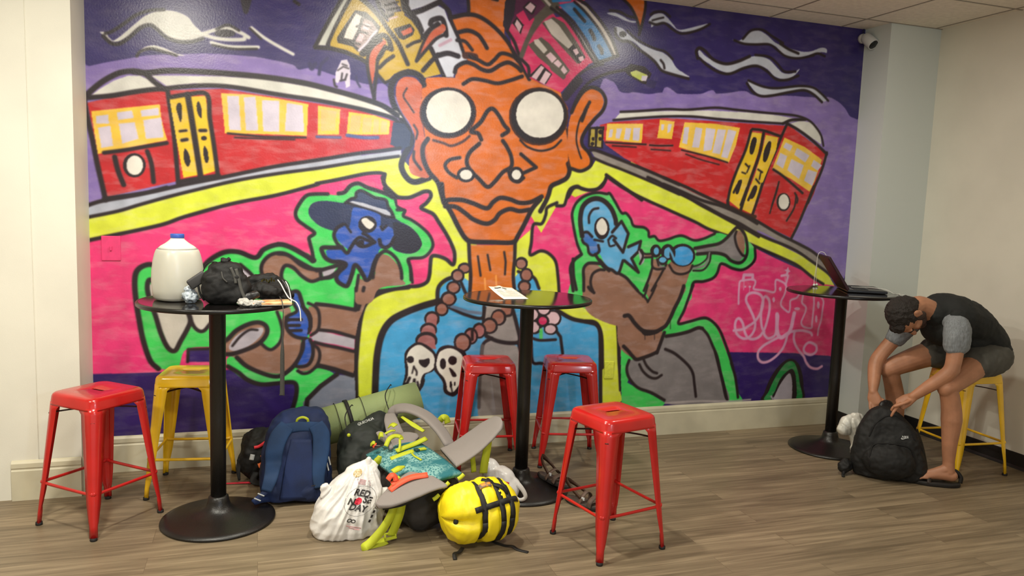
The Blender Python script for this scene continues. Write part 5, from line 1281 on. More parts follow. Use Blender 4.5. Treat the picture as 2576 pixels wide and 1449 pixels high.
def paint_line(img, wt, P, r, soft, col):
    h, w = wt.shape
    m = r+soft+1
    y0, y1 = max(0, int(P[:, 1].min()-m)), min(h, int(P[:, 1].max()+m)+1)
    x0, x1 = max(0, int(P[:, 0].min()-m)), min(w, int(P[:, 0].max()+m)+1)
    if y1 <= y0 or x1 <= x0: return
    dist = np.full((y1-y0, x1-x0), 1e9)
    for a, b in zip(P[:-1], P[1:]):
        v0, v1 = max(y0, int(min(a[1], b[1])-m)), min(y1, int(max(a[1], b[1])+m)+1)
        u0, u1 = max(x0, int(min(a[0], b[0])-m)), min(x1, int(max(a[0], b[0])+m)+1)
        if v1 <= v0 or u1 <= u0: continue
        X, Y = np.meshgrid(np.arange(u0, u1), np.arange(v0, v1))
        d = b-a
        L = d@d
        t = np.clip(((X-a[0])*d[0]+(Y-a[1])*d[1])/L, 0, 1) if L > 0 else 0
        q = np.hypot(X-a[0]-t*d[0], Y-a[1]-t*d[1])
        s = dist[v0-y0:v1-y0, u0-x0:u1-x0]
        np.minimum(s, q, out=s)
    c = np.clip((r+soft-dist)/(2*soft), 0, 1)
    blend(img, wt, y0, x0, c*c*(3-2*c), col)

def paint_all(ops, w, h, base, soft):
    """ops in grid units; returns an h x w x 3 array of sRGB pigments 0..1"""
    img = np.empty((h, w, 3)); img[:] = np.array(base)/255
    wt = np.empty((h, w), bool)
    for op, col, wd, P in ops:
        c = np.array(PAL[col])/255
        if 's' in op: P = spline(P, op[0] == 'f')
        if op == 'lc': P = spline(P, True); P = np.vstack([P, P[:1]])
        if op[0] == 'f': paint_fill(img, wt, P, c)
        else: paint_line(img, wt, P, wd/2, soft, c)
    k = np.pad(img, ((1, 1), (1, 1), (0, 0)), mode='edge')
    k = 0.25*k[:-2]+0.5*k[1:-1]+0.25*k[2:]
    return 0.25*k[:, :-2]+0.5*k[:, 1:-1]+0.25*k[:, 2:]


def mural_material():
    m = bpy.data.materials.new('spray_and_marker_paint')
    m.use_nodes = True
    nt = m.node_tree
    L = nt.links.new
    b = nt.nodes['Principled BSDF']
    at = nt.nodes.new('ShaderNodeVertexColor')
    at.layer_name = 'pigment'
    tc = nt.nodes.new('ShaderNodeTexCoord')
    def nz(scale, s, detail=4, dist=0.0):
        mp = nt.nodes.new('ShaderNodeMapping')
        mp.inputs['Scale'].default_value = s
        mp.inputs['Rotation'].default_value = (0, 0.12, 0)
        L(tc.outputs['Object'], mp.inputs[0])
        n = nt.nodes.new('ShaderNodeTexNoise')
        n.inputs['Scale'].default_value = scale
        n.inputs['Detail'].default_value = detail
        n.inputs['Distortion'].default_value = dist
        L(mp.outputs[0], n.inputs['Vector'])
        return n.outputs['Fac']
    streak = nz(7.0, (1.3, 1, 3.6), 3, 0.2)
    blot = nz(9.0, (1, 1, 1), 3)
    # thin paint lets the wall through along the marker strokes
    r1 = nt.nodes.new('ShaderNodeMapRange')
    r1.inputs[1].default_value, r1.inputs[2].default_value = 0.46, 0.80
    r1.inputs[3].default_value, r1.inputs[4].default_value = 0.0, 0.17
    L(streak, r1.inputs[0])
    sp = nt.nodes.new('ShaderNodeSeparateColor')
    sp.mode = 'HSV'
    L(at.outputs['Color'], sp.inputs[0])
    r2 = nt.nodes.new('ShaderNodeMapRange')   # dark lines stay solid
    r2.inputs[1].default_value, r2.inputs[2].default_value = 0.05, 0.3
    L(sp.outputs[2], r2.inputs[0])
    mu = nt.nodes.new('ShaderNodeMath'); mu.operation = 'MULTIPLY'
    L(r1.outputs[0], mu.inputs[0]); L(r2.outputs[0], mu.inputs[1])
    mx = nt.nodes.new('ShaderNodeMix'); mx.data_type = 'RGBA'
    L(mu.outputs[0], mx.inputs[0]); L(at.outputs['Color'], mx.inputs[6])
    mx.inputs[7].default_value = lin((224, 208, 212))
    hs = nt.nodes.new('ShaderNodeHueSaturation')
    r3 = nt.nodes.new('ShaderNodeMapRange')
    r3.inputs[1].default_value, r3.inputs[2].default_value = 0.3, 0.7
    r3.inputs[3].default_value, r3.inputs[4].default_value = 0.86, 1.10
    L(blot, r3.inputs[0]); L(r3.outputs[0], hs.inputs['Value'])
    L(mx.outputs[2], hs.inputs['Color'])
    L(hs.outputs[0], b.inputs['Base Color'])
    b.inputs['Roughness'].default_value = 0.29
    b.inputs['Specular IOR Level'].default_value = 0.5
    n = nz(90.0, (1, 1, 1), 3)
    bp = nt.nodes.new('ShaderNodeBump')
    bp.inputs['Strength'].default_value = 0.16
    bp.inputs['Distance'].default_value = 0.003
    L(n, bp.inputs['Height'])
    L(bp.outputs[0], b.inputs['Normal'])
    return m

MX0, MX1, MZ0, MZ1 = -0.893, 4.197, 0.2, 2.93

def build_mural(step):
    ops = []
    for ln in PAINT.strip().split('\n'):
        head, pts = ln.split(':')
        op, col, w = head.split()
        P = np.array([[float(q) for q in p.split(',')] for p in pts.split()])*0.001/step
        ops.append((op, col, float(w)*0.001/step, P))
    W = int(round((MX1-MX0)/step))+1
    H = int(round((MZ1-MZ0)/step))+1
    img = paint_all(ops, W, H, PAL['sky'], 0.0052/step)
    img = np.where(img <= 0.04045, img/12.92, ((img+0.055)/1.055)**2.4)
    me = bpy.data.meshes.new('mural')
    gx, gz = np.meshgrid(np.linspace(MX0, MX1, W), np.linspace(MZ0, MZ1, H))
    co = np.stack([gx.ravel(), np.full(gx.size, WALL_Y-0.0006), gz.ravel()], 1).astype(np.float32)
    i = (np.arange(H-1)[:, None]*W+np.arange(W-1)[None, :]).ravel()
    q = np.stack([i, i+1, i+W+1, i+W], 1).astype(np.int32)
    me.vertices.add(len(co)); me.vertices.foreach_set('co', co.ravel())
    me.loops.add(q.size); me.loops.foreach_set('vertex_index', q.ravel())
    me.polygons.add(len(q)); me.polygons.foreach_set('loop_start', np.arange(0, q.size, 4, dtype=np.int32))
    me.update(calc_edges=True)
    ca = me.color_attributes.new('pigment', 'FLOAT_COLOR', 'POINT')
    ca.data.foreach_set('color', np.concatenate([img.reshape(-1, 3), np.ones((W*H, 1))], 1).astype(np.float32).ravel())
    o = bpy.data.objects.new('mural', me)
    me.materials.append(mural_material())
    COL.objects.link(o)
    return tag(o, 'street art mural of an orange big-eyed face between red streetcars and two blue-faced musicians', 'mural')

build_mural(0.0035)

M_plate_pink = mat('pink_painted_plate', (236, 64, 124), 0.42, vary=0.04, vscale=30)
M_plate_yel = mat('yellow_painted_plate', (222, 228, 74), 0.45, vary=0.06, vscale=60)
M_slot = mat('outlet_slot', (120, 40, 70), 0.6)
def wall_plate(name, label, x, z, w, h, m, outlet=True):
    t = thing(name, label, 'wall plate', (x, WALL_Y-0.001, z))
    add('cover', box((0, -0.004, 0), (w, 0.007, h)), m, t, smooth=False, bevel=0.003)
    if outlet:
        add('switch', box((0, -0.012, 0), (0.010, 0.012, 0.024)), m, t, smooth=False, bevel=0.002)
    else:
        for s in (-1, 1):
            add('screw', lathe([(0.0, -0.001), (0.003, -0.001), (0.003, 0.001), (0.0, 0.0015)], 10), m, t, loc=(0, -0.009, s*h*0.38), rot=(math.pi/2, 0, 0))
    return t
wall_plate('wall_switch_plate', 'pink painted switch plate on the mural above the left table jug', -0.758, 1.262, 0.095, 0.135, M_plate_pink)
wall_plate('wall_blank_plate', 'yellow painted blank plate low on the mural right of the red stools', 2.276, 0.479, 0.07, 0.118, M_plate_yel, False)

# ------------------------------------------------------------------ bar tables
M_top = mat('black_glossy_laminate', (20, 17, 17), 0.09, spec=0.6)
M_edge = mat('black_rubber_edge', (18, 15, 15), 0.3)
M_iron = mat('black_powder_coat', (22, 19, 17), 0.36, bump=0.12, bscale=180)
TOP_Z = 1.08

def bar_table(label, x, y):
    t = thing('bar_table', label, 'table', (x, y, 0), 0, 'black pedestal bar tables')
    top = add('tabletop', lathe([(0.0, 1.060), (0.338, 1.060), (0.340, 1.062), (0.340, TOP_Z-0.0005), (0.339, TOP_Z), (0.0, TOP_Z)], 96), M_top, t, smooth=False)
    add('edge_band', lathe([(0.338, 1.060), (0.346, 1.060), (0.350, 1.064), (0.350, TOP_Z-0.004), (0.346, TOP_Z), (0.338, TOP_Z), (0.338, 1.06)], 96), M_edge, top)
    add('column', lathe([(0.036, 0.05), (0.036, 0.50), (0.038, 1.03), (0.075, 1.045), (0.078, 1.0595)], 40), M_iron, t)
    add('base', lathe([(0.0, 0.001), (0.262, 0.001), (0.266, 0.005), (0.264, 0.012), (0.235, 0.020), (0.15, 0.035), (0.085, 0.052), (0.058, 0.072), (0.050, 0.098), (0.046, 0.118), (0.037, 0.124), (0.0, 0.124)], 72), M_iron, t)
    return t

bar_table('black round bar table at left holding the water jug and black bag', -0.18, 3.85)
bar_table('black round bar table in the middle holding a sheet of paper', 1.395, 3.9)
bar_table('black round bar table at right holding the open laptop', 3.70, 4.13)

# ------------------------------------------------------------------ metal stools
def stool_mats(n, rgb):
    return mat(n, rgb, 0.24, spec=0.5, coat=0.35, vary=0.06, vscale=8)
M_red = stool_mats('red_painted_steel', (196, 32, 30))
M_yellow = stool_mats('yellow_painted_steel', (250, 198, 34))
M_foot = mat('black_rubber_foot', (22, 18, 18), 0.7)
M_brace = mat('dark_brown_steel_brace', (58, 26, 20), 0.45)
SEAT_Z = 0.638

def rsquare(h, r, z, n=6):
    pts = []
    for cx, cy, a0 in ((h-r, h-r, 0), (-h+r, h-r, 90), (-h+r, -h+r, 180), (h-r, -h+r, 270)):
        for k in range(n):
            a = math.radians(a0+90*k/(n-1))
            pts.append(Vector((cx+r*math.cos(a), cy+r*math.sin(a), z)))
    return pts

def slot_ring(a, b, z, ref):
    """stadium hole sampled by the same directions as ref"""
    out = []
    for p in ref:
        t = math.atan2(p.y, p.x)
        c, s = math.cos(t), math.sin(t)
        x = (a-b)*max(-1, min(1, c*1.6))
        out.append(Vector((x+b*c, b*s, z)))
    return out

def make_stool(label, m):
    t = thing('metal_stool', label, 'stool', (0, 0, 0), 0, 'backless metal stools')
    z = SEAT_Z
    ref = rsquare(0.15, 0.042, z)
    rings = [slot_ring(0.043, 0.0130, z-0.0055, ref), slot_ring(0.043, 0.0130, z-0.004, ref), slot_ring(0.047, 0.0170, z-0.001, ref),
             rsquare(0.09, 0.03, z-0.0015), rsquare(0.130, 0.038, z-0.0005), rsquare(0.139, 0.040, z-0.003), rsquare(0.146, 0.042, z-0.009), rsquare(0.1495, 0.043, z-0.018),
             rsquare(0.1535, 0.044, z-0.050), rsquare(0.1545, 0.044, z-0.058), rsquare(0.1525, 0.043, z-0.058), rsquare(0.1475, 0.041, z-0.019), rsquare(0.130, 0.037, z-0.005), slot_ring(0.0475, 0.0175, z-0.0062, ref), slot_ring(0.044, 0.0140, z-0.0068, ref)]
    add('seat', loft(rings+[rings[0]], caps=False), m, t)
    # tapered folded-sheet legs
    def leg(sx, sy):
        sec = []
        zs = [z-0.045, z-0.075, 0.45, 0.30, 0.16, 0.085, 0.065, 0.012]
        for zz in zs:
            f = (z-0.045-zz)/(z-0.045)
            h = 0.1525+(0.197-0.1525)*f
            w = 0.098 if zz > z-0.06 else (0.074+(0.034-0.074)*min(1, f*1.12))
            if zz < 0.09: w = 0.030
            if zz < 0.07: w = 0.025
            r = min(0.040-0.024*f, w*0.7)
            th = 0.0022 if zz >= 0.07 else 0.012
            o = []
            o.append((h-w, h))
            for k in range(6):
                a = math.pi/2*(1-k/5)
                o.append((h-r+r*math.cos(a), h-r+r*math.sin(a)))
            o.append((h, h-w))
            q = [(h-th, h-w)]
            ri = max(r-th, 0.001)
            for k in range(6):
                a = math.pi/2*k/5
                q.append((h-th-ri+ri*math.cos(a), h-th-ri+ri*math.sin(a)))
            q.append((h-w, h-th))
            sec.append([Vector((sx*a, sy*b, zz)) for a, b in o+q])
        return loft(sec)
    for sx, sy in ((1, 1), (-1, 1), (-1, -1), (1, -1)):
        lg = add('leg', leg(sx, sy), m, t)
        h = 0.197-0.013
        add('rubber_foot', moved(lathe([(0.0, 0.0), (0.0145, 0.0), (0.0155, 0.003), (0.015, 0.014), (0.0, 0.014)], 16), (sx*h, sy*h, 0)), M_foot, lg)
    hr = 0.1525+(0.197-0.1525)*((z-0.045-0.21)/(z-0.045))-0.006
    for k in range(4):
        a = math.pi/2*k
        R = Matrix.Rotation(a, 3, 'Z')
        p = [Vector((-hr+0.006, -hr, 0.21)), Vector((-hr+0.05, -hr, 0.207)), Vector((hr-0.05, -hr, 0.207)), Vector((hr-0.006, -hr, 0.21))]
        add('rail', tube([R @ q for q in p], [(0.006, 0.010), (0.0062, 0.0075), (0.0062, 0.0075), (0.006, 0.010)], 10, 4, ref=(0, 0, 1)), m, t)
    hb = 0.146
    for s in (1, -1):
        P = [Vector((-hb, -hb*s, z-0.100)), Vector((-0.06, -0.06*s, z-0.088)), Vector((0.06, 0.06*s, z-0.088)), Vector((hb, hb*s, z-0.100))]
        if s < 0:
            P = [p+Vector((0, 0, -0.011)) for p in P]
        add('brace', ribbon(P, 0.016, 0.004, (0, 0, 1), 4), M_brace, t)
    return t

RED = 'red backless metal stool '
st = make_stool(RED+'by the left white wall, tilted corner first', M_red)
st.location, st.rotation_euler = (-0.7165, 3.99, 0), (0, 0, math.radians(-42))
def another(label, x, y, deg, m=None):
    c = copy_tree(st)
    c['label'] = label
    c.location, c.rotation_euler = (x, y, 0), (0, 0, math.radians(deg))
    if m is not None:
        for o in c.children_recursive:
            if o.name.split('.')[0] not in ('rubber_foot', 'brace'):
                o.data = ylw[o.data.name]
    return c
ylw = {}
for o in st.children_recursive:
    if o.name.split('.')[0] != 'rubber_foot':
        d = o.data.copy(); d.materials.clear(); d.materials.append(M_yellow); ylw[o.data.name] = d
another(RED+'standing nearest, in front of the sandals', 1.579, 3.169, 12.8)
another(RED+'against the mural, left of the middle table column', 1.335, 4.395, -9)
another(RED+'against the mural, right of the middle table column', 1.845, 4.335, -14)
another('yellow backless metal stool behind the left table, next to the mural', -0.335, 4.345, -8.5, M_yellow)
another('yellow backless metal stool at right with the man sitting on it', 4.275, 3.63, -5, M_yellow)

# ------------------------------------------------------------------ security camera
M_cam = mat('camera_white_plastic', (206, 206, 204), 0.4)
M_lens = mat('camera_dark_lens', (28, 30, 30), 0.2)
t = thing('security_camera', 'small white security camera high in the corner right of the mural', 'camera', (4.165, 4.60, 2.86))
add('mount', moved(lathe([(0, 0), (0.034, 0), (0.034, 0.02), (0.022, 0.03), (0.018, 0.06), (0, 0.06)], 24), (0, 0, 0)), M_cam, t, rot=(math.radians(90), 0, 0), loc=(-0.0, 0.064, 0.0))
aim = Vector((0.10, -0.75, -0.66)).to_track_quat('Z', 'Y').to_euler()
b = add('housing', lathe([(0.0, -0.045), (0.026, -0.045), (0.038, -0.034), (0.040, 0.0), (0.040, 0.062), (0.037, 0.066), (0.034, 0.062), (0.0, 0.060)], 32), M_cam, t, rot=aim, loc=(0, -0.005, -0.02))
add('lens', lathe([(0.0, 0.0612), (0.033, 0.0612), (0.033, 0.063), (0.012, 0.064), (0.0, 0.066)], 28), M_lens, b)
tag(add('camera_cable', tube([(4.17, 4.655, 2.86), (4.168, 4.652, 2.89), (4.172, 4.655, 2.93)], 0.0035, 8), mat('dark_cable', (30, 30, 60), 0.5)), 'thin dark cable running up from the security camera to the ceiling', 'cable')

# ------------------------------------------------------------------ on the left table
TZ = TOP_Z
M_jug_air = mat('milky_empty_plastic', (218, 214, 204), 0.32, sss=0.5)
M_jug = mat('milky_water_jug', (203, 199, 186), 0.32, sss=0.6, trans=0.12, vary=0.04, vscale=4)
M_cap = mat('blue_cap', (52, 84, 170), 0.4)
M_inkgrey = mat('grey_print', (130, 130, 124), 0.6)
t = thing('water_jug', 'large milky plastic water jug with blue cap on the left table', 'jug', (-0.352, 3.868, TZ+0.0015))
prof = [(0.0, 0.0), (0.080, 0.0), (0.096, 0.004), (0.103, 0.016), (0.107, 0.05), (0.1085, 0.09), (0.1065, 0.135), (0.1015, 0.180), (0.0945, 0.212), (0.089, 0.228), (0.084, 0.236), (0.070, 0.250), (0.052, 0.262), (0.040, 0.272), (0.032, 0.280), (0.028, 0.286), (0.028, 0.297), (0.0, 0.297)]
rings = []
for r, z in prof:
    ring = []
    for j in range(56):
        a = 2*math.pi*j/56
        p = 0.78 if z < 0.235 else 0.78+(min(z, 0.28)-0.235)/0.045*0.22
        c, s = math.cos(a), math.sin(a)
        ring.append((r*math.copysign(abs(c)**p, c), r*math.copysign(abs(s)**p, s), z))
    rings.append(ring)
cut = 10
jb = add('bottle', loft(rings[:cut+1]), M_jug, t, rot=(0, 0, 0.5))
add('shoulder', loft(rings[cut:]), M_jug_air, t, rot=(0, 0, 0.5))
add('cap', lathe([(0.0, 0.287), (0.0295, 0.287), (0.0305, 0.290), (0.0305, 0.303), (0.029, 0.306), (0.0, 0.306)], 40), M_cap, t)
M_clear = mat('crinkled_clear_plastic', (196, 206, 214), 0.15, spec=0.8, vary=0.3, vscale=30)
me = fuse([ellipsoid((-0.292, 3.735, TZ+0.036), (0.030, 0.026, 0.034)), ellipsoid((-0.285, 3.727, TZ+0.028), (0.028, 0.026, 0.024)), ellipsoid((-0.296, 3.735, TZ+0.062), (0.018, 0.020, 0.016))], 0.004, 3)
tag(add('plastic_wrapper', wrinkle(me, 0.012, 40, 1, True), M_clear), 'crumpled clear plastic wrapper between the water jug and the black hip bag', 'wrapper')

M_nylon = mat('black_nylon', (16, 14, 14), 0.62, spec=0.35, bump=0.25, bscale=420, vary=0.3, vscale=22)
M_nylon_shiny = mat('black_shiny_nylon', (24, 22, 23), 0.35, bump=0.2, bscale=300)
M_grey_strap = mat('dark_grey_webbing', (62, 60, 56), 0.7, bump=0.2, bscale=300)
M_whitecord = mat('white_cable', (226, 224, 216), 0.45)
M_greyitem = mat('dark_grey_pad', (58, 56, 56), 0.6)
M_gold = mat('gold_lettering', (178, 160, 70), 0.5)
bagc = Vector((-0.142, 3.71, TZ))
t = thing('hip_bag', 'black nylon bag standing on the left table beside the jug', 'bag', bagc)
body = wrinkle(fuse([ellipsoid((0, 0, 0.078), (0.098, 0.062, 0.080), p=0.55), ellipsoid((0.005, 0.0, 0.135), (0.078, 0.05, 0.060), p=0.7), ellipsoid((0.03, -0.01, 0.06), (0.085, 0.06, 0.06), p=0.7)], 0.006, 4), 0.010, 16, 3)
for v in body.vertices: v.co.z = max(v.co.z, 0.001)
add('body', body, M_nylon, t)
tb = bvh_of(body)
add('top_knot', wrinkle(fuse([ellipsoid((0.0, 0.0, 0.195), (0.018, 0.014, 0.014)), tube([(-0.012, 0, 0.17), (-0.004, 0, 0.20)], 0.011), tube([(0.004, 0, 0.195), (0.022, 0, 0.205)], 0.008)], 0.003, 2), 0.004, 60), M_nylon, t)
add('cord_loop', tube([(-0.09, 0.0, 0.15), (-0.075, 0.0, 0.182), (-0.04, 0.0, 0.192), (-0.01, 0.0, 0.18)], 0.0022, 8), M_nylon, t)
add('zip_pull', tube(drape([(-0.01, -0.1, 0.15), (-0.004, -0.1, 0.125), (0.012, -0.1, 0.108)], tb, (0, 1, 0), 0.003), 0.003, 8), M_grey_strap, t)
add('strap', ribbon([(0.05, -0.045, 0.165), (0.062, -0.055, 0.12), (0.074, -0.066, 0.07), (0.088, -0.072, 0.035), (0.10, -0.066, 0.012)], 0.014, 0.003, (0.3, -1, 0.2)), M_grey_strap, t)
add('belt_wing', wrinkle(fuse([tube([(0.06, -0.035, 0.028), (0.10, -0.045, 0.036), (0.138, -0.050, 0.050)], [0.026, 0.024, 0.016], 12, 4)], 0.005, 2), 0.006, 30), M_nylon_shiny, t)
add('strap', ribbon([(0.028, -0.052, 0.172), (0.045, -0.058, 0.13), (0.05, -0.064, 0.10)], 0.012, 0.003, (0.2, -1, 0.2)), M_grey_strap, t)
add('clip_on_case', box((0, 0, 0), (0.085, 0.02, 0.048)), M_greyitem, t, bevel=0.008, loc=(-0.115, 0.0, 0.108), rot=(0.1, -0.62, 0.1))
add('case_clip', tube([(-0.112, 0, 0.09), (-0.104, -0.004, 0.05), (-0.088, -0.004, 0.02)], 0.005, 8), M_nylon, t)

t = thing('waist_pouch', 'slumped black pouch with gold marks right of the black hip bag', 'pouch', (0.050, 3.80, TZ))
body = wrinkle(fuse([ellipsoid((0, 0, 0.045), (0.088, 0.062, 0.048)), ellipsoid((-0.02, 0.045, 0.082), (0.085, 0.042, 0.048), p=0.75), ellipsoid((0.07, 0.0, 0.022), (0.05, 0.045, 0.024))], 0.006, 4), 0.012, 18, 8)
for v in body.vertices: v.co.z = max(v.co.z, 0.016)
for v in body.vertices:
    if v.co.z < 0.02: v.co.z = 0.0155
add('body', body, M_nylon, t)
tp = bvh_of(body)
add('gold_motif', stick(join(*[box((0.011*k-0.03, 0.004*((k*5) % 3)-0.004, 0), (0.006, 0.020-0.003*((k*3) % 4), 0), 0.4*((k % 3)-1)) for k in range(6)]), (0.0, -0.2, 0.098), (1, 0, 0), (0, 0.3, 0.9), tp, (0, 1, 0), 0.002), M_gold, t)
add('strap', ribbon([(0.045, 0.05, 0.11), (0.075, 0.03, 0.085), (0.092, 0.0, 0.045), (0.096, -0.02, 0.02)], 0.012, 0.003, (0.3, -0.5, 0.8)), M_nylon_shiny, t)
add('cord_loop', tube([(0.055, 0.05, 0.09), (0.078, 0.04, 0.095), (0.096, 0.02, 0.07), (0.092, 0.01, 0.03)], 0.002, 8), M_nylon, t)
add('hanging_strap', ribbon([(0.05, -0.05, 0.026), (0.056, -0.20, 0.024), (0.058, -0.296, 0.0035), (0.058, -0.311, -0.02), (0.056, -0.308, -0.12), (0.055, -0.307, -0.20), (0.055, -0.308, -0.36), (0.054, -0.307, -0.385)], [0.004, 0.004, 0.004, 0.004, 0.006, 0.018, 0.02, 0.024], 0.003, [(0, 0, 1), (0, 0, 1), (0, 0, 1), (0, -1, 0.3), (0, -1, 0), (0, -1, 0), (0, -1, 0), (0, -1, 0)]), M_grey_strap, t)

M_paper = mat('white_paper', (232, 228, 214), 0.7)
M_orange_cover = mat('orange_booklet_cover', (206, 110, 60), 0.5, rgb2=(232, 206, 150), vscale=14)
t = thing('booklet', 'orange and cream booklet lying on the left table edge', 'booklet', (0.060, 3.655, TZ+0.0045), 0.12)
add('cover', box((0, 0, 0.0085), (0.17, 0.11, 0.009)), M_orange_cover, t, smooth=False, bevel=0.001)
add('pages', box((0.0, 0, 0.002), (0.166, 0.106, 0.0035)), M_paper, t, smooth=False)
me = fuse([ellipsoid((-0.02, 3.615, TZ+0.014), (0.055, 0.03, 0.012)), ellipsoid((-0.06, 3.63, TZ+0.018), (0.025, 0.02, 0.016))], 0.004, 3)
tag(add('tissue', wrinkle(me, 0.012, 45, 4, True), mat('grey_tissue', (176, 172, 166), 0.8, vary=0.25, vscale=40)), 'crumpled grey tissue at the front edge of the left table', 'tissue')
tag(add('charging_cable', tube([(0.092, 3.755, TZ+0.105), (0.105, 3.735, TZ+0.088), (0.122, 3.71, TZ+0.055), (0.138, 3.69, TZ+0.030), (0.152, 3.67, TZ+0.022), (0.172, 3.645, TZ+0.012), (0.186, 3.628, TZ-0.02), (0.190, 3.622, TZ-0.07)], 0.0026, 8), M_whitecord), 'white charging cable draped over the right edge of the left table', 'cable')
tag(add('earphone_cable', tube([(0.128, 3.785, TZ+0.095), (0.140, 3.765, TZ+0.07), (0.148, 3.74, TZ+0.035), (0.152, 3.715, TZ+0.006)], 0.0022, 8), M_whitecord), 'short thin white cable beside the black pouch with gold marks on the left table', 'cable')

# ------------------------------------------------------------------ paper on the middle table
nx, ny = 14, 10
c00, c10, c01, c11 = Vector((1.228, 3.80, TZ+0.002)), Vector((1.368, 3.81, TZ+0.002)), Vector((1.215, 4.05, TZ+0.040)), Vector((1.36, 4.07, TZ+0.030))
vs, fs = [], []
for i in range(ny):
    for j in range(nx):
        u, w = j/(nx-1), i/(ny-1)
        p = (c00*(1-u)+c10*u)*(1-w)+(c01*(1-u)+c11*u)*w
        p.z = TZ+0.002+(0.040*(1-u)+0.030*u)*w**2.2+0.010*abs(math.sin(w*math.pi))*(0.3+abs(u-0.45))+0.008*math.exp(-((u-0.45)/0.12)**2)*w
        vs.append(p)
for i in range(ny-1):
    for j in range(nx-1):
        fs.append((i*nx+j, i*nx+j+1, (i+1)*nx+j+1, (i+1)*nx+j))
pm = mesh_of('sheet', vs, fs)
t = thing('paper_sheet', 'creased white printed sheet of paper on the middle table', 'paper', (0, 0, 0))
add('sheet', pm, M_paper, t, solid=0.0006)
tp = bvh_of(pm)
M_ink = mat('black_ink', (50, 46, 44), 0.6)
lines = [box((0.05, 0.212, 0), (0.07, 0.012, 0.0001))]
for k in range(9):
    lines.append(box((0.062+0.004*(k % 3), 0.18-0.016*k, 0), (0.09+0.012*((k*7) % 3), 0.0022, 0.0001)))
add('print', stick(join(*lines), (1.235, 3.815, 1.4), (1, 0, 0), (-0.03, 1, 0), tp, (0, 0, -1), 0.0012, cuts=2), M_ink, t)

# ------------------------------------------------------------------ laptop and earphones on the right table
M_lap = mat('dark_maroon_laptop_lid', (46, 22, 26), 0.5, spec=0.3)
M_lap2 = mat('black_laptop_plastic', (26, 25, 27), 0.35)
M_key = mat('laptop_keys', (14, 14, 16), 0.5)
M_screen = mat('laptop_glass', (10, 10, 14), 0.08)
t = thing('laptop', 'dark open laptop seen from behind on the right table', 'laptop', (3.76, 4.20, TZ+0.001), math.radians(-30))
LW = 0.35
base = add('base', box((0.122, 0, 0.0105), (0.245, LW, 0.019)), M_lap2, t, smooth=False, bevel=0.005)
keys = [box((0.055+0.018*i, -0.13+0.0186*j, 0.0215), (0.0145, 0.015, 0.003)) for i in range(5) for j in range(15)]
add('keyboard', join(*keys), M_key, base, smooth=False)
add('touchpad', box((0.19, -0.01, 0.0205), (0.06, 0.095, 0.001)), M_lap, base, smooth=False)
lid = add('screen_lid', box((0, 0, 0.125), (0.02, LW, 0.25)), M_lap, t, smooth=False, bevel=0.006, loc=(0.005, 0, 0.016), rot=(0, math.radians(-33), 0))
add('display', box((0.0105, 0, 0.13), (0.001, LW-0.03, 0.20)), M_screen, lid, smooth=False)
add('hinge', tube([(0.004, -0.13, 0.020), (0.004, 0.13, 0.020)], 0.008, 12), M_lap2, t)

def wpt(x, y, z): return Vector((x, y, z))
t = thing('earphones', 'white earphones hanging over the laptop lid on the right table', 'earphones', (0, 0, 0))
top = Vector((3.728, 4.387, 1.316))
lv = Vector((0.83, -0.56, 0.0))
add('cable', tube([top+lv*0.034+Vector((0, 0, -0.02)), top+lv*0.014+Vector((0, 0, 0.006)), top-lv*0.014+Vector((0, 0, 0.004)), top-lv*0.024+Vector((0, 0, -0.03)), top-lv*0.027+Vector((0, 0, -0.08)), (3.706, 4.412, 1.15), (3.706, 4.414, TZ+0.018)], 0.0018, 8), M_whitecord, t)
add('cable', tube([top-lv*0.024+Vector((0.004, 0.006, -0.04)), top-lv*0.022+Vector((0.006, 0.01, -0.08)), (3.724, 4.418, 1.14), (3.735, 4.424, TZ+0.018)], 0.0016, 8), M_whitecord, t)
add('cable', tube([(3.80, 4.16, TZ+0.026), (3.85, 4.13, TZ+0.026), (3.90, 4.10, TZ+0.028), (3.93, 4.06, TZ+0.026), (3.955, 4.01, TZ+0.022), (3.962, 3.955, TZ+0.004), (3.985, 3.93, TZ+0.003), (4.01, 3.955, TZ+0.003)], 0.0017, 8), M_whitecord, t)
add('cable', tube([(3.962, 3.955, TZ+0.004), (3.964, 3.905, TZ+0.004), (3.966, 3.868, TZ+0.002), (3.970, 3.852, TZ-0.03), (3.972, 3.850, TZ-0.07), (3.982, 3.856, TZ-0.09)], 0.0014, 8), M_whitecord, t)
for p in ((3.704, 4.408, TZ+0.0115), (3.736, 4.420, TZ+0.0115)):
    e = add('earbud', ellipsoid(p, (0.0095, 0.0095, 0.009), seg=16, rings=10), M_whitecord, t)

# ================================================================== luggage on the floor
M_green_mat = mat('sage_green_foam', (142, 156, 104), 0.75, bump=0.12, bscale=160, vary=0.06, vscale=5)
M_blue = mat('navy_blue_pack_cloth', (24, 44, 92), 0.75, bump=0.14, bscale=420, vary=0.25, vscale=7)
M_blue_pad = mat('blue_padded_strap', (30, 62, 104), 0.8, bump=0.14, bscale=380, vary=0.15, vscale=9)
M_black = mat('black_pack_cloth', (17, 16, 16), 0.7, bump=0.14, bscale=420, vary=0.35, vscale=9)
M_charcoal = mat('charcoal_pack_cloth', (48, 44, 42), 0.75, bump=0.14, bscale=420, vary=0.2, vscale=9)
M_darkgreen = mat('blackish_green_lid_cloth', (30, 36, 32), 0.7, bump=0.14, bscale=420, vary=0.25, vscale=8)
M_greypad = mat('grey_padded_mesh', (142, 134, 130), 0.85, bump=0.35, bscale=520)
M_lime = mat('lime_yellow_webbing', (188, 196, 40), 0.65, bump=0.15, bscale=500)
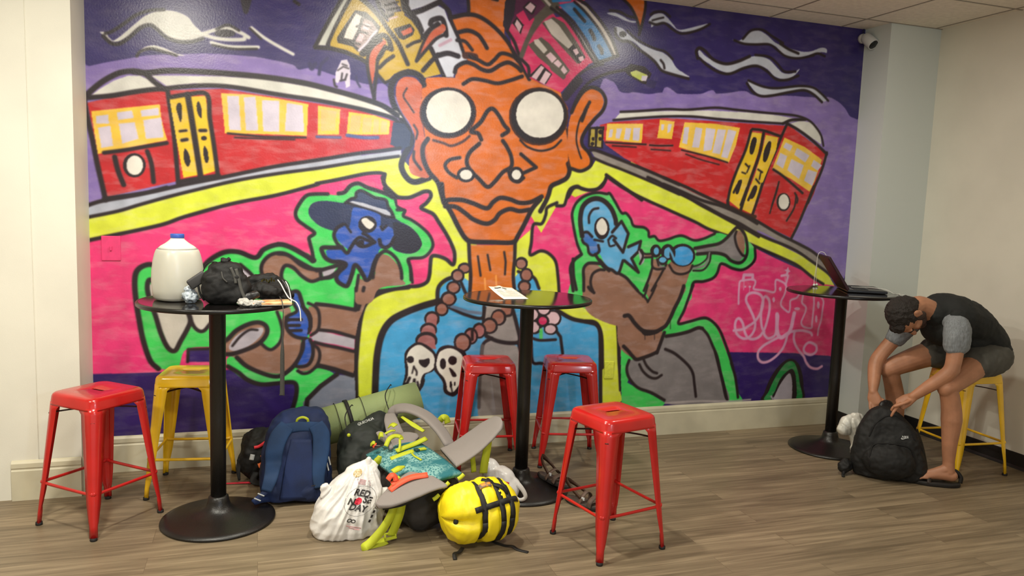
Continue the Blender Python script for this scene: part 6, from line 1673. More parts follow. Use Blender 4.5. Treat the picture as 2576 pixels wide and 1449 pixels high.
M_coral = mat('coral_orange_webbing', (240, 92, 60), 0.6, bump=0.1, bscale=500)
M_orange = mat('orange_cloth', (238, 120, 60), 0.65)
M_silver = mat('silver_print', (190, 192, 192), 0.4)
M_sack = mat('bright_yellow_nylon', (246, 222, 26), 0.42, bump=0.1, bscale=60)
M_strapblk = mat('black_webbing', (20, 18, 17), 0.65, bump=0.15, bscale=500)
M_white_bag = mat('white_thin_plastic', (230, 226, 222), 0.28, spec=0.6, bump=0.55, bscale=13, vary=0.05, vscale=9)
M_redprint = mat('red_print', (214, 40, 66), 0.5)
M_pinkprint = mat('pale_red_print', (226, 160, 166), 0.5)
M_blackprint = mat('black_print', (52, 48, 48), 0.5)

def teal_material():
    m = mat('teal_spacer_mesh', (40, 118, 124), 0.8, bump=0.3, bscale=260)
    nt = m.node_tree
    b = nt.nodes['Principled BSDF']
    tc = nt.nodes.new('ShaderNodeTexCoord')
    vo = nt.nodes.new('ShaderNodeTexVoronoi')
    vo.inputs['Scale'].default_value = 85
    nt.links.new(tc.outputs['Object'], vo.inputs['Vector'])
    n = nt.nodes.new('ShaderNodeTexNoise'); n.inputs['Scale'].default_value = 11
    nt.links.new(tc.outputs['Object'], n.inputs['Vector'])
    mr = nt.nodes.new('ShaderNodeMapRange')
    mr.inputs[1].default_value, mr.inputs[2].default_value = 0.30, 0.55
    nt.links.new(vo.outputs['Distance'], mr.inputs[0])
    mr2 = nt.nodes.new('ShaderNodeMapRange')
    mr2.inputs[1].default_value, mr2.inputs[2].default_value = 0.42, 0.62
    nt.links.new(n.outputs['Fac'], mr2.inputs[0])
    mu = nt.nodes.new('ShaderNodeMath'); mu.operation = 'MULTIPLY'
    nt.links.new(mr.outputs[0], mu.inputs[0]); nt.links.new(mr2.outputs[0], mu.inputs[1])
    mx = nt.nodes.new('ShaderNodeMix'); mx.data_type = 'RGBA'
    nt.links.new(mu.outputs[0], mx.inputs[0])
    mx.inputs[6].default_value = lin((34, 108, 116))
    mx.inputs[7].default_value = lin((130, 176, 172))
    nt.links.new(mx.outputs[2], b.inputs['Base Color'])
    return m
M_teal = teal_material()

# ---- rolled sleeping mat
t = thing('sleeping_mat', 'rolled sage green foam mat lying across the big grey backpack', 'sleeping mat', (0, 0, 0))
A, B = Vector((0.235, 4.43, 0.225)), Vector((0.925, 4.47, 0.382))
ax = (B-A).normalized()
sx = ax.cross(Vector((0, 0, 1))).normalized(); sz = sx.cross(ax)
n = 260
turns = 5.6
prof = []
for i in range(n+1):
    a = 2*math.pi*turns*i/n
    r = 0.022+(0.118-0.022)*i/n
    prof.append((a, r))
th = (0.118-0.022)/turns*0.86
def matring(P):
    o = []
    for a, r in prof: o.append(P+sx*(r*math.cos(a))+sz*(r*math.sin(a)))
    for a, r in prof[::-1]: o.append(P+sx*((r-th)*math.cos(a))+sz*((r-th)*math.sin(a)))
    return o
R0 = [matring(A.lerp(B, k/3)) for k in range(4)]
vs = [p for r in R0 for p in r]
N = len(R0[0]); fs = []
for i in range(3):
    for j in range(N):
        k = (j+1) % N
        fs.append((i*N+j, i*N+k, (i+1)*N+k, (i+1)*N+j))
h = n+1
for e in (0, 3):
    for j in range(n):
        q = (e*N+j, e*N+j+1, e*N+N-2-j, e*N+N-1-j)
        fs.append(q if e else q[::-1])
add('foam_roll', (vs, fs), M_green_mat, t)
def hoop(f, r, w, m, name, th=0.003):
    P = A.lerp(B, f)
    pts = [P+sx*(r*math.cos(a))+sz*(r*math.sin(a)) for a in [2*math.pi*k/40 for k in range(41)]]
    nr = [tuple((p-P).normalized()) for p in pts]
    return add(name, ribbon(pts, w, th, nr, smooth=False), m, t)
hoop(0.40, 0.1205, 0.022, M_strapblk, 'strap')
hoop(0.31, 0.1195, 0.003, M_strapblk, 'cord')
hoop(0.52, 0.1195, 0.003, M_strapblk, 'cord')

# ---- blue backpack
def pack_shell(rows, seg=36, p=0.62):
    """rows: (centre, half width, half depth, width dir, depth dir)"""
    rings = []
    for c, w, d, wd, dd in rows:
        c, wd, dd = Vector(c), Vector(wd), Vector(dd)
        rg = []
        for j in range(seg):
            a = 2*math.pi*j/seg
            ca, sa = math.cos(a), math.sin(a)
            rg.append(c+wd*(w*math.copysign(abs(ca)**p, ca))+dd*(d*math.copysign(abs(sa)**p, sa)))
        rings.append(rg)
    return loft(rings)

t = thing('backpack', 'navy blue backpack standing on the floor, shoulder straps facing the room', 'backpack', (0.195, 4.065, 0), 0.0)
t.scale = (1.05, 1.0, 1.04)
W, Dd = (0.985, -0.06, 0), (0.06, 0.95, -0.2)
rows = []
for z, w, d, y, xo in [(0.004, 0.120, 0.055, -0.045, 0), (0.012, 0.155, 0.085, -0.045, 0), (0.06, 0.172, 0.102, -0.035, 0), (0.15, 0.172, 0.100, -0.010, 0.0), (0.25, 0.166, 0.094, 0.020, 0.004), (0.33, 0.154, 0.086, 0.048, 0.012), (0.385, 0.136, 0.074, 0.068, 0.022), (0.42, 0.108, 0.058, 0.080, 0.032), (0.438, 0.07, 0.036, 0.086, 0.038), (0.444, 0.02, 0.012, 0.088, 0.04)]:
    rows.append(((xo, y, z), w, d, W, (0.06, 0.99, -0.10)))
body = fuse([pack_shell(rows), ellipsoid((0.0, 0.06, 0.13), (0.14, 0.10, 0.12))], 0.007, 4)
wrinkle(body, 0.012, 9, 2)
add('main_body', body, M_blue, t)
bb = bvh_of(body)
def on(pts, d=(0, 1, -0.15), off=0.004, tree=None): return drape(pts, tree or bb, d, off)
add('back_panel', ribbon(on([(0.02, -0.3, 0.35), (0.012, -0.3, 0.25), (0.005, -0.3, 0.15), (0.0, -0.3, 0.06)], off=0.004), [0.10, 0.13, 0.15, 0.17], 0.014, (0, -1, 0.2), seg=14), M_blue, t)
strapL = on([(-0.045, -0.3, 0.42), (-0.085, -0.3, 0.37), (-0.108, -0.3, 0.30), (-0.112, -0.3, 0.235)], off=0.012)+[Vector((-0.125, -0.175, 0.17)), Vector((-0.145, -0.19, 0.11))]
s1 = add('shoulder_strap', ribbon(strapL, [0.075, 0.088, 0.086, 0.078, 0.066, 0.052], 0.022, (-0.2, -1, 0.25), seg=16), M_blue_pad, t)
add('webbing', ribbon([strapL[-1], (-0.175, -0.195, 0.085), (-0.205, -0.185, 0.055), (-0.165, -0.12, 0.04), (-0.12, -0.09, 0.03)], 0.026, 0.003, (-0.3, -1, 0.4)), M_blue, s1)
for k, q in enumerate([(-0.170, -0.204, 0.098), (-0.186, -0.202, 0.075)]):
    add('buckle', box((0, 0, 0), (0.034, 0.004, 0.007)), M_silver, s1, smooth=False, bevel=0.002, loc=q, rot=(0.3, 0.5, 0))
strapR = on([(0.09, -0.3, 0.42), (0.115, -0.3, 0.37), (0.115, -0.3, 0.30), (0.105, -0.3, 0.22), (0.10, -0.3, 0.16), (0.104, -0.3, 0.11)], off=0.012)
s2 = add('shoulder_strap', ribbon(strapR, [0.075, 0.086, 0.084, 0.072, 0.060, 0.05], 0.022, (0.1, -1, 0.25), seg=16), M_blue_pad, t)
add('webbing', ribbon(on([(0.104, -0.3, 0.115), (0.108, -0.3, 0.08), (0.112, -0.3, 0.045)], off=0.004), 0.026, 0.003, (0, -1, 0.2)), M_blue, s2)
add('yoke', ribbon(on([(-0.06, -0.3, 0.405), (0.02, -0.3, 0.412), (0.11, -0.3, 0.405)], off=0.006), 0.05, 0.016, (0, -1, 0.4), seg=12), M_blue_pad, t)
hd = on([(0.0, -0.3, 0.425), (0.055, -0.3, 0.425)], off=0.0)
add('carry_handle', ribbon([hd[0], hd[0]+Vector((0.004, -0.006, 0.024)), (hd[0]+hd[1])/2+Vector((0, -0.006, 0.034)), hd[1]+Vector((-0.004, -0.006, 0.024)), hd[1]], 0.012, 0.003, (0, -1, 0.4)), M_lime, t)
for q in on([(0.142, -0.3, 0.225), (0.152, -0.3, 0.25)], off=0.006):
    add('zip_pull', tube([q, (q[0]+0.008, q[1]-0.012, q[2]-0.035)], 0.004, 8), M_silver, t)
add('logo', stick(box((0, 0, 0), (0.022, 0.004, 0)), (0.075, -0.3, 0.125), (1, 0, 0.1), (0, 0, 1), bb, (0, 1, -0.15), 0.016), M_silver, t)

# ---- small black and orange daypack against the baseboard
t = thing('daypack', 'small black daypack with orange blocks squeezed between blue backpack and baseboard', 'backpack', (0.02, 4.40, 0))
body = fuse([ellipsoid((0, 0.02, 0.14), (0.11, 0.10, 0.135), p=0.8), ellipsoid((0.05, 0.0, 0.21), (0.11, 0.09, 0.07)), ellipsoid((-0.05, -0.03, 0.11), (0.075, 0.07, 0.10))], 0.007, 4)
wrinkle(body, 0.014, 14, 5)
add('main_body', body, M_black, t)
db = bvh_of(body)
dv = (0.15, 1, -0.1)
for k, q in enumerate([(0.000, -0.3, 0.205), (-0.016, -0.3, 0.165), (-0.032, -0.3, 0.125)]):
    add('orange_block', ribbon(drape([(q[0]-0.016, q[1], q[2]-0.006), (q[0], q[1], q[2]), (q[0]+0.016, q[1], q[2]+0.006)], db, dv, 0.003), 0.032, 0.006, (-0.2, -1, 0.1), seg=10), M_orange, t)
add('mesh_pocket', ribbon(drape([(0.05, -0.3, 0.21), (0.036, -0.3, 0.165), (0.02, -0.3, 0.11)], db, dv, 0.004), [0.05, 0.055, 0.04], 0.008, (-0.1, -1, 0.1), seg=12), mat('grey_striped_mesh', (96, 92, 86), 0.7, rgb2=(40, 36, 34), vscale=120), t)
add('red_strap', ribbon(drape([(-0.07, -0.3, 0.222), (-0.045, -0.3, 0.226), (-0.015, -0.3, 0.246), (0.01, -0.3, 0.262)], db, dv, 0.004), 0.016, 0.004, (-0.1, -1, 0.3)), mat('red_webbing', (226, 52, 62), 0.6), t)
add('white_label', ribbon(drape([(-0.082, -0.3, 0.155), (-0.076, -0.3, 0.185)], db, dv, 0.003), 0.024, 0.003, (-0.2, -1, 0.1)), M_silver, t)
add('strap', ribbon([(-0.11, -0.05, 0.13), (-0.12, -0.07, 0.08), (-0.115, -0.085, 0.02)], [0.03, 0.026, 0.012], 0.01, (-0.5, -1, 0), seg=10), M_black, t)
add('strap', ribbon([(-0.03, -0.09, 0.06), (-0.04, -0.14, 0.03), (0.01, -0.15, 0.014)], [0.03, 0.04, 0.03], 0.012, (0, -0.6, 1), seg=10), M_black, t)
add('red_cord', ribbon([(-0.21, -0.07, 0.004), (-0.16, -0.075, 0.004), (-0.10, -0.085, 0.006), (-0.04, -0.10, 0.008), (0.03, -0.11, 0.008)], [0.012, 0.016, 0.02, 0.02, 0.016], 0.004, (0, 0, 1)), mat('red_cord_cloth', (222, 50, 70), 0.6), t)

# ---- big trekking backpack lying on its front, back panel up
t = thing('trekking_backpack', 'large charcoal trekking backpack lying down with teal back panel and grey hip belt', 'backpack', (0, 0, 0))
a = Vector((0.30, -0.954, 0)); w = Vector((0.954, 0.30, 0.0))
wt = Vector((0.93, 0.29, 0.16)).normalized()           # panel leans up to the right
H0 = Vector((0.60, 4.06, 0.0))
rows = []
for s, hw, hh, zc in [(0.0, 0.10, 0.06, 0.17), (0.03, 0.14, 0.11, 0.165), (0.15, 0.150, 0.135, 0.15), (0.35, 0.148, 0.135, 0.146), (0.52, 0.145, 0.128, 0.142), (0.62, 0.14, 0.11, 0.135), (0.655, 0.09, 0.07, 0.13)]:
    rows.append((H0+a*s+w*0.03+Vector((0, 0, zc)), hw, hh, tuple(wt), (0.0, 0.0, 1.0)))
lid_parts = [ellipsoid((0.565, 4.13, 0.185), (0.155, 0.16, 0.18), Matrix.Rotation(-0.3, 3, 'Z'), p=0.85), ellipsoid((0.64, 4.20, 0.27), (0.12, 0.12, 0.12)), ellipsoid((0.49, 4.07, 0.16), (0.085, 0.12, 0.13), p=0.85)]
body = fuse([pack_shell(rows), ellipsoid((0.735, 3.66, 0.10), (0.12, 0.22, 0.095), Matrix.Rotation(-0.3, 3, 'Z'))], 0.008, 5)
wrinkle(body, 0.012, 9, 11)
add('main_body', body, M_charcoal, t)
pb = bvh_of(body)
lid = wrinkle(fuse(lid_parts, 0.008, 5), 0.014, 10, 4)
lido = add('lid_pocket', lid, M_darkgreen, t)
lb = bvh_of(lid)
lookdir = Vector((0.130, 0.951, -0.279)).normalized()
ex = Vector((0.90, 0.05, 0.30)).normalized()
ey = Vector((-0.22, 0.30, 0.93)).normalized()
add('lettering', stick(text_mesh('QUECHUA', 0.019, 0.0005), (0.567, 4.157, 0.36), ex, ey, lb, lookdir, 0.003), M_silver, lido)
add('piping', tube(drape([(0.59, 3.2, 0.37), (0.64, 3.2, 0.36), (0.68, 3.2, 0.33), (0.70, 3.2, 0.28), (0.705, 3.2, 0.24)], lb, (0, 1, -0.12), 0.002), 0.004, 8), M_greypad, lido)
for q in ((0.46, 4.02, 0.33), (0.70, 4.17, 0.40)):
    c = add('elastic_cord', tube([q, (q[0]-0.01, q[1]+0.10, q[2]+0.07), (q[0]+0.03, q[1]+0.18, q[2]+0.11), (q[0]+0.05, q[1]+0.26, q[2]+0.09)], 0.003, 8), M_strapblk, t)
    add('cord_toggle', ellipsoid(q, (0.010, 0.010, 0.010), seg=12, rings=8), M_lime, c)

# teal panel: a padded sheet laid on the top of the pack
def panel_pt(u, v):
    p = H0+a*(0.19+0.49*v)+wt*((u-0.5)*0.27)
    bow = 0.016*math.sin(math.pi*u)+0.010*math.sin(math.pi*v)
    return p+Vector((0, 0, 0.292-0.035*v+bow))
nu, nv = 16, 22
vs = [panel_pt(i/(nu-1), j/(nv-1)) for j in range(nv) for i in range(nu)]
fs = [(j*nu+i, j*nu+i+1, (j+1)*nu+i+1, (j+1)*nu+i) for j in range(nv-1) for i in range(nu-1)]
tealm = mesh_of('teal', vs, fs)
add('back_panel', tealm, M_teal, t, solid=0.02)
tb2 = bvh_of(tealm)

# hip belt wings
def wing(pts, widths, wdirs, th, name):
    P = spl(pts, 8)
    Wd = lerp_list(widths, len(P)); Wv = lerp_list([tuple(v) for v in wdirs], len(P))
    rings = []
    F = frames(P)
    for i, p in enumerate(P):
        tt = (P[min(i+1, len(P)-1)]-P[max(i-1, 0)]).normalized()
        sd = Vector(Wv[i]).normalized()
        nn = tt.cross(sd).normalized()
        hw = Wd[i]/2
        rings.append([p+sd*(hw*math.copysign(abs(math.cos(q))**0.55, math.cos(q)))+nn*(th/2*math.copysign(abs(math.sin(q))**0.6, math.sin(q))) for q in [2*math.pi*k/20 for k in range(20)]])
    return add(name, loft(rings), M_greypad, t)
rw = wing([(0.90, 3.60, 0.315), (0.965, 3.62, 0.335), (1.04, 3.635, 0.375), (1.11, 3.64, 0.425), (1.165, 3.63, 0.468), (1.185, 3.625, 0.478)], [0.26, 0.24, 0.23, 0.215, 0.15, 0.05], [(0.08, -1, -0.02), (0.06, -1, -0.05), (0.02, -1, -0.1), (-0.05, -1, -0.12), (-0.1, -1, -0.15), (-0.1, -1, -0.15)], 0.024, 'hip_belt')
lw = wing([(0.790, 3.44, 0.275), (0.735, 3.43, 0.272), (0.675, 3.41, 0.256), (0.61, 3.385, 0.232), (0.555, 3.365, 0.210), (0.515, 3.355, 0.198)], [0.25, 0.24, 0.21, 0.16, 0.10, 0.03], [(0.35, -1, 0.0), (0.32, -1, -0.05), (0.28, -1, -0.1), (0.3, -1, -0.1), (0.4, -1, -0.1), (0.5, -1, -0.1)], 0.024, 'hip_belt')
add('belt_backing', moved(ribbon([(0.78, 3.40, 0.262), (0.70, 3.365, 0.245), (0.62, 3.345, 0.222), (0.54, 3.36, 0.198)], [0.04, 0.05, 0.05, 0.03], 0.02, (0, -0.6, 1), seg=10), (0, 0, -0.008)), M_black, lw)

# shoulder straps and yoke
add('shoulder_strap', ribbon([(0.70, 4.14, 0.385), (0.735, 4.13, 0.428), (0.80, 4.08, 0.438), (0.87, 3.98, 0.420), (0.92, 3.85, 0.375), (0.945, 3.74, 0.325)], [0.055, 0.075, 0.09, 0.095, 0.085, 0.07], 0.026, [(0.1, -0.5, 0.9), (0.2, -0.5, 0.9), (0.3, -0.5, 0.8), (0.35, -0.5, 0.8), (0.4, -0.4, 0.8), (0.4, -0.3, 0.8)], seg=18), M_greypad, t)
add('shoulder_strap', ribbon([(0.695, 4.12, 0.40), (0.69, 4.06, 0.385), (0.695, 3.98, 0.350), (0.70, 3.92, 0.325)], [0.055, 0.075, 0.085, 0.10], 0.026, (-0.1, -0.7, 0.7), seg=18), M_greypad, t)
add('lumbar_yoke', ribbon([(0.655, 3.80, 0.292), (0.70, 3.86, 0.318), (0.76, 3.90, 0.332), (0.81, 3.915, 0.335)], [0.05, 0.10, 0.10, 0.03], 0.02, (0.05, -0.4, 0.9), seg=16), M_greypad, t)
add('strap_lining', ribbon([(0.75, 4.07, 0.400), (0.80, 3.99, 0.375), (0.845, 3.93, 0.355)], [0.016, 0.03, 0.02], 0.006, (0.1, -0.7, 0.7), seg=10), M_lime, t)
add('load_strap', ribbon([(0.585, 3.84, 0.372), (0.60, 3.84, 0.375), (0.63, 3.80, 0.352), (0.645, 3.76, 0.325)], [0.035, 0.045, 0.032, 0.02], 0.02, (0.0, -0.7, 0.7), seg=14), M_greypad, t)
def lime(pts, width=0.022, th=0.004, ref=(0, -0.5, 0.9), m=None, name='webbing'):
    return add(name, ribbon(pts, width, th, ref), m or M_lime, t)
flat = lambda P, o=0.012: [Vector((p[0], p[1], q.z)) for p, q in zip(P, drape(P, tb2, (0, 0, -1), o))]
lime(flat([(0.665, 3.735, 0.318), (0.71, 3.755, 0.330), (0.765, 3.785, 0.342), (0.835, 3.815, 0.352)], 0.022), 0.026, 0.006)
lime(flat([(0.63, 3.69, 0.302), (0.69, 3.70, 0.318), (0.75, 3.715, 0.328)]), 0.028, 0.005)
bk = add('buckle', box((0, 0, 0), (0.022, 0.03, 0.012)), mat('dark_teal_buckle', (24, 66, 66), 0.4), t, smooth=False, bevel=0.003, loc=(0.766, 3.72, flat([(0.766, 3.72, 0.33)])[0].z+0.004), rot=(0, 0, 0.25))
for k in (-1, 0, 1):
    add('prong', box((0.030, 0.010*k, 0), (0.04, 0.006, 0.008)), M_lime, bk, smooth=False, bevel=0.002)
lime(flat([(0.735, 3.70, 0.326), (0.74, 3.66, 0.318), (0.752, 3.63, 0.312), (0.765, 3.60, 0.308)], 0.014), 0.010, 0.003)
lime([(0.615, 3.76, 0.342), (0.635, 3.78, 0.372), (0.665, 3.80, 0.380), (0.695, 3.80, 0.374), (0.70, 3.79, 0.36)], 0.022, 0.006)
lime([(0.690, 3.785, 0.365), (0.685, 3.75, 0.345), (0.672, 3.71, 0.325)], 0.012, 0.003)
lime([(0.655, 3.92, 0.395), (0.67, 3.90, 0.412), (0.684, 3.88, 0.408)], 0.03, 0.004)
lime([(0.62, 3.86, 0.372), (0.655, 3.87, 0.385), (0.682, 3.88, 0.385)], 0.012, 0.004)
lime([(0.585, 3.80, 0.378), (0.592, 3.79, 0.395), (0.606, 3.79, 0.392)], 0.03, 0.006)
lime([(0.545, 3.80, 0.34), (0.555, 3.79, 0.355), (0.565, 3.79, 0.352)], 0.02, 0.006)
lime([(0.555, 3.79, 0.332), (0.562, 3.785, 0.345), (0.57, 3.78, 0.348)], 0.016, 0.006, m=M_coral)
lime([(0.54, 3.70, 0.262), (0.565, 3.69, 0.295), (0.575, 3.685, 0.318)], [0.03, 0.035, 0.02], 0.006, (0, -1, 0.3))
lime([(0.985, 4.16, 0.338), (1.0, 4.15, 0.36), (1.02, 4.15, 0.355), (1.03, 4.15, 0.325)], 0.035, 0.005, (0, -1, 0.3))
lime([(0.93, 3.73, 0.318), (0.965, 3.78, 0.318), (1.0, 3.81, 0.305)], 0.02, 0.004)
# coral straps at the left wing
lime([(0.580, 3.41, 0.246), (0.625, 3.425, 0.270), (0.685, 3.435, 0.290), (0.762, 3.435, 0.296)], 0.030, 0.006, m=M_coral)
lime([(0.575, 3.44, 0.285), (0.59, 3.44, 0.305), (0.605, 3.44, 0.302), (0.612, 3.435, 0.275), (0.59, 3.43, 0.268)], 0.026, 0.005, m=M_coral)
lime([(0.605, 3.49, 0.305), (0.64, 3.51, 0.312), (0.67, 3.53, 0.312)], [0.026, 0.03, 0.008], 0.005)
lime([(0.59, 3.44, 0.24), (0.605, 3.45, 0.27), (0.635, 3.47, 0.285)], 0.016, 0.004)
# lime belt webbing hanging to the floor
lime([(0.60, 3.385, 0.205), (0.585, 3.375, 0.15), (0.545, 3.365, 0.085), (0.490, 3.355, 0.030), (0.462, 3.352, 0.012), (0.470, 3.357, 0.006), (0.52, 3.375, 0.006), (0.565, 3.395, 0.012)], 0.040, 0.004, [(0.4, -1, 0.2), (0.3, -1, 0.2), (0.3, -1, 0.4), (0.2, -0.8, 0.7), (0.3, -0.7, 0.8), (0, -0.6, 1), (0, -0.6, 1), (0, -0.6, 1)])
lime([(0.635, 3.39, 0.205), (0.625, 3.39, 0.14), (0.605, 3.395, 0.075), (0.588, 3.40, 0.03)], 0.044, 0.004, (0.3, -1, 0.2))
add('belt_buckle', join(box((0, 0, 0.0), (0.06, 0.012, 0.014)), box((0, 0, 0.024), (0.055, 0.012, 0.008)), box((-0.026, 0, 0.012), (0.008, 0.012, 0.03)), box((0.026, 0, 0.012), (0.008, 0.012, 0.03))), M_lime, t, smooth=False, bevel=0.003, loc=(0.585, 3.392, 0.022), rot=(-0.4, 0, 0.3))
lime([(1.105, 3.60, 0.395), (1.10, 3.60, 0.34), (1.09, 3.60, 0.27), (1.085, 3.60, 0.22)], 0.042, 0.004, (0.1, -1, 0.1))
lime([(1.02, 3.60, 0.335), (1.03, 3.60, 0.28), (1.035, 3.60, 0.23)], 0.026, 0.004, (0.1, -1, 0.1))
for q in ((0.925, 3.44, 0.27), (0.84, 3.39, 0.255), (0.785, 3.35, 0.215)):
    add('lash_loop', ribbon([(q[0]-0.014, q[1], q[2]-0.008), q, (q[0]+0.016, q[1]+0.004, q[2]+0.012)], 0.018, 0.005, (0.1, -0.8, 0.5)), M_lime, t)

# ---- yellow sleeping bag in a compression sack
t = thing('sleeping_bag', 'bright yellow sleeping bag in black compression straps at the end of the trekking pack', 'sleeping bag', (0, 0, 0))
E1, E2 = Vector((0.795, 3.285, 0.152)), Vector((1.165, 3.335, 0.152))
ax = (E2-E1).normalized(); L = (E2-E1).length
sdv = ax.cross(Vector((0, 0, 1))).normalized(); upv = Vector((0, 0, 1))
rings = []
NS, NR = 56, 48
for i in range(NS+1):
    f = i/NS
    s = math.sin(math.pi*min(1, max(0, f)))
    r = 0.150*(1-abs(2*f-1)**3.4)**0.5 if 0 < f < 1 else 0.004
    for c0, wd, dp in ((0.42, 0.034, 0.018), (0.63, 0.022, 0.012), (0.78, 0.022, 0.012)):
        r -= dp*math.exp(-((f-c0)/wd)**2)
    rg = []
    for j in range(NR):
        th = 2*math.pi*j/NR
        # lengthwise crease facing the room near the drawn end
        d = ((th-math.radians(2)+math.pi) % (2*math.pi))-math.pi
        rr = r-0.050*math.exp(-(d/0.15)**2)*math.exp(-(f/0.36)**4)
        d2 = ((th-math.radians(118)+math.pi) % (2*math.pi))-math.pi
        rr -= 0.02*math.exp(-(d2/0.18)**2)*math.exp(-((f-0.2)/0.4)**2)
        rr = max(rr, 0.003)
        p = E1+ax*(L*f)+sdv*(rr*math.cos(th))+upv*(rr*math.sin(th))
        rg.append(p)
    rings.append(rg)
sk = mesh_of('sack', *loft(rings))
wrinkle(sk, 0.011, 9, 6)
wrinkle(sk, 0.003, 40, 9)
add('stuff_sack', sk, M_sack, t)
sb = bvh_of(sk)
def around(f, a0, a1, n=22, tilt=0.0):
    out, nr = [], []
    for k in range(n+1):
        th = math.radians(a0+(a1-a0)*k/n)
        c = E1+ax*(L*(f+tilt*math.cos(th)))
        dv = sdv*math.cos(th)+upv*math.sin(th)
        h = sb.ray_cast(c+dv*0.4, -dv)
        out.append((h[0] if h[0] is not None else c+dv*0.15)+dv*0.002); nr.append(tuple(dv))
    return out, nr
for f, wdt, tl in ((0.42, 0.042, 0.03), (0.63, 0.024, 0.03), (0.78, 0.026, 0.02)):
    pts, nr = around(f, 0, 360, 44, tl)
    add('strap', ribbon(pts, wdt, 0.006, nr, smooth=False), M_strapblk, t)
def along(th, f0, f1, n=14, dth=0):
    out, nr = [], []
    for k in range(n+1):
        f = f0+(f1-f0)*k/n
        q = math.radians(th+dth*k/n)
        dv = sdv*math.cos(q)+upv*math.sin(q)
        c = E1+ax*(L*f)
        h = sb.ray_cast(c+dv*0.4, -dv)
        out.append((h[0] if h[0] is not None else c+dv*0.1)+dv*0.004); nr.append(tuple(dv))
    return out, nr
pts, nr = along(24, 0.30, 0.93, 14, 14)
add('strap', ribbon(pts, 0.026, 0.005, nr, smooth=False), M_strapblk, t)
pts, nr = along(82, 0.50, 0.80, 10, -30)
add('strap', ribbon(pts, 0.022, 0.004, nr, smooth=False), M_strapblk, t)
pts, nr = along(66, 0.42, 0.58, 6, 0)
add('sewn_label', ribbon(pts, 0.026, 0.003, nr, smooth=False), mat('orange_grey_label', (236, 150, 50), 0.6, rgb2=(120, 110, 100), vscale=60), t)
c = E1+sdv*0.05
hk = sb.ray_cast(E1+ax*0.045+sdv*0.4, -sdv)
kp = hk[0] if hk[0] is not None else c
add('drawcord', join(tube([kp+Vector((0, 0, 0.02)), kp+Vector((-0.006, -0.010, 0.0)), kp+Vector((-0.004, -0.012, -0.04)), kp+Vector((0.01, -0.012, -0.08))], 0.004, 8), ellipsoid(kp+Vector((-0.004, -0.010, 0.0)), (0.012, 0.012, 0.016), seg=12, rings=8)), M_strapblk, t)
add('loose_strap', ribbon([(1.03, 3.30, 0.012), (1.06, 3.265, 0.004), (1.09, 3.23, 0.004), (1.115, 3.20, 0.012), (1.135, 3.175, 0.004), (1.172, 3.14, 0.003)], 0.018, 0.003, (0, 0, 1)), M_strapblk, t)
add('loose_strap', ribbon([(0.89, 3.24, 0.012), (0.865, 3.205, 0.010), (0.838, 3.185, 0.014), (0.832, 3.15, 0.004)], 0.018, 0.003, (0, 0, 1)), M_strapblk, t)

# ---- white plastic carrier bag, printed
t = thing('plastic_bag', 'white plastic carrier bag printed RED NOSE DAY slumped before the big backpack', 'plastic bag', (0.408, 3.545, 0))
rings = []
NR = 60
for i, (z, wx, wy, cx, cy) in enumerate([(0.002, 0.12, 0.07, 0.0, 0.0), (0.006, 0.145, 0.085, 0.0, 0.0), (0.04, 0.160, 0.098, -0.006, 0.0), (0.09, 0.165, 0.10, -0.006, 0.0), (0.15, 0.152, 0.092, 0.006, 0.004), (0.20, 0.130, 0.080, 0.024, 0.008), (0.25, 0.100, 0.062, 0.044, 0.012), (0.285, 0.074, 0.042, 0.062, 0.016), (0.315, 0.062, 0.026, 0.074, 0.018), (0.338, 0.036, 0.014, 0.088, 0.018), (0.350, 0.018, 0.007, 0.092, 0.018), (0.354, 0.004, 0.002, 0.093, 0.018)]):
    rg = []
    for j in range(NR):
        th = 2*math.pi*j/NR
        c, s = math.cos(th), math.sin(th)
        rg.append(Vector((cx+wx*math.copysign(abs(c)**0.8, c), cy+wy*math.copysign(abs(s)**0.8, s), z)))
    rings.append(rg)
me = fuse([loft(rings), ellipsoid((-0.104, -0.005, 0.212), (0.024, 0.011, 0.034)), ellipsoid((0.150, -0.02, 0.185), (0.03, 0.02, 0.028)), tube([(0.06, 0.02, 0.24), (0.085, 0.015, 0.30), (0.094, 0.012, 0.352)], 0.016)], 0.005, 3)
def film_folds(me, peak, amp, seed=0.0, k=3.2, lump=0.012):
    """long folds falling from the gathered top of a thin bag"""
    peak = Vector(peak)
    me.update()
    nr = [v.normal.copy() for v in me.vertices]
    for v, n in zip(me.vertices, nr):
        d = v.co-peak
        az = math.atan2(d.x, -d.z+0.02)
        q = Vector((az*k, d.length*3.0, (d.y*4.0)+seed))
        a = noise.noise(q)
        b = 1.0-abs(noise.noise(q*2.3+Vector((3, 1, seed))))*2.4
        c = noise.noise(v.co*9+Vector((seed, 0, 0)))
        v.co += n*(amp*(0.7*a+0.45*b)*min(1.0, d.length*6)+lump*c)
    for v in me.vertices: v.co.z = max(v.co.z, 0.0015)
    me.update()
film_folds(me, (0.09, 0.015, 0.36), 0.020, 2.0, 4.5, 0.010)
add('bag_film', me, M_white_bag, t)
wb = bvh_of(me)
ddir = Vector((0.12, 0.92, -0.25)).normalized()
ang = math.radians(-15)
px, py = Vector((math.cos(ang), 0, math.sin(ang))), Vector((-math.sin(ang)*0.9+0.22, 0, math.cos(ang)))
def pr(name, geo, at, m, off, cuts=0):
    add(name, stick(geo, (at[0], -0.09, at[1]), px, py, wb, ddir, off, cuts), m, t)
o = (0.040, 0.155+0.068)
pr('red_dot', disc2d(0.0165), (o[0]-0.006, o[1]-0.036), M_redprint, 0.0026, 2)
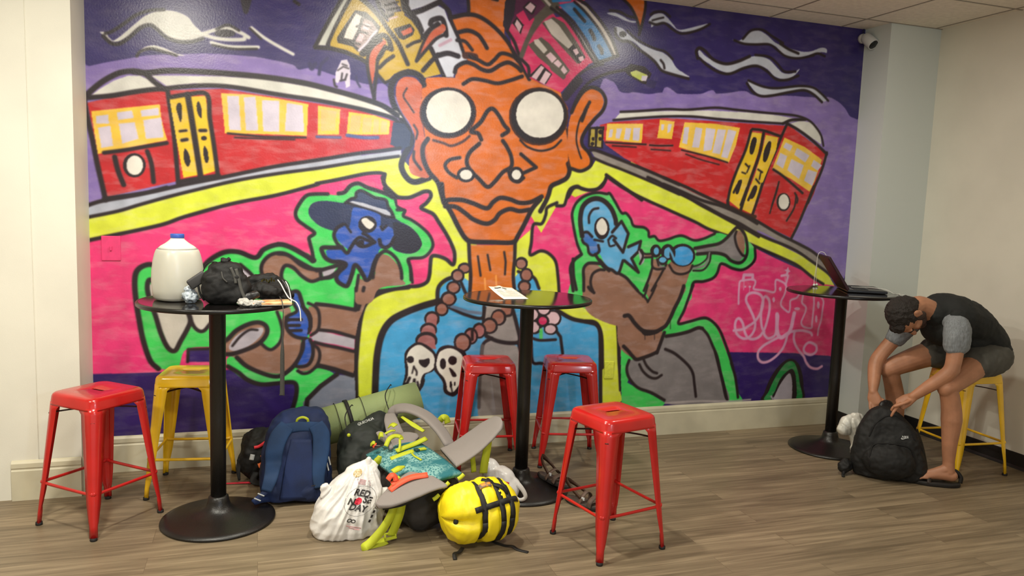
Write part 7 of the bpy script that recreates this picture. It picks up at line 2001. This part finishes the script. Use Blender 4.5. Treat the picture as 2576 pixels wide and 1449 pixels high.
pr('lettering', moved(text_mesh('RED', 0.040, 0.0014), (0.006, 0, 0)), (o[0]+0.008, o[1]+0.0), M_blackprint, 0.0030, 1)
pr('lettering', moved(text_mesh('N', 0.040, 0.0014), (0, 0, 0)), (o[0]-0.036, o[1]-0.036), M_blackprint, 0.0034, 1)
pr('lettering', moved(text_mesh('SE', 0.040, 0.0014), (0, 0, 0)), (o[0]+0.037, o[1]-0.036), M_blackprint, 0.0034, 1)
pr('lettering', moved(text_mesh('DAY', 0.040, 0.0014), (0, 0, 0)), (o[0]-0.006, o[1]-0.068), M_blackprint, 0.0030, 1)
ring = []
nseg = 64
vs = [Vector((0.068*math.cos(2*math.pi*k/nseg)*q, 0.068*math.sin(2*math.pi*k/nseg)*q, 0)) for q in (1.0, 1.02) for k in range(nseg)]
fs = [(k, (k+1) % nseg, nseg+(k+1) % nseg, nseg+k) for k in range(nseg)]
pr('ring_print', (vs, fs), (o[0]+0.004, o[1]-0.036), mat('grey_thin_print', (120, 116, 116), 0.5), 0.0022)
pr('emblem', join(*[moved(([Vector((r*math.cos(q), r*0.8*math.sin(q), 0)) for r in (0.011, 0.0065) for q in [2*math.pi*k/20 for k in range(20)]], [(k, (k+1) % 20, 20+(k+1) % 20, 20+k) for k in range(20)]), (x, 0, 0)) for x in (-0.009, 0.009)]), (o[0]-0.036, o[1]-0.125), M_blackprint, 0.0028)
pr('footer_print', join(box((0.0, 0.0, 0), (0.07, 0.003, 0)), box((0.006, -0.008, 0), (0.05, 0.003, 0))), (o[0]-0.025, o[1]-0.155), M_pinkprint, 0.0024, 1)
pr('side_print', join(*[box((0.0, -0.022*k, 0), (0.010, 0.013, 0)) for k in range(6)]), (o[0]+0.098, o[1]-0.03), mat('grey_print_faded', (112, 106, 106), 0.6), 0.0024)
pr('top_print', join(*[box((0.004*k, -0.006*k, 0), (0.06, 0.0025, 0)) for k in range(4)]), (o[0]+0.018, o[1]+0.06), M_pinkprint, 0.0024, 1)
pr('gold_print', disc2d(0.020, 12), (o[0]-0.01, o[1]+0.095), mat('gold_crumbs', (178, 146, 80), 0.7, rgb2=(226, 210, 180), vscale=160), 0.0026, 1)

# ---- second plastic bag behind the sleeping bag
t = thing('plastic_bag', 'white plastic bag with a looped handle behind the yellow sleeping bag', 'plastic bag', (1.235, 3.77, 0))
me = fuse([ellipsoid((-0.01, 0.01, 0.095), (0.085, 0.085, 0.09), p=0.85), ellipsoid((-0.045, 0.04, 0.16), (0.05, 0.05, 0.055)), ellipsoid((0.04, -0.03, 0.07), (0.06, 0.06, 0.06))], 0.006, 3)
film_folds(me, (-0.03, 0.03, 0.22), 0.010, 5.0)
def on_base(p):
    r = math.hypot(p.x+1.235-1.395, p.y+3.77-3.9)
    prof = [(0.0, 0.125), (0.05, 0.10), (0.058, 0.072), (0.085, 0.052), (0.15, 0.035), (0.235, 0.020), (0.268, 0.010), (0.275, 0.0015), (9, 0.0015)]
    for (r0, z0), (r1, z1) in zip(prof, prof[1:]):
        if r <= r1: return z0+(z1-z0)*(r-r0)/(r1-r0)+0.004
for v in me.vertices: v.co.z = max(v.co.z, on_base(v.co))
for v in me.vertices: v.co.z = max(v.co.z, 0.0015)
add('bag_film', me, M_white_bag, t)
wb2 = bvh_of(me)
add('handle', ribbon([(0.0, -0.02, 0.150), (0.045, -0.045, 0.128), (0.085, -0.075, 0.095), (0.108, -0.095, 0.055), (0.10, -0.10, 0.036), (0.075, -0.10, 0.034), (0.055, -0.085, 0.045), (0.045, -0.07, 0.07), (0.03, -0.05, 0.10)], [0.03, 0.034, 0.026, 0.022, 0.02, 0.016, 0.02, 0.03, 0.04], 0.004, (0.1, -0.9, 0.3)), M_white_bag, t)
add('orange_print', ribbon(drape([(-0.012, -0.2, 0.125), (0.0, -0.2, 0.10), (0.003, -0.2, 0.07), (-0.002, -0.2, 0.045)], wb2, (0, 1, 0), 0.004), [0.012, 0.022, 0.022, 0.012], 0.002, (0, -1, 0.1)), M_orange, t)
add('red_print', ribbon(drape([(-0.02, -0.2, 0.13), (0.02, -0.2, 0.115)], wb2, (0, 1, 0), 0.003), 0.016, 0.002, (0, -1, 0.1)), M_redprint, t)

# ---- strappy sandals
M_sole = mat('dark_sandal_sole', (46, 42, 40), 0.7, vary=0.2, vscale=20)
M_foot_bed = mat('brown_grey_footbed', (88, 74, 66), 0.7, vary=0.2, vscale=30)
M_leather = mat('worn_leather_strap', (104, 82, 70), 0.65, vary=0.2, vscale=30)
M_brownstrap = mat('dark_brown_strap', (62, 36, 18), 0.6)
def sole_outline(Ln, Wd, n=40, side=1):
    out = []
    for k in range(n):
        q = 2*math.pi*k/n
        x = Ln/2*math.cos(q)
        f = x/Ln+0.5
        wv = Wd/2*(0.72+0.28*math.sin(math.pi*(0.15+0.9*f)))*(1.0-0.12*math.exp(-((f-0.42)/0.15)**2))
        out.append((x, wv*math.copysign(abs(math.sin(q))**0.75, math.sin(q))+side*0.006*math.sin(math.pi*f)))
    return out
def make_sandal(label, loc, rz, side):
    t = thing('sandal', label, 'sandal', loc, rz, 'strappy sandals behind the nearest stool')
    o = sole_outline(0.265, 0.098, 40, side)
    def lv(s, z): return [Vector((x*s, y*s, z+0.008*max(0, x/0.13)**2)) for x, y in o]
    add('sole', loft([lv(0.95, 0.001), lv(0.99, 0.005), lv(1.0, 0.016), lv(0.985, 0.021)]), M_sole, t)
    add('footbed', loft([lv(0.95, 0.0212), lv(0.93, 0.0255), lv(0.80, 0.0235)]), M_foot_bed, t)
    add('strap', ribbon([(0.045, -0.047, 0.016), (0.05, -0.040, 0.048), (0.055, 0.0, 0.066), (0.06, 0.040, 0.048), (0.06, 0.047, 0.016)], 0.028, 0.004, [(0, -1, 0.3), (0, -0.6, 0.8), (0.1, 0, 1), (0, 0.6, 0.8), (0, 1, 0.3)]), M_leather, t)
    add('strap', ribbon([(-0.02, -0.046, 0.016), (-0.005, -0.038, 0.055), (0.0, 0.0, 0.080), (0.0, 0.036, 0.056), (-0.01, 0.046, 0.016)], 0.022, 0.004, [(0, -1, 0.3), (0, -0.6, 0.8), (0.1, 0, 1), (0, 0.6, 0.8), (0, 1, 0.3)]), M_leather, t)
    add('heel_strap', ribbon([(-0.01, -0.040, 0.05), (-0.06, -0.042, 0.085), (-0.115, -0.02, 0.112), (-0.128, 0.005, 0.110), (-0.10, 0.036, 0.085), (-0.02, 0.040, 0.055)], [0.016, 0.018, 0.026, 0.026, 0.018, 0.014], 0.004, [(0, -1, 0.2), (-0.3, -1, 0.2), (-1, -0.5, 0.2), (-1, 0.3, 0.2), (-0.3, 1, 0.2), (0, 1, 0.2)]), M_brownstrap, t)
    add('buckle', box((0, 0, 0), (0.02, 0.005, 0.016)), M_silver, t, smooth=False, bevel=0.002, loc=(0.005, -0.040, 0.052))
    return t
make_sandal('worn strappy sandal touching the middle table base', (1.572, 3.855, 0.035), math.radians(-72), 1).rotation_euler = (math.radians(-10), math.radians(2), math.radians(-72))
make_sandal('worn strappy sandal right beside the near red stool leg', (1.655, 3.583, 0.0005), math.radians(-58), -1)

# ================================================================== the man and his bag
M_skin = mat('tanned_skin', (178, 124, 93), 0.5, sss=0.12, vary=0.08, vscale=14)
M_hair = mat('dark_brown_hair', (30, 22, 18), 0.6, bump=0.6, bscale=160, stretch=(1, 3, 1))
M_beard = mat('dark_stubble', (70, 48, 38), 0.7, vary=0.4, vscale=160)
M_vest = mat('black_jersey', (26, 28, 27), 0.85, bump=0.2, bscale=300, vary=0.15, vscale=10)
M_sleeve = mat('heather_grey_jersey', (132, 136, 140), 0.85, vary=0.14, vscale=30, stretch=(7, 7, 0.6))
M_shorts = mat('grey_cotton_shorts', (82, 80, 74), 0.85, bump=0.2, bscale=300, vary=0.12, vscale=12)
M_eye = mat('dark_eye', (30, 22, 18), 0.2)
M_lip = mat('lip_skin', (168, 98, 82), 0.5)

man = thing('person', 'man in black top and grey shorts bending from the yellow stool into a backpack', 'person', (0, 0, 0))
Hc = Vector((3.668, 3.555, 1.003))
hu = Vector((-0.955, -0.06, -0.25)).normalized()
hf = Vector((0.22, -0.10, -0.96)); hf = (hf-hu*hf.dot(hu)).normalized()
hs = hu.cross(hf)            # towards +y or -y, the ear axis
def HL(p): return Hc+hs*p[0]+hf*p[1]+hu*p[2]
HM = Matrix((hs, hf, hu)).transposed()
def hell(c, r, **k): return ellipsoid(HL(c), r, HM, **k)

K = {}
torso = [(4.325, 3.56, 0.775), (4.29, 3.56, 0.835), (4.225, 3.56, 0.897), (4.13, 3.56, 0.958), (4.01, 3.56, 0.996), (3.92, 3.56, 1.008), (3.86, 3.56, 1.018)]
tr = [(0.150, 0.105), (0.145, 0.105), (0.140, 0.102), (0.150, 0.108), (0.155, 0.110), (0.135, 0.088), (0.070, 0.060)]
parts = [tube(torso, tr, 20, 4, ref=(0, 0, 1)), ellipsoid((4.00, 3.56, 0.925), (0.12, 0.14, 0.10)), ellipsoid((4.19, 3.56, 0.85), (0.11, 0.13, 0.08))]
# neck and head
parts += [tube([(3.87, 3.56, 1.022), HL((0, -0.030, -0.11)), HL((0, -0.015, -0.04))], [0.066, 0.060, 0.062], 16, 4)]
parts += [hell((0, -0.008, 0.018), (0.074, 0.096, 0.100)), hell((0, 0.040, -0.045), (0.060, 0.056, 0.075)), hell((0, 0.078, -0.098), (0.032, 0.026, 0.024)),
          hell((0, 0.086, 0.020), (0.050, 0.014, 0.012)), hell((0.034, 0.070, -0.028), (0.022, 0.018, 0.020)), hell((-0.034, 0.070, -0.028), (0.022, 0.018, 0.020)),
          tube([HL((0, 0.090, 0.010)), HL((0, 0.106, -0.014)), HL((0, 0.117, -0.034))], [0.009, 0.012, 0.016], 10, 3), hell((0, 0.092, -0.068), (0.026, 0.010, 0.011))]
for s in (1, -1):
    parts += [hell((s*0.080, -0.012, -0.008), (0.010, 0.020, 0.033)), hell((s*0.086, -0.022, 0.004), (0.007, 0.014, 0.022)), hell((s*0.078, -0.004, -0.035), (0.008, 0.009, 0.011))]
# arms
nA = [(3.905, 3.415, 0.985), (3.885, 3.385, 0.88), (3.862, 3.372, 0.735), (3.838, 3.388, 0.672), (3.775, 3.445, 0.592), (3.714, 3.497, 0.518)]
parts += [tube(nA, [0.046, 0.048, 0.043, 0.044, 0.037, (0.029, 0.024)], 16, 5), ellipsoid((3.868, 3.374, 0.708), (0.040, 0.040, 0.042))]
fA = [(3.89, 3.705, 0.975), (3.88, 3.79, 0.86), (3.80, 3.845, 0.715), (3.752, 3.84, 0.645), (3.70, 3.79, 0.555), (3.664, 3.752, 0.487)]
parts += [tube(fA, [0.046, 0.048, 0.044, 0.045, 0.037, (0.029, 0.025)], 16, 5)]
# legs
nL = [(4.32, 3.475, 0.752), (4.15, 3.435, 0.728), (3.95, 3.405, 0.640), (3.868, 3.395, 0.598)]
parts += [tube(nL, [0.095, 0.083, 0.066, 0.056], 18, 5), ellipsoid((3.852, 3.394, 0.592), (0.046, 0.050, 0.056))]
nS = [(3.870, 3.395, 0.59), (3.896, 3.390, 0.50), (3.910, 3.386, 0.40), (3.906, 3.380, 0.26), (3.908, 3.376, 0.15), (3.912, 3.372, 0.085)]
parts += [tube(nS, [0.052, 0.054, 0.058, 0.043, 0.033, 0.034], 16, 5)]
fL = [(4.32, 3.65, 0.752), (4.12, 3.735, 0.730), (3.93, 3.80, 0.655), (3.850, 3.822, 0.618)]
parts += [tube(fL, [0.095, 0.084, 0.067, 0.058], 18, 5), ellipsoid((3.836, 3.824, 0.612), (0.046, 0.050, 0.056))]
fS = [(3.855, 3.824, 0.605), (3.905, 3.835, 0.50), (3.940, 3.842, 0.40), (3.968, 3.848, 0.26), (3.985, 3.852, 0.15), (3.995, 3.853, 0.085)]
parts += [tube(fS, [0.053, 0.055, 0.059, 0.044, 0.034, 0.035], 16, 5)]
def foot(heel, ball, z0, side):
    heel, ball = Vector(heel), Vector(ball)
    d = (ball-heel).normalized(); n = Vector((-d.y, d.x, 0))
    out = [tube([heel+Vector((0, 0, z0+0.036)), heel.lerp(ball, 0.45)+Vector((0, 0, z0+0.040)), ball+Vector((0, 0, z0+0.024))], [(0.031, 0.034), (0.033, 0.034), (0.043, 0.020)], 16, 5, ref=(0, 0, 1)),
           tube([heel+d*0.02+Vector((0, 0, z0+0.085)), heel.lerp(ball, 0.5)+Vector((0, 0, z0+0.055)), ball+Vector((0, 0, z0+0.03))], [0.030, 0.028, 0.02], 12, 4)]
    for k, (off, ln, r) in enumerate(((-0.031, 0.058, 0.0125), (-0.011, 0.058, 0.0092), (0.006, 0.052, 0.0086), (0.021, 0.044, 0.0082), (0.035, 0.034, 0.0078))):
        o = n*(off*side)
        out.append(tube([ball+o-d*0.012+Vector((0, 0, z0+0.020)), ball+o+d*ln*0.55+Vector((0, 0, z0+0.018)), ball+o+d*ln+Vector((0, 0, z0+0.010))], [r*1.1, r, r*0.95], 10, 3))
    return out
nd0, nd1 = (3.928, 3.360, 0), (3.795, 3.440, 0)
fd0, fd1 = (4.012, 3.857, 0), (3.862, 3.835, 0)
parts += foot(nd0, nd1, 0.026, 1)
parts += foot(fd0, fd1, 0.026, -1)
# hands
def finger(pts, r):
    return tube(pts, [r*1.12, r*1.02, r*0.98, r*0.86], 10, 4)
parts += [tube([(3.716, 3.495, 0.520), (3.692, 3.516, 0.494), (3.664, 3.536, 0.466)], [(0.029, 0.022), (0.040, 0.019), (0.040, 0.015)], 16, 4, ref=(-0.5, -0.6, 0.62))]
parts += [finger([(3.650, 3.520, 0.474), (3.630, 3.522, 0.452), (3.615, 3.530, 0.424), (3.607, 3.536, 0.398)], 0.0092),
          finger([(3.655, 3.540, 0.466), (3.634, 3.552, 0.446), (3.632, 3.562, 0.424), (3.640, 3.566, 0.404)], 0.0095),
          finger([(3.666, 3.555, 0.458), (3.650, 3.570, 0.438), (3.651, 3.578, 0.418), (3.660, 3.580, 0.402)], 0.0090),
          finger([(3.678, 3.566, 0.452), (3.668, 3.580, 0.434), (3.670, 3.586, 0.418), (3.678, 3.588, 0.406)], 0.0080),
          finger([(3.694, 3.492, 0.500), (3.664, 3.492, 0.490), (3.634, 3.506, 0.474), (3.612, 3.524, 0.460)], 0.0105)]
parts += [tube([(3.664, 3.752, 0.487), (3.662, 3.738, 0.456), (3.664, 3.722, 0.420)], [(0.029, 0.023), (0.040, 0.020), (0.039, 0.016)], 16, 4, ref=(-0.75, -0.6, 0.1))]
parts += [finger([(3.640, 3.742, 0.420), (3.630, 3.728, 0.394), (3.632, 3.712, 0.366), (3.640, 3.700, 0.344)], 0.0088),
          finger([(3.654, 3.732, 0.414), (3.644, 3.716, 0.388), (3.646, 3.700, 0.360), (3.654, 3.690, 0.338)], 0.0094),
          finger([(3.668, 3.720, 0.412), (3.660, 3.704, 0.390), (3.662, 3.690, 0.366), (3.668, 3.682, 0.346)], 0.0094),
          finger([(3.682, 3.710, 0.416), (3.676, 3.694, 0.396), (3.677, 3.684, 0.376), (3.682, 3.676, 0.360)], 0.0088),
          finger([(3.676, 3.728, 0.462), (3.698, 3.708, 0.448), (3.708, 3.690, 0.436), (3.712, 3.674, 0.426)], 0.0105)]
bodym = fuse(parts, 0.0042, 5)
add('body', bodym, M_skin, man)
# hair, stubble, eyes
hair = fuse([hell((0, -0.026, 0.030), (0.0815, 0.098, 0.101)), hell((0, -0.060, -0.012), (0.070, 0.056, 0.075)), hell((0.056, -0.01, 0.02), (0.026, 0.05, 0.05)), hell((-0.056, -0.01, 0.02), (0.026, 0.05, 0.05)), hell((0, 0.052, 0.085), (0.052, 0.032, 0.032))], 0.004, 4)
wrinkle(hair, 0.006, 45, 3)
add('hair', hair, M_hair, man)
beard = fuse([hell((0, 0.042, -0.070), (0.0625, 0.054, 0.052)), hell((0, 0.080, -0.100), (0.0345, 0.0275, 0.026)), hell((0.062, 0.012, -0.045), (0.012, 0.026, 0.045)), hell((-0.062, 0.012, -0.045), (0.012, 0.026, 0.045))], 0.004, 3)
add('beard', beard, M_beard, man)
for s in (1, -1):
    add('eye', hell((s*0.030, 0.087, 0.003), (0.011, 0.008, 0.006), seg=14, rings=8), M_eye, man)
    add('eyebrow', tube([HL((s*0.014, 0.098, 0.021)), HL((s*0.034, 0.096, 0.026)), HL((s*0.052, 0.082, 0.020))], [0.003, 0.004, 0.0025], 8, 3), M_hair, man)
add('mouth', tube([HL((-0.022, 0.095, -0.064)), HL((0, 0.1015, -0.064)), HL((0.022, 0.095, -0.064))], [0.002, 0.0035, 0.002], 8, 3), M_lip, man)
# clothes
ts = [(4.345, 3.56, 0.795), (4.315, 3.56, 0.815), (4.275, 3.56, 0.858), (4.215, 3.56, 0.905), (4.13, 3.56, 0.962), (4.01, 3.56, 1.002), (3.935, 3.56, 1.014), (3.895, 3.56, 1.016)]
sr = [(0.140, 0.080), (0.168, 0.108), (0.166, 0.116), (0.164, 0.120), (0.176, 0.130), (0.188, 0.134), (0.176, 0.114), (0.110, 0.084)]
top = fuse([tube(ts, sr, 24, 4, ref=(0, 0, 1)), ellipsoid((3.99, 3.56, 0.922), (0.135, 0.150, 0.112)), ellipsoid((4.17, 3.56, 0.846), (0.12, 0.142, 0.09)),
            ellipsoid((3.93, 3.425, 0.985), (0.075, 0.045, 0.075)), ellipsoid((3.92, 3.695, 0.980), (0.075, 0.045, 0.075)), ellipsoid((4.312, 3.56, 0.778), (0.122, 0.184, 0.110))], 0.007, 5)
wrinkle(top, 0.010, 7, 2); wrinkle(top, 0.0025, 20, 5, True)
add('top', top, M_vest, man)
def sleeve(pts, rr):
    g = fuse([tube(pts, rr, 22, 5, ref=(1, 0, 0))], 0.005, 5)
    wrinkle(g, 0.006, 12, 4); wrinkle(g, 0.002, 24, 4, True)
    return g
add('sleeve', sleeve([(3.925, 3.460, 0.985), (3.908, 3.410, 0.958), (3.892, 3.390, 0.905), (3.888, 3.383, 0.845)], [(0.056, 0.060), (0.068, 0.082), (0.066, 0.081), (0.063, 0.078)]), M_sleeve, man)
add('sleeve', sleeve([(3.915, 3.665, 0.980), (3.900, 3.725, 0.945), (3.885, 3.785, 0.870), (3.865, 3.808, 0.82)], [(0.060, 0.066), (0.066, 0.078), (0.062, 0.072), (0.058, 0.066)]), M_sleeve, man)
sh = fuse([ellipsoid((4.302, 3.56, 0.764), (0.115, 0.166, 0.122)), tube([(4.30, 3.485, 0.752), (4.22, 3.455, 0.738), (4.125, 3.432, 0.724)], [0.116, 0.108, 0.098], 22, 5), tube([(4.30, 3.645, 0.752), (4.21, 3.69, 0.742), (4.11, 3.735, 0.730)], [0.116, 0.108, 0.098], 22, 5)], 0.007, 5)
for v in sh.vertices:
    if v.co.x > 4.13 and v.co.z < 0.6405: v.co.z = 0.6405
wrinkle(sh, 0.008, 9, 7, False, False); wrinkle(sh, 0.002, 26, 3, True, False)
for v in sh.vertices:
    if v.co.x > 4.11 and v.co.z < 0.640: v.co.z = 0.640
add('shorts', sh, M_shorts, man)
M_sandal_blk = mat('black_sandal_rubber', (24, 20, 18), 0.6)
M_sandal_top = mat('dark_brown_sandal_strap', (44, 30, 22), 0.65)
def worn(heel, ball, side):
    heel, ball = Vector(heel), Vector(ball)
    d = (ball-heel).normalized(); c = heel.lerp(ball, 0.60)-Vector((0, 0, 0)); n = Vector((-d.y, d.x, 0))
    R = Matrix((d, n, Vector((0, 0, 1)))).transposed()
    o = sole_outline(0.285, 0.104, 40, side)
    def lv(s, z): return [c+R @ Vector((x*s, y*s, z)) for x, y in o]
    sl = add('sandal', loft([lv(0.96, 0.0005), lv(1.0, 0.006), lv(1.0, 0.019), lv(0.98, 0.0235)]), M_sandal_blk, man)
    def at(x, y, z): return c+R @ Vector((x, y, z))
    nn = lambda y, z: tuple(n*y+Vector((0, 0, z)))
    add('strap', ribbon([at(0.045, -0.050, 0.018), at(0.042, -0.044, 0.042), at(0.040, -0.012, 0.066), at(0.040, 0.025, 0.060), at(0.042, 0.050, 0.018)], 0.022, 0.004, [nn(-1, 0.2), nn(-0.8, 0.6), nn(-0.1, 1), nn(0.5, 0.9), nn(1, 0.2)]), M_sandal_top, sl)
    add('strap', ribbon([at(-0.145, -0.012, 0.020), at(-0.150, -0.03, 0.050), at(-0.120, -0.05, 0.080), at(-0.085, -0.054, 0.060), at(-0.06, -0.052, 0.018)], [0.022, 0.026, 0.026, 0.022, 0.02], 0.005, [nn(-0.6, 0.2), nn(-1, 0.3), nn(-1, 0.3), nn(-1, 0.2), nn(-1, 0.1)]), M_sandal_blk, sl)
worn(nd0, nd1, 1)
worn(fd0, fd1, -1)

# ---- black backpack between his feet
t = thing('backpack', 'black backpack on the floor at right held open by the seated man', 'backpack', (3.655, 3.60, 0))
Wd, Dp = (0.82, -0.57, 0), (0.57, 0.82, 0)
rows = []
for z, hw, hd, xo, yo in [(0.003, 0.150, 0.070, 0.012, -0.01), (0.014, 0.190, 0.100, 0.012, -0.01), (0.07, 0.208, 0.116, 0.010, -0.01), (0.15, 0.202, 0.114, 0.004, -0.008), (0.23, 0.184, 0.102, -0.002, -0.004), (0.30, 0.158, 0.088, -0.010, 0.0), (0.36, 0.122, 0.070, -0.022, 0.002), (0.40, 0.084, 0.052, -0.034, 0.004), (0.428, 0.046, 0.034, -0.042, 0.006), (0.438, 0.014, 0.012, -0.044, 0.006)]:
    rows.append(((xo, yo, z), hw, hd, Wd, Dp))
body = fuse([pack_shell(rows), ellipsoid((-0.055, -0.085, 0.12), (0.15, 0.07, 0.11), Matrix.Rotation(-0.6, 3, 'Z'))], 0.007, 4)
wrinkle(body, 0.012, 7, 3); wrinkle(body, 0.004, 20, 6, True)
for v in body.vertices: v.co.z = max(v.co.z, 0.0012)
add('main_body', body, M_black, t)
kb = bvh_of(body)
fd = Vector((0.45, 0.89, -0.05)).normalized()
def fr(u, z): return Vector((u*0.82, -u*0.57, z))-fd*0.3
add('pocket_seam', tube(drape([fr(-0.13, 0.09), fr(-0.13, 0.16), fr(-0.10, 0.215), fr(0.0, 0.23), fr(0.09, 0.215), fr(0.12, 0.16), fr(0.125, 0.09)], kb, fd, 0.0), 0.005, 8), M_nylon, t)
add('zip_seam', tube(drape([fr(-0.13, 0.26), fr(-0.10, 0.33), fr(-0.04, 0.385), fr(0.03, 0.385), fr(0.09, 0.33), fr(0.125, 0.26)], kb, fd, 0.0), 0.004, 8), M_nylon, t)
sw = []
xs = [0.0, 0.008, 0.020, 0.040, 0.052]
swoosh = [(0.0, 0.004), (0.004, -0.001), (0.012, -0.002), (0.026, 0.004), (0.046, 0.013), (0.024, 0.0015+0.006), (0.012, 0.0045), (0.006, 0.006), (0.005, 0.010)]
le = (0.82, -0.57, 0)
lo = fr(0.06, 0.270)
add('logo', stick(([Vector((x-0.02, y-0.006, 0)) for x, y in swoosh], [tuple(range(len(swoosh)))]), lo, le, (0.05, 0, 1), kb, fd, 0.004, 1), M_silver, t)
add('logo', stick(moved(text_mesh('NIKE', 0.017, 0.0006), (0.004, 0.008, 0)), lo, le, (0.05, 0, 1), kb, fd, 0.004), M_silver, t)
add('opened_flap', wrinkle(fuse([ellipsoid((0.055, 0.085, 0.405), (0.055, 0.030, 0.050)), tube([(0.03, 0.10, 0.30), (0.05, 0.09, 0.40)], 0.04)], 0.005, 3), 0.006, 20), M_nylon_shiny, t)
add('side_strap', wrinkle(fuse([ellipsoid((-0.225, 0.085, 0.05), (0.045, 0.04, 0.045)), tube([(-0.20, 0.08, 0.03), (-0.25, 0.06, 0.015), (-0.27, 0.04, 0.008)], 0.012)], 0.005, 3), 0.008, 30), M_black, t)
add('shoulder_strap', ribbon([(0.150, -0.07, 0.30), (0.185, -0.09, 0.20), (0.205, -0.11, 0.10), (0.205, -0.13, 0.03), (0.19, -0.165, 0.008)], [0.045, 0.045, 0.035, 0.02, 0.02], 0.010, (0.5, -0.85, 0.1), seg=12), M_black, t)

# ---- crumpled plastic beside it
me = fuse([ellipsoid((3.577, 3.825, 0.265), (0.066, 0.035, 0.062)), ellipsoid((3.610, 3.820, 0.285), (0.050, 0.035, 0.055)), ellipsoid((3.535, 3.825, 0.240), (0.04, 0.025, 0.035)), tube([(3.60, 3.82, 0.27), (3.628, 3.815, 0.18), (3.635, 3.815, 0.09), (3.64, 3.815, 0.02)], [0.055, 0.046, 0.034, 0.028], 16, 5)], 0.005, 3)
film_folds(me, (3.64, 3.82, 0.02), 0.016, 4.0, 3.0, 0.012)
tag(add('plastic_bag', me, mat('cloudy_white_plastic', (226, 224, 214), 0.28, vary=0.12, vscale=16, bump=0.8, bscale=17)), 'crumpled cloudy white plastic bag upright behind the black backpack at right', 'plastic bag')
